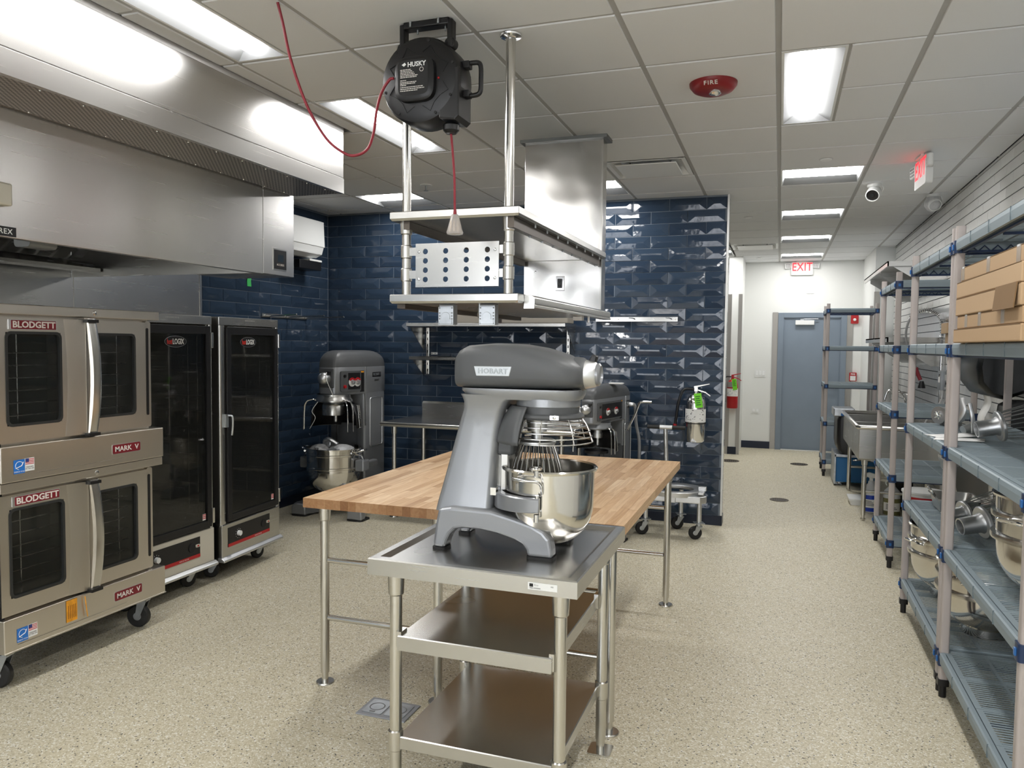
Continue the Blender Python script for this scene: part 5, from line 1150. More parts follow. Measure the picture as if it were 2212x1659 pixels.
        b = MB(); b.lathe([(0.0001, 0), (0.09, 0.0), (0.10, -0.015), (0.10, -0.10), (0.0001, -0.10)], (bx+0.01, 0.0, z0-0.085), 26); B(b, 'attachment_collar', M_ST)
        b = MB(); b.box(bx-0.05, bx+0.01, -0.12, -0.03, zr-0.01, zr+0.055); b.tube(catmull([(bx, -0.10, zr+0.05), (bx+0.05, -0.02, zr+0.075), (bx+0.03, 0.06, zr+0.03)], 5), 0.02, 8); B(b, 'packed_beater', M_ALU, bevel=0.01)
        b = MB(); b.tube(catmull([(xf+0.05, 0.03, zc+0.05), (xf+0.075, 0.05, zc-0.02), (xf+0.03, 0.075, z0+0.02), (xf-0.01, 0.075, z0-0.05)], 5), 0.003, 6); b.tube(catmull([(bx+0.17, -0.06, z0-0.06), (bx+0.20, -0.10, z0-0.14), (bx+0.21, -0.06, z0-0.20), (bx+0.19, -0.13, z0-0.30)], 5), 0.003, 6)
        B(b, 'packing_string', M_PAPER)
    else:
        b = MB(); b.tube(catmull([(xc-0.01, h+0.01, z0-0.09), (xc+0.02, h+0.03, z0-0.092), (xc+0.06, h+0.06, z0-0.05), (xc+0.13, h+0.13, z0+0.06), (xc+0.19, h+0.18, z0+0.15), (xc+0.20, h+0.21, z0+0.168), (xc+0.20, h+0.29, z0+0.170)], 5), 0.011, 10); B(b, 'lift_crank', M_CHR)
        b = MB(); b.tube(catmull([(xb+0.04, h, z0+0.12), (xb+0.03, h+0.05, z0+0.11), (xb+0.01, h+0.06, z0-0.05), (xb, h+0.09, z0-0.25), (xb, h+0.07, 0.25), (xb-0.05, h+0.03, 0.05)], 6), 0.014, 8); B(b, 'power_cable', M_GREY)
        b = MB(); b.lathe([(0.02, 0), (0.02, 0.03), (0.015, 0.045), (0.0001, 0.05)], (xb+0.04, h, z0+0.12), 14, 'y'); B(b, 'cable_gland', M_ALU)
        b = MB(); b.lathe([(0.13*k_, z0-0.30*k_), (0.13*k_, z0-0.33*k_), (0.0001, z0-0.33*k_)], (bx, 0, 0), 20); B(b, 'bowl_cover_disc', M_BLK)
    return t
floor_mixer('tall charcoal floor mixer in blue corner, plastic bags stuffed in its bowl', (-3.82, 6.40, 0), R(-90), dict(w=0.37, xb=-0.30, xc=0.09, xf=0.45, z0=1.115, z1=1.365, zd=1.515, br=0.245, bx=0.33, bz=0.215, bh=0.42, s=1.0, fx=0.47, fy=0.29), True)
floor_mixer('smaller charcoal floor mixer with bent lift crank, right of the prep table', (-1.375, 6.42, 0), R(-97), dict(w=0.225, xb=-0.30, xc=-0.16, xf=0.46, z0=0.955, z1=1.155, zd=1.262, br=0.175, bx=0.24, bz=0.30, bh=0.34, s=0.76, fx=0.30, fy=0.21), False)
b = MB(); b.box(-1.34, -1.23, 6.33, 6.42, 1.2655, 1.2745)
tag(b.build('paper_card', M_PAPER), 'white card lying flat on top of the smaller floor mixer', 'card')

# stainless prep table and the two wall shelves above it
pt_ = thing('prep_table', 'stainless prep table with backsplash against the blue wall', 'table', (-2.5, 6.6, 0))
b = MB(); b.box(-3.41, -1.60, 6.19, 6.965, 0.832, 0.872); b.build('table_top', M_ST, pt_, bevel=0.006)
b = MB(); b.cyl((-3.41, 6.195, 0.855), (-1.60, 6.195, 0.855), 0.019, 14); b.build('rolled_edge', M_STT, pt_)
b = MB(); b.prism([(6.955, 0.872), (6.955, 0.992), (6.970, 1.012), (6.985, 1.012), (6.985, 0.872)], -3.36, -1.62, 'x'); b.build('backsplash', M_ST, pt_)
for x in (-3.30, -1.72):
    for y in (6.25, 6.86): leg_tube(pt_, x, y, 0.832)
b = MB(); b.cyl((-3.28, 6.86, 0.25), (-1.74, 6.86, 0.25), 0.0125, 12)
for x in (-3.30, -1.72): b.cyl((x, 6.27, 0.25), (x, 6.84, 0.25), 0.0125, 12)
b.build('stretcher', M_STT, pt_)
def wall_shelf(label, x0, x1, y0, y1, zt, drop, group, face='-y'):
    t = thing('wall_shelf', label, 'shelf', ((x0+x1)/2, (y0+y1)/2, zt), 0, group)
    b = MB()
    if face == '-y': b.prism([(y1, zt), (y1, zt-0.012), (y0+0.02, zt-0.012), (y0+0.02, zt-0.036), (y0, zt-0.030), (y0, zt-0.004), (y0+0.006, zt)], x0, x1, 'x')
    else: b.box(x0, x1, y0, y1, zt-0.012, zt); b.box(x0, x0+0.012, y0, y1, zt-0.045, zt); b.box(x0, x1, y0, y0+0.010, zt-0.045, zt-0.012)
    b.build('board', M_ST, t)
    if face == '-y':
        for x in (x0+0.004, x1-0.008):
            b = MB(); b.prism([(y1, zt-0.013), (y0+0.03, zt-0.013), (y1, zt-drop)], x, x+0.004, 'x'); b.build('bracket', M_ST, t)
    else:
        n = max(2, int((y1-y0)/0.9)+1)
        for k in range(n):
            y = y0+0.05+(y1-y0-0.1)*k/(n-1); b = MB(); b.prism([(x1, zt-0.013), (x0+0.06, zt-0.013), (x0+0.06, zt-0.05), (x1-0.10, zt-drop), (x1, zt-drop)], y, y+0.004, 'y'); b.build('bracket', M_ST, t)
    return t
ws1 = wall_shelf('upper stainless wall shelf over the prep table', -3.362, -1.80, 6.60, 6.985, 1.780, 0.27, 'wall shelves over the prep table')
ws2 = wall_shelf('lower stainless wall shelf over the prep table, behind bench mixer', -3.362, -1.80, 6.66, 6.985, 1.462, 0.20, 'wall shelves over the prep table')
b = MB(); b.box(-3.27, -3.22, 6.6592, 6.66, 1.432, 1.456) if 0 else b.box(-3.275, -3.205, 6.972, 6.974, 1.478, 1.500); lb = b.build('maker_label', M_WP, ws2)
b = MB(); b.box(-3.27, -3.262, 6.9712, 6.9722, 1.483, 1.495); b.box(-3.235, -3.225, 6.9712, 6.9722, 1.485, 1.491); b.build('label_mark', M_INK, lb)
for x, lb in ((-3.315, 'slotted steel shelf standard at shelf end beside corner mixer'), (-1.87, 'slotted steel shelf standard at shelf end above smaller mixer')):
    t = thing('shelf_standard', lb, 'bracket rail', (x, 6.98, 1.28), 0, 'slotted shelf standards')
    b = MB(); b.box(x-0.016, x+0.016, 6.974, 6.986, 1.282, 1.745); b.build('channel', M_STT, t, bevel=0.003)
    b = MB()
    for k in range(7): b.box(x-0.004, x+0.004, 6.9725, 6.975, 1.31+k*0.062, 1.335+k*0.062)
    b.build('slots', M_DARK, t)
t = thing('flat_carton', 'long beige flat carton with dark printed end on upper wall shelf', 'box', (-2.35, 6.78, 1.781))
b = MB(); b.box(-2.93, -1.79, 6.64, 6.86, 1.7815, 1.895); bx_ = b.build('carton', M_BEIGE, t, bevel=0.003)
b = MB(); b.box(-2.52, -2.41, 6.6385, 6.64, 1.783, 1.893); pr_ = b.build('printed_panel', plain('dark_brown_print', (0.03, 0.024, 0.022), 0.5), bx_)
b = MB(); b.lathe([(0.0001, -0.0008), (0.012, -0.0008), (0.012, 0)], (-2.428, 6.6385, 1.865), 14, 'y'); b.build('red_mark', M_RED, pr_)
# magnetic rail on the blue wall
t = thing('utensil_rack', 'pale steel rail with hooks on blue wall right of the chase', 'utensil rack', (-1.2, 6.98, 1.83))
b = MB(); b.box(-1.61, -0.866, 6.975, 6.986, 1.806, 1.846); b.build('back_bar', M_STT, t)
for x in (-1.25, -0.92):
    b = MB(); b.tube(catmull([(x, 6.975, 1.825), (x-0.01, 6.955, 1.835), (x-0.05, 6.945, 1.838)], 4), 0.005, 8); b.build('hook', M_GALV, t)
b = MB()
for x in (-1.57, -1.40, -1.08, -0.885): b.lathe([(0.0001, -0.004), (0.006, -0.003), (0.007, 0)], (x, 6.975, 1.826), 10, 'y')
b.build('screws', M_CHR, t)

# chrome fire extinguisher on the blue wall
def extinguisher(name, label, x, y, z0, r, hgt, m_body, m_lbl, hose_side, red):
    t = thing(name, label, 'fire extinguisher', (x, y, z0), 0, 'fire extinguishers')
    b = MB(); b.lathe([(0.0001, 0), (r*0.9, 0.0), (r, 0.012), (r, hgt*0.74), (r*0.96, hgt*0.82), (r*0.75, hgt*0.90), (r*0.42, hgt*0.945), (0.024, hgt*0.96), (0.022, hgt), (0.0001, hgt)], (x, y, z0), 32); bd = b.build('cylinder_body', m_body, t)
    if not red:
        b = MB(); b.lathe([(r+0.001, -0.004), (r+0.003, 0), (r+0.001, 0.004)], (x, y, z0+hgt*0.375), 32); b.build('band', M_INK, t)
    lw = MB(); lw.lathe([(r+0.0012, hgt*0.40), (r+0.0012, hgt*0.66)], (x, y, z0), 20, 'z', a0=R(-170), a1=R(-10)); lo = lw.build('paper_label', M_PAPER, t)
    b = MB(); rn = random.Random(4)
    for k in range(26):
        a = R(rn.uniform(-150, -35)); zz = hgt*rn.uniform(0.42, 0.64); rr = r+0.0018; da = rn.uniform(0.04, 0.16); dz = rn.uniform(0.002, 0.008)
        b.lathe([(rr, zz), (rr, zz+dz)], (x, y, z0), 2, 'z', a0=a, a1=a+da)
    b.build('print', M_INK if not red else plain('print_blue', (0.08, 0.16, 0.35), 0.5), lo)
    if red:
        b = MB(); b.lathe([(r+0.0014, hgt*0.70), (r+0.0014, hgt*0.88)], (x, y, z0), 16, 'z', a0=R(-160), a1=R(-30)); b.build('steel_label', plain('grey_print', (0.30, 0.28, 0.27), 0.5), t)
    b = MB(); zt = z0+hgt; b.box(x-0.016, x+0.016, y-0.016, y+0.016, zt, zt+0.04); b.prism([(x-0.02, zt+0.030), (x+0.115, zt+0.066), (x+0.115, zt+0.074), (x-0.02, zt+0.048)], y-0.010, y+0.010, 'y'); b.prism([(x, zt+0.012), (x+0.08, zt-0.012), (x+0.12, zt-0.04), (x+0.125, zt-0.032), (x+0.08, zt+0.0), (x, zt+0.026)], y-0.010, y+0.010, 'y')
    b.build('valve_handle', M_RED if red else M_STT, t, bevel=0.002)
    hs = hose_side; b = MB(); b.tube(catmull([(x+hs*0.01, y, zt+0.02), (x+hs*(r+0.02), y, zt+0.012), (x+hs*(r+0.06), y-0.01, zt-0.10), (x+hs*(r+0.075), y-0.01, z0+hgt*0.52), (x+hs*(r+0.085 if not red else r+0.03), y-0.01, z0+hgt*0.34)], 6), 0.012 if not red else 0.009, 10); b.build('hose', M_BLK, t)
    b = MB()
    if not red: b.cyl((x+hs*(r+0.085), y-0.01, z0+hgt*0.34), (x+hs*(r+0.092), y-0.01, z0+hgt*0.24), 0.016, 12)
    else: b.cyl((x+hs*(r+0.03), y-0.01, z0+hgt*0.34), (x+hs*(r+0.022), y-0.01, z0+hgt*0.20), 0.014, 12)
    b.build('nozzle', M_RED if not red else M_BLK, t)
    tz = zt-0.02; tl = 0.115 if not red else 0.15
    mt = Matrix.Translation((x+0.02, y-r-0.012, tz)) @ Matrix.Rotation(R(-8), 4, 'Y'); b = MB(); b.box(-0.028, 0.034, -0.001, 0.001, -tl, 0.01, mt); tgo = b.build('inspection_tag', M_LIME, t)
    b = MB()
    for k in range(5): b.box(-0.018, 0.022-0.006*(k % 2), -0.0018, -0.001, -0.022-k*0.018, -0.012-k*0.018, mt)
    b.build('print', plain('tag_green_ink', (0.05, 0.25, 0.02), 0.6), tgo)
    b = MB(); b.box(x-0.02, x+0.02, y+r*0.95, y+r*0.95+0.02, z0+hgt*0.5, z0+hgt*0.8); b.build('wall_bracket', M_GALV, t)
    return t
extinguisher('fire_extinguisher', 'chrome fire extinguisher with lime tag on the blue wall', -0.682, 6.885, 0.752, 0.088, 0.44, M_CHR, M_PAPER, -1, False)
extinguisher('fire_extinguisher', 'red fire extinguisher with lime tag on white wall stub', -0.640, 11.70, 0.69, 0.078, 0.44, M_RED, M_PAPER, -1, True)

# bowl dolly: cast ring on a bar frame with three casters and a T handle
dl = thing('bowl_dolly', 'aluminium mixing-bowl dolly with T handle and black casters', 'dolly', (-0.80, 6.55, 0))
RX, RY, RZ = -0.80, 6.56, 0.365; rings = []
for k in range(40):
    a = 2*pi*k/40; c, s2 = cos(a), sin(a)
    rings.append([(RX+r*c, RY+r*s2, z) for r, z in ((0.150, RZ), (0.185, RZ-0.014), (0.235, RZ-0.016), (0.238, RZ+0.020), (0.232, RZ+0.028), (0.160, RZ+0.026), (0.150, RZ+0.018))])
b = MB(); b.loft(rings, False, True, True); b.build('bowl_ring', M_ALU, dl)
b = MB(); b.prism([(-1.08, 6.36), (-0.58, 6.36), (-0.535, 6.40), (-0.535, 6.45), (-0.62, 6.50), (-0.98, 6.50), (-1.09, 6.45)], RZ-0.060, RZ-0.004, 'z'); b.build('front_bar', M_ALU, dl, bevel=0.006)
b = MB(); b.box(-0.61, -0.545, 6.51, 6.56, RZ+0.02, RZ+0.055); b.box(-0.60, -0.555, 6.40, 6.60, RZ+0.008, RZ+0.026); b.build('bowl_cleat', M_ALU, dl, bevel=0.004)
for x, y in ((-1.03, 6.435), (-0.775, 6.74), (-0.590, 6.43)):
    b = MB(); b.cyl((x, y, 0.135), (x, y, RZ-0.02), 0.019, 16); b.build('leg', M_ALU, dl); caster(dl, x+0.80, y-6.55, 0.140, 0.055, M_BLK, R(20), 0.026)
b = MB(); b.cyl((-0.835, 6.335, RZ-0.075), (-0.865, 6.325, 0.918), 0.017, 16); b.build('handle_shaft', M_ALU, dl)
b = MB(); b.box(-0.855, -0.775, 6.345, 6.362, RZ-0.06, RZ+0.01); b.build('shaft_clamp', M_ALU, dl, bevel=0.003)
b = MB(); b.cyl((-0.91, 6.322, 0.925), (-0.81, 6.322, 0.925), 0.018, 14); b.build('handle_tee', M_ALU, dl)
for x0, x1 in ((-1.01, -0.905), (-0.815, -0.705)):
    b = MB(); b.cyl((x0, 6.322, 0.925), (x1, 6.322, 0.925), 0.0165, 14); b.build('grip', M_RUB, dl)
# floor outlet box
fb = thing('floor_box', 'square grey floor outlet box cover next to the steel table leg', 'floor outlet', (-1.555, 2.90, 0))
b = MB(); b.box(-1.672, -1.440, 2.822, 2.980, 0.0, 0.006); fp = b.build('frame', M_GREY if 0 else plain('grey_plastic', (0.30, 0.31, 0.33), 0.45), fb, bevel=0.002)
for x0, x1 in ((-1.655, -1.562), (-1.550, -1.458)):
    b = MB(); b.rrect(x0, x1, 2.842, 2.960, 0.006, 0.009, 0.008, 'z'); l_ = b.build('flip_lid', M_GALV, fb)
    b = MB(); c = (x0+x1)/2; b.ring((c, 2.90, 0.009), 0.032, 0.0025, 22, 5); b.box(c-0.012, c+0.012, 2.848, 2.858, 0.009, 0.011); b.build('lid_ring', M_GREY, l_)
# floor drains
for x, y, r, lb in ((0.035, 8.42, 0.095, 'round bronze floor drain in the aisle, nearest one'), (0.289, 11.12, 0.115, 'round bronze floor drain in the aisle before the door'), (-0.62, 11.07, 0.13, 'round dark floor drain half hidden behind the partition')):
    t = thing('floor_drain', lb, 'floor drain', (x, y, 0), 0, 'floor drains')
    b = MB(); b.lathe([(0.0001, 0.002), (r*0.86, 0.002), (r*0.88, 0.004), (r, 0.004), (r, 0)], (x, y, 0), 32); dd = b.build('cover', M_LSTL, t)
    b = MB()
    for k in range(7):
        xx = -0.6*r+k*0.2*r; q = math.sqrt(max(0, (0.78*r)**2-xx*xx)); b.box(x+xx-0.004, x+xx+0.004, y-q, y+q, 0.002, 0.0026)
    b.build('slots', M_DARK, dd)
# ================================================================ polymer shelving on the right
LEV = (0.21, 0.685, 1.148, 1.612, 2.072)
def post_mesh():
    b = MB(); b.prism(rpoly(-0.019, 0.019, -0.019, 0.019, 0.009, 4), 0.07, 2.126, 'z', True)
    for a in range(4):
        pass
    return b
def mat_panel(w_, d_, slats):
    """one open-grid shelf mat, origin at its corner: w along y, d along x"""
    k = ('mat', round(w_, 3), round(d_, 3), slats)
    if k in CACHE: return CACHE[k]
    b = MB(); e = 0.022
    b.box(0, d_, 0, e*0.6, -0.014, 0); b.box(0, d_, w_-e*0.6, w_, -0.014, 0)
    b.box(0, e, e*0.6, w_-e*0.6, -0.014, 0); b.box(d_-e, d_, e*0.6, w_-e*0.6, -0.014, 0)
    for q in (0.33, 0.66): b.box(d_*q-0.006, d_*q+0.006, e*0.6, w_-e*0.6, -0.014, 0.0)
    n = slats
    for i in range(n):
        y = e*0.6+(w_-1.2*e)*(i+0.5)/n; b.box(e, d_-e, y-0.0050, y+0.0050, -0.0022, -0.0005)
    me = b.mesh('mat'); me.materials.append(M_MAT); CACHE[k] = me; return me
def shelf_unit(label, x0, x1, y0, y1, edge='x', nm=3):
    t = thing('shelving_unit', label, 'shelving unit', ((x0+x1)/2, (y0+y1)/2, 0), 0, 'polymer shelving units')
    O = Vector(((x0+x1)/2, (y0+y1)/2, 0)); p = 0.022
    for x in (x0+p, x1-p):
        for y in (y0+p, y1-p):
            b = MB(); b.prism(rpoly(x-0.019, x+0.019, y-0.019, y+0.019, 0.009, 4), 0.065, 2.126, 'z', True); po = b.build('post', M_POST, t)
            b = MB(); b.prism(rpoly(x-0.0185, x+0.0185, y-0.0185, y+0.0185, 0.008, 3), 2.126, 2.130, 'z', True); b.build('post_cap', M_POST, po)
            b = MB(); b.prism(rpoly(x-0.023, x+0.023, y-0.023, y+0.023, 0.008, 3), 0.055, 0.085, 'z', True); b.cyl((x, y, 0.0), (x, y, 0.057), 0.016, 12); b.build('levelling_foot', M_BLK, po)
    for z in LEV:
        g = MB(); a0, a1, b0, b1 = x0+0.006, x1-0.006, y0+0.046, y1-0.046
        # raised lip frame, cut back at the posts
        def o(i_, zz): 
            c = 0.040-i_*0.3; X0, X1, Y0, Y1 = x0+i_, x1-i_, y0+0.002+i_, y1-0.002-i_
            return [(X0, Y0+c, zz), (X0+c, Y0, zz), (X1-c, Y0, zz), (X1, Y0+c, zz), (X1, Y1-c, zz), (X1-c, Y1, zz), (X0+c, Y1, zz), (X0, Y1-c, zz)]
        g.loft([o(0.012, z-0.052), o(0.003, z-0.050), o(0.0, z-0.020), o(0.002, z-0.004), o(0.008, z), o(0.022, z-0.001), o(0.024, z-0.052)], False, False)
        fr = g.build('shelf', M_MAT, t)
        b = MB()
        for k in range(8):
            xx = a0+0.03; y = y0+0.06+(y1-y0-0.12)*k/7
        for x in (x0+0.03, x1-0.03): b.box(x-0.006, x+0.006, y0+0.05, y1-0.05, z-0.060, z-0.050)
        for y in (y0+0.03, (y0+y1)/2, y1-0.03): b.box(x0+0.05, x1-0.05, y-0.006, y+0.006, z-0.060, z-0.050)
        n = int((x1-x0-0.1)/0.05)
        for k in range(n):
            x = x0+0.06+k*0.05
            for y in (y0+0.03, y1-0.03): b.tube([(x-0.02, y, z-0.056), (x+0.005, y, z-0.030), (x+0.03, y, z-0.056)], 0.003, 5)
        b.build('truss', M_NAVY, fr)
        mw = (y1-y0-0.052)/nm
        for k in range(nm):
            m_ = put('mat', mat_panel(mw-0.002, x1-x0-0.052, int(mw/0.0215)), fr, loc=(x0+0.026-O.x, y0+0.026+k*mw+0.001-O.y, z-0.001))
        for k in range(1, nm):
            b = MB(); y = y0+0.026+k*mw; b.box(x0-0.0012, x0+0.004, y-0.0007, y+0.0007, z-0.05, z-0.002); b.build('lip_joint', M_JOINT, fr)
        for x, sx in ((x0+p, -1), (x1-p, 1)):
            for y, sy in ((y0+p, -1), (y1-p, 1)):
                b = MB(); b.prism(rpoly(x-0.0255, x+0.0255, y-0.0255, y+0.0255, 0.010, 3), z-0.062, z-0.006, 'z', True); cl = b.build('clamp', M_NAVY, fr)
                if sx < 0 or edge == 'y':
                    b = MB()
                    if edge == 'x':
                        b.box(x-0.032, x-0.024, y-0.008, y+0.008, z-0.048, z-0.022); w2 = MB(); w2.box(x-0.008, x+0.008, y-0.029, y-0.024, z-0.046, z-0.024); w2.build('wedge', M_SKY, cl, bevel=0.003)
                    else: b.box(x-0.009, x+0.009, y-0.029, y-0.024, z-0.048, z-0.020)
                    b.build('wedge', M_SKY, cl, bevel=0.003)
    return t
shelf_unit('nearest grey polymer shelving unit, holding the cardboard box stack', 0.722, 1.262, 2.712, 3.925, nm=4)
shelf_unit('second grey polymer shelving unit with steel cylinder and whisks', 0.722, 1.262, 3.952, 5.110, nm=4)
shelf_unit('third grey polymer shelving unit, empty, standing before the sink', 0.768, 1.308, 6.085, 6.96, nm=3)
shelf_unit('small grey polymer shelving unit by the blue door', 0.530, 1.120, 10.215, 10.90, edge='y', nm=2)

# flat cartons stacked on the nearest unit
def carton(label, x0, x1, y0, y1, z0, h_, rz, tilt, tapes, flap=False):
    cx, cy2 = (x0+x1)/2, (y0+y1)/2
    t = thing('cardboard_box', label, 'cardboard box', (cx, cy2, z0), R(rz), 'flat cardboard boxes in a stack')
    t.rotation_euler = (R(tilt), 0, R(rz)); dx, dy = (x1-x0)/2, (y1-y0)/2
    b = MB(); b.box(-dx, dx, -dy, dy, 0, h_); bo = b.build('carton', M_CARD, t, bevel=0.004, local=True)
    b = MB(); b.box(-dx-0.0006, -dx+0.02, -dy+0.006, dy-0.006, h_*0.985, h_+0.0012); b.build('flap_edge', M_CARDI, t, local=True)
    b = MB(); b.box(-dx*0.92, dx*0.92, -0.025, 0.025, h_-0.0002, h_+0.0008); b.build('top_tape', M_TAPE, t, local=True)
    for y in tapes:
        b = MB(); b.box(-dx-0.001, -dx+0.0005, y-0.022, y+0.022, 0.004, h_); b.box(-dx-0.001, -dx+0.10, y-0.022, y+0.022, h_, h_+0.001); b.build('tape_strip', M_TAPE, t, local=True)
        b = MB(); b.box(-dx-0.0014, -dx+0.012, y-0.014, y+0.018, h_-0.003, h_+0.004); b.build('tape_end', M_FILM, t, local=True)
    if flap:
        b = MB(); mt = Matrix.Translation((-dx-0.002, -dy+0.15, h_)) @ Matrix.Rotation(R(6), 4, 'Y'); b.box(-0.004, 0.0, -0.125, 0.125, -0.078, 0.004, mt); b.build('open_flap', M_CARDI, t, local=True)
    return t
carton('bottom flat cardboard box of the stack, dented corner', 0.700, 1.05, 2.765, 3.742, 1.6132, 0.055, 0.0, 0.0, ())
carton('taped flat cardboard box second from the stack bottom', 0.705, 1.05, 2.77, 3.700, 1.6702, 0.053, 0.0, 0.0, (0.30, 0.08, -0.24))
carton('flat cardboard box in stack middle with brown flap hanging', 0.700, 1.04, 2.78, 3.715, 1.7257, 0.070, 0.0, 0.0, (), True)
carton('thick flat cardboard box second from the stack top', 0.702, 1.04, 2.79, 3.720, 1.7986, 0.064, 0.0, 0.0, ())
carton('taped flat cardboard box on top of the stack', 0.712, 1.03, 2.79, 3.665, 1.8652, 0.056, 0.8, 0.0, (0.40, 0.02, -0.34))

# loose whisks, hooks, bowls
def whisk(label, loc, rz, s_, pitch):
    """laid on its side: hub towards local -X, wires towards +X"""
    t = thing('mixer_whisk', label, 'whisk', loc, rz, 'loose mixer whisks')
    r0 = 0.085*s_; mt = Matrix.Translation((0, 0, 0.097*s_)) @ Matrix.Rotation(R(pitch), 4, 'Y') @ Matrix.Rotation(R(90), 4, 'Y')
    b = MB(); b.lathe([(0.040*s_, -0.12*s_), (0.047*s_, -0.12*s_), (0.050*s_, -0.02*s_), (0.062*s_, 0.0)], (0, 0, 0), 26, mtx=mt); b.lathe([(0.040*s_, -0.12*s_), (0.036*s_, -0.05*s_), (0.0001, -0.05*s_)], (0, 0, 0), 26, mtx=mt); b.build('hub', M_ALU, t, local=True)
    b = MB(); b.lathe([(0.0001, -0.006*s_), (r0, -0.006*s_), (r0+0.006*s_, 0.0), (r0+0.006*s_, 0.012*s_), (r0, 0.018*s_), (0.0001, 0.018*s_)], (0, 0, 0), 34, mtx=mt); b.build('disc', M_ALU, t, local=True)
    b = MB()
    for k in range(11):
        a = pi*k/11; d = Vector((cos(a), sin(a), 0)); P = []
        for j in range(19):
            u = -1+2*j/18; q = abs(u); P.append(mt @ (d*(r0*0.93*q**0.6+0.055*s_*sin(pi*q))*(1 if u > 0 else -1)+Vector((0, 0, 0.012*s_+0.36*s_*(1-q**2.3)))))
        b.tube(P, 0.0024*s_, 5, caps=False)
    b.build('wires', M_WIRE, t, local=True)
    return t
whisk('large whisk with stout hub lying on second shelf beside steel bowl', (0.925, 4.13, 0.685), R(16), 0.86, -12)
whisk('smaller whisk lying behind the stout whisk on second shelf', (0.905, 4.42, 0.685), R(22), 0.70, -12)
whisk('large whisk lying on waist-high shelf under the towel dispenser', (0.985, 4.17, 1.148), R(4), 0.80, -12)
t = thing('dough_hook', 'flat steel beater arm leaning among attachments on waist-high shelf', 'mixer attachment', (0.93, 4.43, 1.148))
b = MB(); b.tube(catmull([(0.86, 4.60, 1.167), (0.88, 4.57, 1.21), (0.905, 4.54, 1.27), (0.90, 4.56, 1.33)], 6), 0.022, 10, flat=0.35); b.build('blade', M_ALU, t)
b = MB(); b.cyl((0.90, 4.48, 1.172), (0.98, 4.52, 1.200), 0.022, 16); b.build('hub', M_ALU, t)
b = MB(); b.tube(catmull([(0.935, 4.42, 1.16), (0.925, 4.40, 1.24), (0.910, 4.41, 1.315)], 5), 0.010, 8, flat=0.5); b.tube(catmull([(0.95, 4.48, 1.185), (1.05, 4.56, 1.215), (1.12, 4.58, 1.20)], 5), 0.014, 8); b.build('arm', M_ALU, t)
t = thing('steel_can', 'steel cylinder attachment lying on its side on waist-high shelf', 'mixer attachment', (0.90, 5.0, 1.148))
mt = Matrix.Translation((0.868, 4.955, 1.208)) @ Matrix.Rotation(R(-52), 4, 'Z')
b = MB(); b.lathe([(0.0001, 0.0), (0.050, 0.0), (0.050, 0.012), (0.046, 0.014), (0.046, 0.16), (0.0001, 0.16)], (0, 0, 0), 30, 'y', mtx=mt); b.build('barrel', M_ALU, t)
b = MB(); b.sphere(mt @ Vector((0, -0.004, 0)), 0.016, 10)
for k in range(5): b.sphere(mt @ Vector((0.018*cos(k*1.26), -0.004, 0.018*sin(k*1.26))), 0.009, 8)
b.build('star_nut', M_CHR, t)
b = MB(); b.box(-0.035, 0.035, 0.05, 0.14, -0.0595, -0.042, mt); b.build('saddle_foot', M_GREY, t)
rn = random.Random(9)
for k, (x, y, a, lb) in enumerate(((0.83, 4.36, 20, 'loose white paper sheet on waist-high shelf, upper one'), (0.835, 4.22, -14, 'loose white paper sheet on waist-high shelf by the posts'))):
    b = MB(); mt = Matrix.Translation((x, y, 1.1488+0.0015*(1-k))) @ Matrix.Rotation(R(a), 4, 'Z'); n = 6
    g = [[mt @ Vector((-0.105+0.21*i/n, -0.07+0.14*j/2, 0.010*(i/n)**2*(1-k*0.5))) for j in range(3)] for i in range(n+1)]
    b._add([p for r in g for p in r], [(i*3+j, i*3+j+1, (i+1)*3+j+1, (i+1)*3+j) for i in range(n) for j in range(2)], True)
    tag(b.build('paper_sheet', M_PAPER, solid=0.0008), lb, 'paper', 'papers on the shelf')
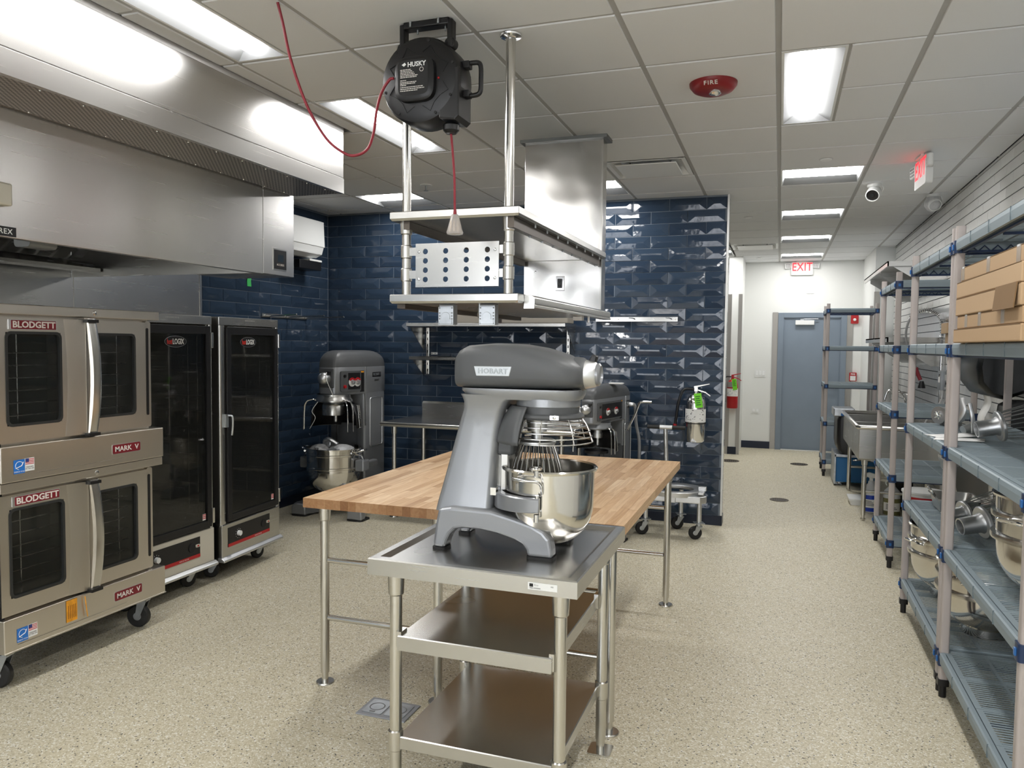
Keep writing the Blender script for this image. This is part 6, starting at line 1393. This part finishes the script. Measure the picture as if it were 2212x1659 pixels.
def loose_bowl(label, x, y, z, r, h_, rz=0):
    t = thing('mixer_bowl', label, 'mixing bowl', (x, y, z), R(rz), 'spare mixer bowls')
    f = 0.55; H = h_-0.03; b = MB(); z0 = 0.018
    prof = [(0.0001, z0)] + [(r*0.97*sin(pi/2*i/10)**0.85, z0+H*0.46*(1-cos(pi/2*i/10))) for i in range(1, 11)] + [(r*0.985, z0+H*0.6), (r, z0+H-0.012), (r+0.010, z0+H-0.008), (r+0.012, z0+H), (r+0.006, z0+H+0.004), (r-0.005, z0+H)]
    prof += [(r*0.98-0.005, z0+H*0.55)] + [((r*0.97-0.005)*sin(pi/2*i/8)**0.85, z0+0.005+H*0.46*(1-cos(pi/2*i/8))) for i in range(8, 0, -1)] + [(0.0001, z0+0.005)]
    b.lathe(prof, (0, 0, 0), 48); b.build('bowl', M_POL, t, local=True)
    b = MB(); b.lathe([(r*0.50, 0.0), (r*0.52, 0.0), (r*0.52, 0.045), (r*0.48, 0.045), (r*0.48, 0.0)], (0, 0, 0), 32); b.build('foot_ring', M_POL, t, local=True)
    for q in (0.58, 0.80):
        b = MB(); b.lathe([(r*0.985, -0.012), (r+0.012, -0.010), (r+0.014, 0.0), (r+0.012, 0.010), (r*0.99, 0.012)], (0, 0, z0+H*q), 48); b.build('band', M_STT, t, local=True)
    for a in (R(205), R(25)):
        b = MB(); c, s2 = cos(a), sin(a); T = Vector((-s2, c, 0)); N_ = Vector((c, s2, 0)); zz = z0+H*0.70
        b.tube(catmull([N_*(r*0.99)+T*-0.045+Vector((0, 0, zz+0.02)), N_*(r+0.045)+T*-0.045+Vector((0, 0, zz+0.035)), N_*(r+0.045)+T*0.045+Vector((0, 0, zz+0.035)), N_*(r*0.99)+T*0.045+Vector((0, 0, zz+0.02))], 5), 0.007, 8); b.build('handle', M_CHR, t, local=True)
    for a in (R(238), R(58)):
        b = MB(); mt = Matrix.Rotation(a, 4, 'Z'); b.box(r-0.01, r+0.035, -0.03, 0.03, z0+H*0.58-0.006, z0+H*0.58+0.006, mt); b.build('carrier_lug', M_STT, t, local=True)
    return t
loose_bowl('spare steel mixer bowl on bottom shelf, farther one by the end post', 0.955, 4.845, 0.21, 0.222, 0.40)
loose_bowl('spare steel mixer bowl on bottom shelf, nearer one between the posts', 0.985, 4.245, 0.21, 0.215, 0.36, 40)
loose_bowl('spare steel mixer bowl on second shelf of nearest unit', 0.970, 3.19, 0.685, 0.212, 0.397, 10)
# steel pan stack behind the whisks
t = thing('steel_pan', 'shallow steel pan on second shelf behind the whisks', 'pan', (0.95, 4.86, 0.685))
b = MB(); b.loft([[(0.95+p[0], 4.86+p[1], z) for p in rpoly(-a, a, -c, c, 0.03, 4)] for a, c, z in ((0.08, 0.12, 0.6855), (0.09, 0.13, 0.687), (0.105, 0.145, 0.760), (0.115, 0.155, 0.762), (0.115, 0.155, 0.764), (0.104, 0.144, 0.763), (0.088, 0.128, 0.690), (0.02, 0.03, 0.690))], False, True); b.build('pan', M_ST, t)
b = MB(); b.tube(catmull([(0.845, 4.82, 0.765), (0.82, 4.82, 0.80), (0.82, 4.90, 0.80), (0.845, 4.90, 0.765)], 5), 0.006, 8); b.build('handle', M_CHR, t)
t = thing('steel_container', 'tall narrow steel container standing behind pan on second shelf', 'container', (1.16, 4.74, 0.685))
b = MB(); b.loft([[(1.16+p[0], 4.74+p[1], z) for p in rpoly(-a, a, -a, a, 0.02, 4)] for a, z in ((0.06, 0.6855), (0.068, 0.89), (0.076, 0.892), (0.076, 0.896), (0.066, 0.895), (0.058, 0.69))], False, True); b.build('container', M_ST, t)
b = MB(); b.tube([(1.11, 4.74, 0.90), (1.12, 4.74, 0.95), (1.20, 4.74, 0.95), (1.21, 4.74, 0.90)], 0.004, 6); b.build('bail', M_WIRE, t)

# hand sink, paper towel dispenser and soap box on the wall between the units
hs = thing('hand_sink', 'small stainless hand sink on white tiled wall behind shelving', 'sink', (1.22, 5.62, 0.8))
b = MB(); x0, x1, y0, y1 = 1.03, XR-0.006, 5.40, 5.84
b.loft([[(x, y, z) for x, y in ((x0+a, y0+a), (x1-a*0.2, y0+a), (x1-a*0.2, y1-a), (x0+a, y1-a))] for a, z in ((0.09, 0.66), (0.05, 0.67), (0.0, 0.86), (0.0, 0.88), (0.03, 0.88), (0.06, 0.70), (0.09, 0.69))], True, False); b.build('basin', M_ST, hs)
b = MB(); b.box(XR-0.020, XR-0.006, y0, y1, 0.88, 1.08); b.build('backsplash', M_ST, hs)
b = MB(); b.tube(catmull([(1.33, 5.62, 0.97), (1.29, 5.62, 1.08), (1.22, 5.62, 1.10), (1.18, 5.62, 1.05)], 6), 0.010, 10); b.build('faucet', M_CHR, hs)
b = MB(); b.tube(catmull([(1.20, 5.62, 0.67), (1.20, 5.62, 0.52), (1.25, 5.62, 0.47), (1.37, 5.62, 0.47)], 5), 0.018, 10); b.build('drain_trap', M_CHR, hs)
td = thing('towel_dispenser', 'bulbous black paper towel dispenser on the white tiled wall', 'dispenser', (1.26, 5.55, 1.3))
rings = []
for y, k in ((5.27, 0.90), (5.285, 0.97), (5.31, 1.0), (5.78, 1.0), (5.81, 0.97), (5.825, 0.90)):
    P = [(XR-0.007, 1.33), (1.28, 1.285), (1.19, 1.31), (1.135, 1.38), (1.12, 1.48), (1.14, 1.60), (1.19, 1.67), (XR-0.007, 1.69)]
    rings.append([(XR-0.007+(p[0]-XR+0.007)*k, y, 1.49+(p[1]-1.49)*k) for p in P])
b = MB(); b.loft(rings, True, True); b.build('housing', plain('gloss_black', (0.010, 0.012, 0.013), 0.28), td, bevel=0.01, seg=3)
b = MB(); b.box(1.15, 1.152, 5.285, 5.29, 1.40, 1.55); b.build('edge_line', M_GREY, td)
b = MB(); pp_ = []; n = 8
for i in range(n+1): z = 1.32-0.20*i/n; x = 1.205+0.018*sin(i*0.7); pp_.append([(x, 5.36, z), (x+0.004, 5.55, z)])
b._add([p for r in pp_ for p in r], [(2*i, 2*i+1, 2*i+3, 2*i+2) for i in range(n)], True); b.build('towel_sheet', M_PAPER, td, solid=0.001)
sd = thing('soap_dispenser', 'glossy black soap dispenser below the towel dispenser', 'dispenser', (1.30, 5.28, 1.2))
b = MB(); b.prism([(XR-0.007, 1.05), (1.25, 1.07), (1.235, 1.16), (1.245, 1.26), (1.30, 1.29), (XR-0.007, 1.29)], 5.16, 5.33, 'y'); b.build('housing', MATS['gloss_black'], sd, bevel=0.012, seg=3)
b = MB(); b.cyl((1.28, 5.245, 1.07), (1.28, 5.245, 1.045), 0.012, 12); b.build('nozzle', M_GREY, sd)
# small boxes and a bag of fittings on the third unit's upper shelf
for lb, x0, x1, y0, y1, z0, h_ in (('small cardboard box on third unit shelf beside the bag', 1.135, 1.245, 6.18, 6.34, 1.6125, 0.085), ('small labelled cardboard box resting on the lower small box', 1.11, 1.225, 6.16, 6.36, 1.6985, 0.075)):
    t = thing('small_carton', lb, 'cardboard box', ((x0+x1)/2, (y0+y1)/2, z0), 0, 'small cartons')
    b = MB(); b.box(x0, x1, y0, y1, z0, z0+h_); b.build('carton', M_CARD, t, bevel=0.002)
    b = MB(); b.box(x0+0.045, x0+0.075, y0-0.0008, y0+0.0002, z0+0.015, z0+0.055); b.build('label', M_PAPER, t)
    b = MB(); b.box(x0+0.002, x1-0.002, y0+0.06, y0+0.09, z0+h_-0.0002, z0+h_+0.0006); b.build('tape_strip', M_TAPE, t)
t = thing('parts_bag', 'clear plastic bag of metal fittings on top of small boxes', 'plastic bag', (1.16, 6.27, 1.774)); rn = random.Random(6)
b = MB(); rings = []
for i in range(9):
    a = pi*i/8; rings.append([(1.150+0.075*sin(a)*cos(q)*(1+rn.uniform(-.2, .2)), 6.27+0.09*sin(a)*sin(q)*(1+rn.uniform(-.2, .2)), 1.818-0.040*cos(a)) for q in [2*pi*j/14 for j in range(14)]])
b.loft(rings, False, True); b.build('film', M_FILM, t)
b = MB(); b.tube([(1.11, 6.24, 1.80), (1.19, 6.29, 1.81)], 0.014, 8); b.sphere((1.17, 6.24, 1.805), 0.020, 8); b.build('fittings', M_ALU, t)
# ================================================================ three-bay sink, wall shelves and plumbing beyond the shelving
sk = thing('three_bay_sink', 'stainless three-bay sink on tube legs along the right wall', 'sink', (1.03, 8.5, 0))
X0, X1, Y0, Y1, ZR = 0.690, 1.365, 7.60, 9.38, 0.872
b = MB(); b.box(X0+0.01, X1, Y0, Y0+0.012, ZR-0.29, ZR-0.02); b.box(X0+0.01, X1, Y1-0.012, Y1, ZR-0.29, ZR-0.02); b.box(X1-0.012, X1, Y0, Y1, ZR-0.29, ZR+0.12)
bay = (Y1-Y0)/3
for k in range(3):
    a, c = Y0+k*bay, Y0+(k+1)*bay
    b.rrect(X0+0.01, X0+0.022, a+0.006, c-0.006, ZR-0.34+0.05, ZR-0.02, 0.03, 'x') if 0 else b.box(X0+0.01, X0+0.022, a+0.01, c-0.01, ZR-0.30, ZR-0.02)
    if k: b.box(X0+0.02, X1, a-0.012, a+0.012, ZR-0.29, ZR-0.05)
    b.box(X0+0.02, X1, a+0.012, c-0.012, ZR-0.30, ZR-0.29)
sb = b.build('bowls', M_ST, sk, bevel=0.006)
b = MB(); P = [(X0, Y0), (X1, Y0), (X1, Y1), (X0, Y1)]
b.tube([(X1, Y0, ZR), (X0+0.02, Y0, ZR), (X0, Y0+0.02, ZR), (X0, Y1-0.02, ZR), (X0+0.02, Y1, ZR), (X1, Y1, ZR)], 0.020, 12); b.build('rolled_rim', M_STT, sk)
for x in (X0+0.075, X1-0.08):
    for y in (Y0+0.11, Y1-0.10): leg_tube(sk, x, y, ZR-0.29, 0.0205, True, False)
b = MB(); b.cyl((X0+0.075, Y0+0.11, 0.27), (X1-0.08, Y0+0.11, 0.27), 0.0135, 12); b.cyl((X0+0.075, Y1-0.10, 0.27), (X1-0.08, Y1-0.10, 0.27), 0.0135, 12); b.build('stretcher', M_STT, sk)
for y, lb in ((8.95, 'chrome gooseneck faucet over the far sink bay'), (8.35, 'chrome gooseneck faucet over the middle sink bay')):
    t = thing('faucet', lb, 'faucet', (1.30, y, 1.0), 0, 'sink faucets')
    b = MB(); b.tube(catmull([(1.345, y, 1.00), (1.27, y, 1.01), (1.24, y, 1.10), (1.17, y, 1.155), (1.09, y, 1.14), (1.06, y, 1.06), (1.06, y, 1.03)], 6), 0.011, 10); b.build('spout', M_CHR, t)
    b = MB(); b.box(1.33, 1.353, y-0.09, y+0.09, 0.985, 1.015)
    for s_ in (-1, 1): b.cyl((1.33, y+s_*0.08, 1.0), (1.275, y+s_*0.10, 1.02), 0.010, 10)
    b.build('valve_body', M_CHR, t, bevel=0.003)
wall_shelf('upper stainless wall shelf above the three-bay sink', 0.895, XR-0.007, 7.70, 9.72, 2.372, 0.26, 'wall shelves over the sink', '-x')
wall_shelf('lower stainless wall shelf above the three-bay sink', 0.915, XR-0.007, 7.72, 9.55, 1.690, 0.26, 'wall shelves over the sink', '-x')
# pre-rinse sprayer: riser, spring hose, red-handled valve
pr = thing('rinse_sprayer', 'pre-rinse sprayer with spring hose and dark red handle over sink', 'faucet', (1.30, 7.66, 1.0))
b = MB(); b.cyl((1.345, 7.655, 1.0), (1.345, 7.655, 1.62), 0.012, 12); b.tube([(1.345, 7.655, 1.46), (1.345, 7.655, 1.46), (1.384, 7.655, 1.46)], 0.008, 8); b.build('riser', M_CHR, pr)
arc = catmull([(1.345, 7.655, 1.62), (1.345, 7.655, 1.80), (1.30, 7.66, 1.90), (1.20, 7.665, 1.93), (1.10, 7.665, 1.87), (1.06, 7.665, 1.72), (1.10, 7.665, 1.52), (1.15, 7.665, 1.42)], 8)
b = MB(); b.tube(arc, 0.010, 8); b.build('hose', M_GREY, pr)
b = MB(); P = []
for i in range(len(arc)-1):
    for q in range(6):
        p = arc[i].lerp(arc[i+1], q/6); tn = (arc[i+1]-arc[i]).normalized(); sd_ = tn.cross(Vector((0, 1, 0))).normalized(); a = 2*pi*(i*6+q)/7; P.append(p+(sd_*cos(a)+Vector((0, 1, 0))*sin(a))*0.020)
b.tube(P[:200], 0.0026, 5, caps=False); b.build('spring', M_CHR, pr)
b = MB(); b.tube(catmull([(1.15, 7.665, 1.42), (1.165, 7.665, 1.37), (1.19, 7.66, 1.31)], 4), 0.017, 10); b.build('grip', M_DRED, pr)
b = MB(); b.lathe([(0.016, 0.05), (0.030, 0.0), (0.030, -0.012), (0.0001, -0.012)], (1.20, 7.66, 1.25), 16); b.build('spray_head', M_BLK, pr)
# chemical dispenser with hoses
cdn = thing('chemical_dispenser', 'grey chemical dispenser with black hose on tiled wall by sink', 'dispenser', (1.35, 7.45, 1.2))
b = MB(); b.box(1.30, XR-0.007, 7.38, 7.52, 1.235, 1.40); b.build('housing', M_GALV, cdn, bevel=0.004)
b = MB(); b.cyl((1.33, 7.52, 1.37), (1.33, 7.545, 1.37), 0.010, 10); b.cyl((1.295, 7.44, 1.36), (1.30, 7.44, 1.36), 0.012, 12); b.build('knob', M_BLK, cdn)
b = MB(); b.box(1.2985, 1.300, 7.41, 7.48, 1.30, 1.36); b.box(1.33, 1.37, 7.3785, 7.38, 1.32, 1.37); b.box(1.33, 1.365, 7.3785, 7.38, 1.245, 1.265); b.build('label', M_PAPER, cdn)
b = MB(); b.box(1.338, 1.358, 7.3782, 7.380, 1.285, 1.305); b.build('button', M_DARK, cdn)
b = MB(); b.tube(catmull([(1.355, 7.40, 1.40), (1.36, 7.36, 1.39), (1.355, 7.33, 1.28), (1.34, 7.34, 1.10), (1.30, 7.42, 0.96)], 6), 0.014, 10); b.build('hose', M_BLK, cdn)
b = MB(); b.tube(catmull([(1.34, 7.42, 1.235), (1.31, 7.45, 1.12), (1.25, 7.55, 1.0), (1.22, 7.62, 0.90)], 6), 0.008, 8); b.tube(catmull([(1.36, 7.44, 1.235), (1.34, 7.45, 1.10), (1.33, 7.50, 0.96)], 6), 0.008, 8); b.build('clear_tubes', M_FILM, cdn)
# blue and black floor machine beyond the sink
fm = thing('dish_machine', 'black and blue wheeled machine standing past the sink end', 'machine', (0.85, 9.85, 0))
b = MB(); b.box(0.645, 1.10, 9.56, 10.10, 0.045, 0.335); b.build('base_tank', M_LBLUE, fm, bevel=0.01)
b = MB(); b.box(0.628, 0.648, 9.55, 10.11, 0.02, 0.37); b.box(0.63, 1.11, 9.55, 10.11, 0.335, 0.365); b.build('steel_trim', M_GALV, fm, bevel=0.003)
b = MB(); b.loft([[(p[0], p[1], z) for p in rpoly(a, 1.10, 9.545, 10.10, 0.05, 4)] for a, z in ((0.71, 0.366), (0.66, 0.42), (0.645, 0.50), (0.645, 0.76), (0.66, 0.80))], True, True); b.build('hood_shell', M_BLK, fm)
b = MB(); b.box(0.605, 0.83, 9.56, 9.95, 0.80, 0.895); b.build('control_head', M_GALV, fm, bevel=0.012)
b = MB(); b.lathe([(0.0001, -0.004), (0.018, -0.003), (0.019, 0)], (0.70, 9.559, 0.825), 16, 'y'); b.build('blue_button', M_SKY, fm)
b = MB(); b.tube(catmull([(0.83, 9.545, 0.30), (0.83, 9.51, 0.31), (0.90, 9.505, 0.315), (1.02, 9.51, 0.31), (1.02, 9.545, 0.30)], 4), 0.010, 8); b.build('handle', M_CHR, fm)
for x in (0.69, 1.05): caster(fm, x-0.85, 9.62-9.85, 0.046, 0.022, M_GRUB, 0, 0.02)
# things kept under the sink
def spray_bottle(label, x, y, mliq):
    t = thing('spray_bottle', label, 'bottle', (x, y, 0.0), 0, 'bottles under the sink'); z = 0.0
    b = MB(); b.lathe([(0.0001, 0), (0.070, 0.0), (0.075, 0.01), (0.075, 0.20), (0.066, 0.235), (0.030, 0.275), (0.026, 0.30), (0.0001, 0.30)], (x, y, z), 24); b.build('bottle', plain('milky_plastic', (0.62, 0.64, 0.66), 0.35), t)
    b = MB(); b.lathe([(0.076, 0.012), (0.0765, 0.02), (0.0765, 0.165), (0.076, 0.17)], (x, y, z), 24); b.build('liquid', mliq, t)
    b = MB(); b.lathe([(0.0772, 0.05), (0.0772, 0.13)], (x, y, z), 14, 'z', a0=R(200), a1=R(330)); lo = b.build('label', M_PAPER, t)
    b = MB()
    for k in range(4): b.lathe([(0.078, 0.070+k*0.014), (0.078, 0.075+k*0.014)], (x, y, z), 8, 'z', a0=R(225), a1=R(300-10*k))
    b.build('print', M_INK, lo)
    b = MB(); b.cyl((x, y, z+0.30), (x, y, z+0.33), 0.018, 12); b.prism([(x-0.075, z+0.365), (x-0.02, z+0.33), (x+0.045, z+0.33), (x+0.05, z+0.365), (x-0.02, z+0.385)], y-0.016, y+0.016, 'y'); b.tube(catmull([(x-0.04, y, z+0.345), (x-0.055, y, z+0.31), (x-0.045, y, z+0.285)], 4), 0.006, 6); b.build('trigger_head', M_WP, t, bevel=0.004)
    return t
spray_bottle('spray bottle of blue cleaner standing under the sink', 0.875, 8.16, plain('blue_liquid', (0.01, 0.05, 0.42), 0.25))
spray_bottle('spray bottle of olive cleaner standing under the sink', 1.045, 8.05, plain('olive_liquid', (0.17, 0.16, 0.06), 0.3))
t = thing('pail', 'white pail with red printed band under the sink', 'bucket', (1.16, 7.45, 0))
t.location = (1.19, 7.30, 0)
b = MB(); b.lathe([(0.0001, 0), (0.145, 0), (0.150, 0.01), (0.162, 0.36), (0.170, 0.365), (0.170, 0.38), (0.155, 0.385), (0.0001, 0.385)], (1.19, 7.30, 0), 32); b.build('tub', M_WP, t)
for z0, z1, m_ in ((0.27, 0.34, M_RED), (0.14, 0.19, M_LBLUE)):
    b = MB(); r = lambda z: 0.1505+0.012*(z-0.01)/0.35+0.0012; b.lathe([(r(z0), z0), (r(z1), z1)], (1.19, 7.30, 0), 24, 'z', a0=R(195), a1=R(345)); b.build('printed_band', m_, t)
b = MB(); b.tube(catmull([(1.035, 7.30, 0.36), (1.06, 7.17, 0.25), (1.19, 7.12, 0.21), (1.32, 7.17, 0.25), (1.345, 7.30, 0.36)], 6), 0.003, 6); b.build('bail', M_WIRE, t)
t = thing('plastic_tub', 'low white plastic tub on floor beside sink leg', 'tub', (0.80, 8.55, 0))
b = MB(); b.loft([[(0.80+p[0], 8.55+p[1], z) for p in rpoly(-a, a, -c, c, 0.02, 3)] for a, c, z in ((0.08, 0.12, 0.0), (0.095, 0.14, 0.055), (0.10, 0.145, 0.056), (0.10, 0.145, 0.062), (0.092, 0.137, 0.060), (0.078, 0.118, 0.008))], True, True); b.build('tub', M_WP, t)
b = MB(); b.prism(rpoly(-0.1, 0.1, -0.145, 0.145, 0.02, 3), 0.0625, 0.066, 'z', mtx=Matrix.Translation((0.80, 8.55, 0))); b.build('lid', M_WP, t)
t = thing('steel_bin', 'dark jerrycan standing behind the bottles under the sink', 'jerrycan', (1.20, 8.5, 0))
b = MB(); b.rrect(1.08, 1.28, 8.40, 8.62, 0, 0.36, 0.03, 'z'); b.build('can', M_BLK, t, bevel=0.01); b = MB(); b.cyl((1.14, 8.50, 0.36), (1.14, 8.50, 0.40), 0.025, 12); b.build('cap', M_RED, t)

# ================================================================ signs, alarms, plates
def exit_sign(label, loc, rz, face):
    t = thing('exit_sign', label, 'exit sign', loc, rz, 'lit exit signs')
    b = MB(); b.rrect(-0.155, 0.155, -0.022, 0.022, -0.105, 0.095, 0.018, 'y'); b.build('housing', M_WP, t, local=True)
    text('letters', 'EXIT', 0.175, (0, -0.0228, 0.012), '-y', M_EXIT, t, rot=(pi/2, 0, 0), bold=0.0022, ext=0.0006, sx=0.78, space=1.06)
    for s_ in (-1, 1):
        mt = Matrix.Translation((s_*0.205, -0.01, 0.035)) @ Matrix.Rotation(R(-12*s_), 4, 'Z') @ Matrix.Rotation(R(6*s_), 4, 'Y')
        b = MB(); b.box(-0.045, 0.045, -0.02, 0.02, -0.042, 0.042, mt); hd_ = b.build('lamp_head', M_WP, t, bevel=0.012, seg=3, local=True)
        b = MB()
        for i in range(3):
            for j in range(3): b.box(-0.030+i*0.022, -0.014+i*0.022, -0.0215, -0.0195, -0.030+j*0.022, -0.016+j*0.022, mt)
        b.build('led_cells', M_GREY, hd_, local=True)
        b = MB(); b.cyl((s_*0.15, 0, 0.03), (s_*0.17, -0.005, 0.032), 0.012, 10); b.build('swivel', M_WP, t, local=True)
    b = MB(); b.box(-0.08, 0.08, -0.04, 0.04, 0.090, 0.104); b.build('canopy', M_WP, t, local=True)
    return t
exit_sign('lit red exit sign with twin lamp heads above the blue door', (0.287, YF-0.024, 2.800), 0, '-y')
exit_sign('exit sign seen edge-on hanging from ceiling over the shelving aisle', (0.90, 5.98, 2.803), R(-86), '-x')
fa = thing('fire_alarm', 'round red ceiling fire alarm horn strobe', 'fire alarm', (-0.352, 4.05, HC))
b = MB(); b.lathe([(0.118, -0.006), (0.116, -0.020), (0.098, -0.042), (0.070, -0.054), (0.0001, -0.058)], (-0.352, 4.05, HC), 40); b.build('body', plain('alarm_red', (0.21, 0.010, 0.012), 0.4), fa)
b = MB(); b.lathe([(0.030, -0.050), (0.030, -0.066), (0.020, -0.074), (0.0001, -0.076)], (-0.340, 4.02, HC), 20); b.build('strobe_lens', M_CHR, fa)
tx = text('lettering', 'FIRE', 0.032, (-0.356, 3.944, HC-0.035), '-y', M_LET, fa, bold=0.0006, rot=None, space=1.2); tx.rotation_euler = (R(90+52), 0, 0)
al = thing('wall_strobe', 'red square fire strobe on white wall right of the door', 'fire alarm', (1.05, YF, 2.02))
b = MB(); b.rrect(0.997, 1.103, YF-0.035, YF-0.001, 1.955, 2.085, 0.014, 'y'); b.build('body', M_RED, al); b = MB(); b.lathe([(0.022, 0), (0.020, -0.02), (0.0001, -0.026)], (1.05, YF-0.035, 2.015), 18, 'y'); b.build('lens', M_WP, al)
fp = thing('fire_pull', 'red fire pull station on white wall below the strobe', 'fire alarm', (1.05, YF, 1.15))
b = MB(); b.rrect(1.00, 1.10, YF-0.04, YF-0.001, 1.09, 1.22, 0.008, 'y'); b.build('body', M_RED, fp); text('lettering', 'FIRE', 0.035, (1.05, YF-0.0405, 1.195), '-y', M_WP, fp, bold=0.0008)
b = MB(); b.box(1.012, 1.088, YF-0.046, YF-0.040, 1.10, 1.17); b.build('pull_bar', M_WP, fp)
def plate(label, cat, x, z, w_, h_, inner):
    t = thing('wall_plate', label, cat, (x, YF, z), 0, 'white wall plates')
    b = MB(); b.rrect(x-w_/2, x+w_/2, YF-0.008, YF-0.001, z-h_/2, z+h_/2, 0.006, 'y'); b.build('plate', M_WP, t)
    for dx, ww, hh in inner:
        b = MB(); b.box(x+dx-ww/2, x+dx+ww/2, YF-0.012, YF-0.008, z-hh/2, z+hh/2); b.build('rocker', M_LAMPW, t, bevel=0.002)
plate('white three-gang light switch plate left of the door', 'light switch', -0.282, 1.181, 0.165, 0.115, ((-0.05, 0.034, 0.07), (0.0, 0.034, 0.07), (0.05, 0.034, 0.07)))
plate('white outlet plate low on wall left of the door', 'outlet', -0.336, 0.59, 0.125, 0.08, ((-0.028, 0.034, 0.04), (0.028, 0.034, 0.04)))
plate('small white blank plate on wall above the door', 'wall plate', 0.414, 2.445, 0.115, 0.065, ((0, 0.09, 0.02),))
def dome_cam(label, x, y, yawd, m_, lens):
    t = thing('security_camera', label, 'security camera', (x, y, HC), 0, 'ceiling security cameras')
    b = MB(); b.lathe([(0.052, -0.006), (0.052, -0.028), (0.036, -0.036), (0.0001, -0.036)], (x, y, HC), 28); b.build('mount', M_WP, t)
    mt = Matrix.Translation((x, y, HC-0.075)) @ Matrix.Rotation(R(yawd), 4, 'Z') @ Matrix.Rotation(R(122), 4, 'X')
    b = MB(); b.lathe([(0.0001, -0.055), (0.034, -0.048), (0.052, -0.02), (0.054, 0.03), (0.052, 0.062), (0.046, 0.064), (0.046, 0.052)], (0, 0, 0), 30, mtx=mt); b.build('housing', m_, t)
    if lens:
        b = MB(); b.lathe([(0.0001, 0.053), (0.047, 0.053)], (0, 0, 0), 26, mtx=mt); lo = b.build('lens_face', M_BLK, t); b = MB(); b.lathe([(0.016, 0.0535), (0.012, 0.060), (0.0001, 0.062)], (0, 0, 0), 18, mtx=mt); b.build('lens', MATS['gloss_black'], t)
    else:
        b = MB(); b.loft([[(x+r*cos(a)*(1+0.08*sin(3*a)), y+r*sin(a), HC+z) for a in [2*pi*j/20 for j in range(20)]] for r, z in ((0.056, -0.030), (0.066, -0.06), (0.068, -0.10), (0.045, -0.135), (0.012, -0.155))], True, True); b.build('cover_bag', M_FILM, t)
    b = MB(); b.tube(catmull([(x+0.05, y, HC-0.01), (x+0.07, y, HC-0.05), (x+0.04, y+0.02, HC-0.09)], 4), 0.0025, 6); b.build('lead', M_WP, t)
dome_cam('white turret security camera with black lens on aisle ceiling', 0.68, 6.86, -18, M_WP, True)
dome_cam('bagged security camera on ceiling by the white tiled wall', 1.205, 7.47, 10, M_WP, False)

# many tiny identical fixings stay joined
for o_ in bpy.data.objects:
    if o_.parent is not None and o_.name.split('.')[0] in ('rivets', 'screws', 'bolts', 'mount_bolts', 'print_lines', 'print', 'dial_marks', 'emblem_studs', 'slots', 'yoke_pins', 'led_cells', 'contacts', 'stamped_mark', 'face_ribs', 'sockets', 'shelf_brackets', 'tray_slides', 'oven_racks', 'whisk_wires', 'wires', 'wire_guard', 'guard_wires', 'truss', 'stripes', 'fittings', 'grease_filters'):
        o_['kind'] = 'stuff'
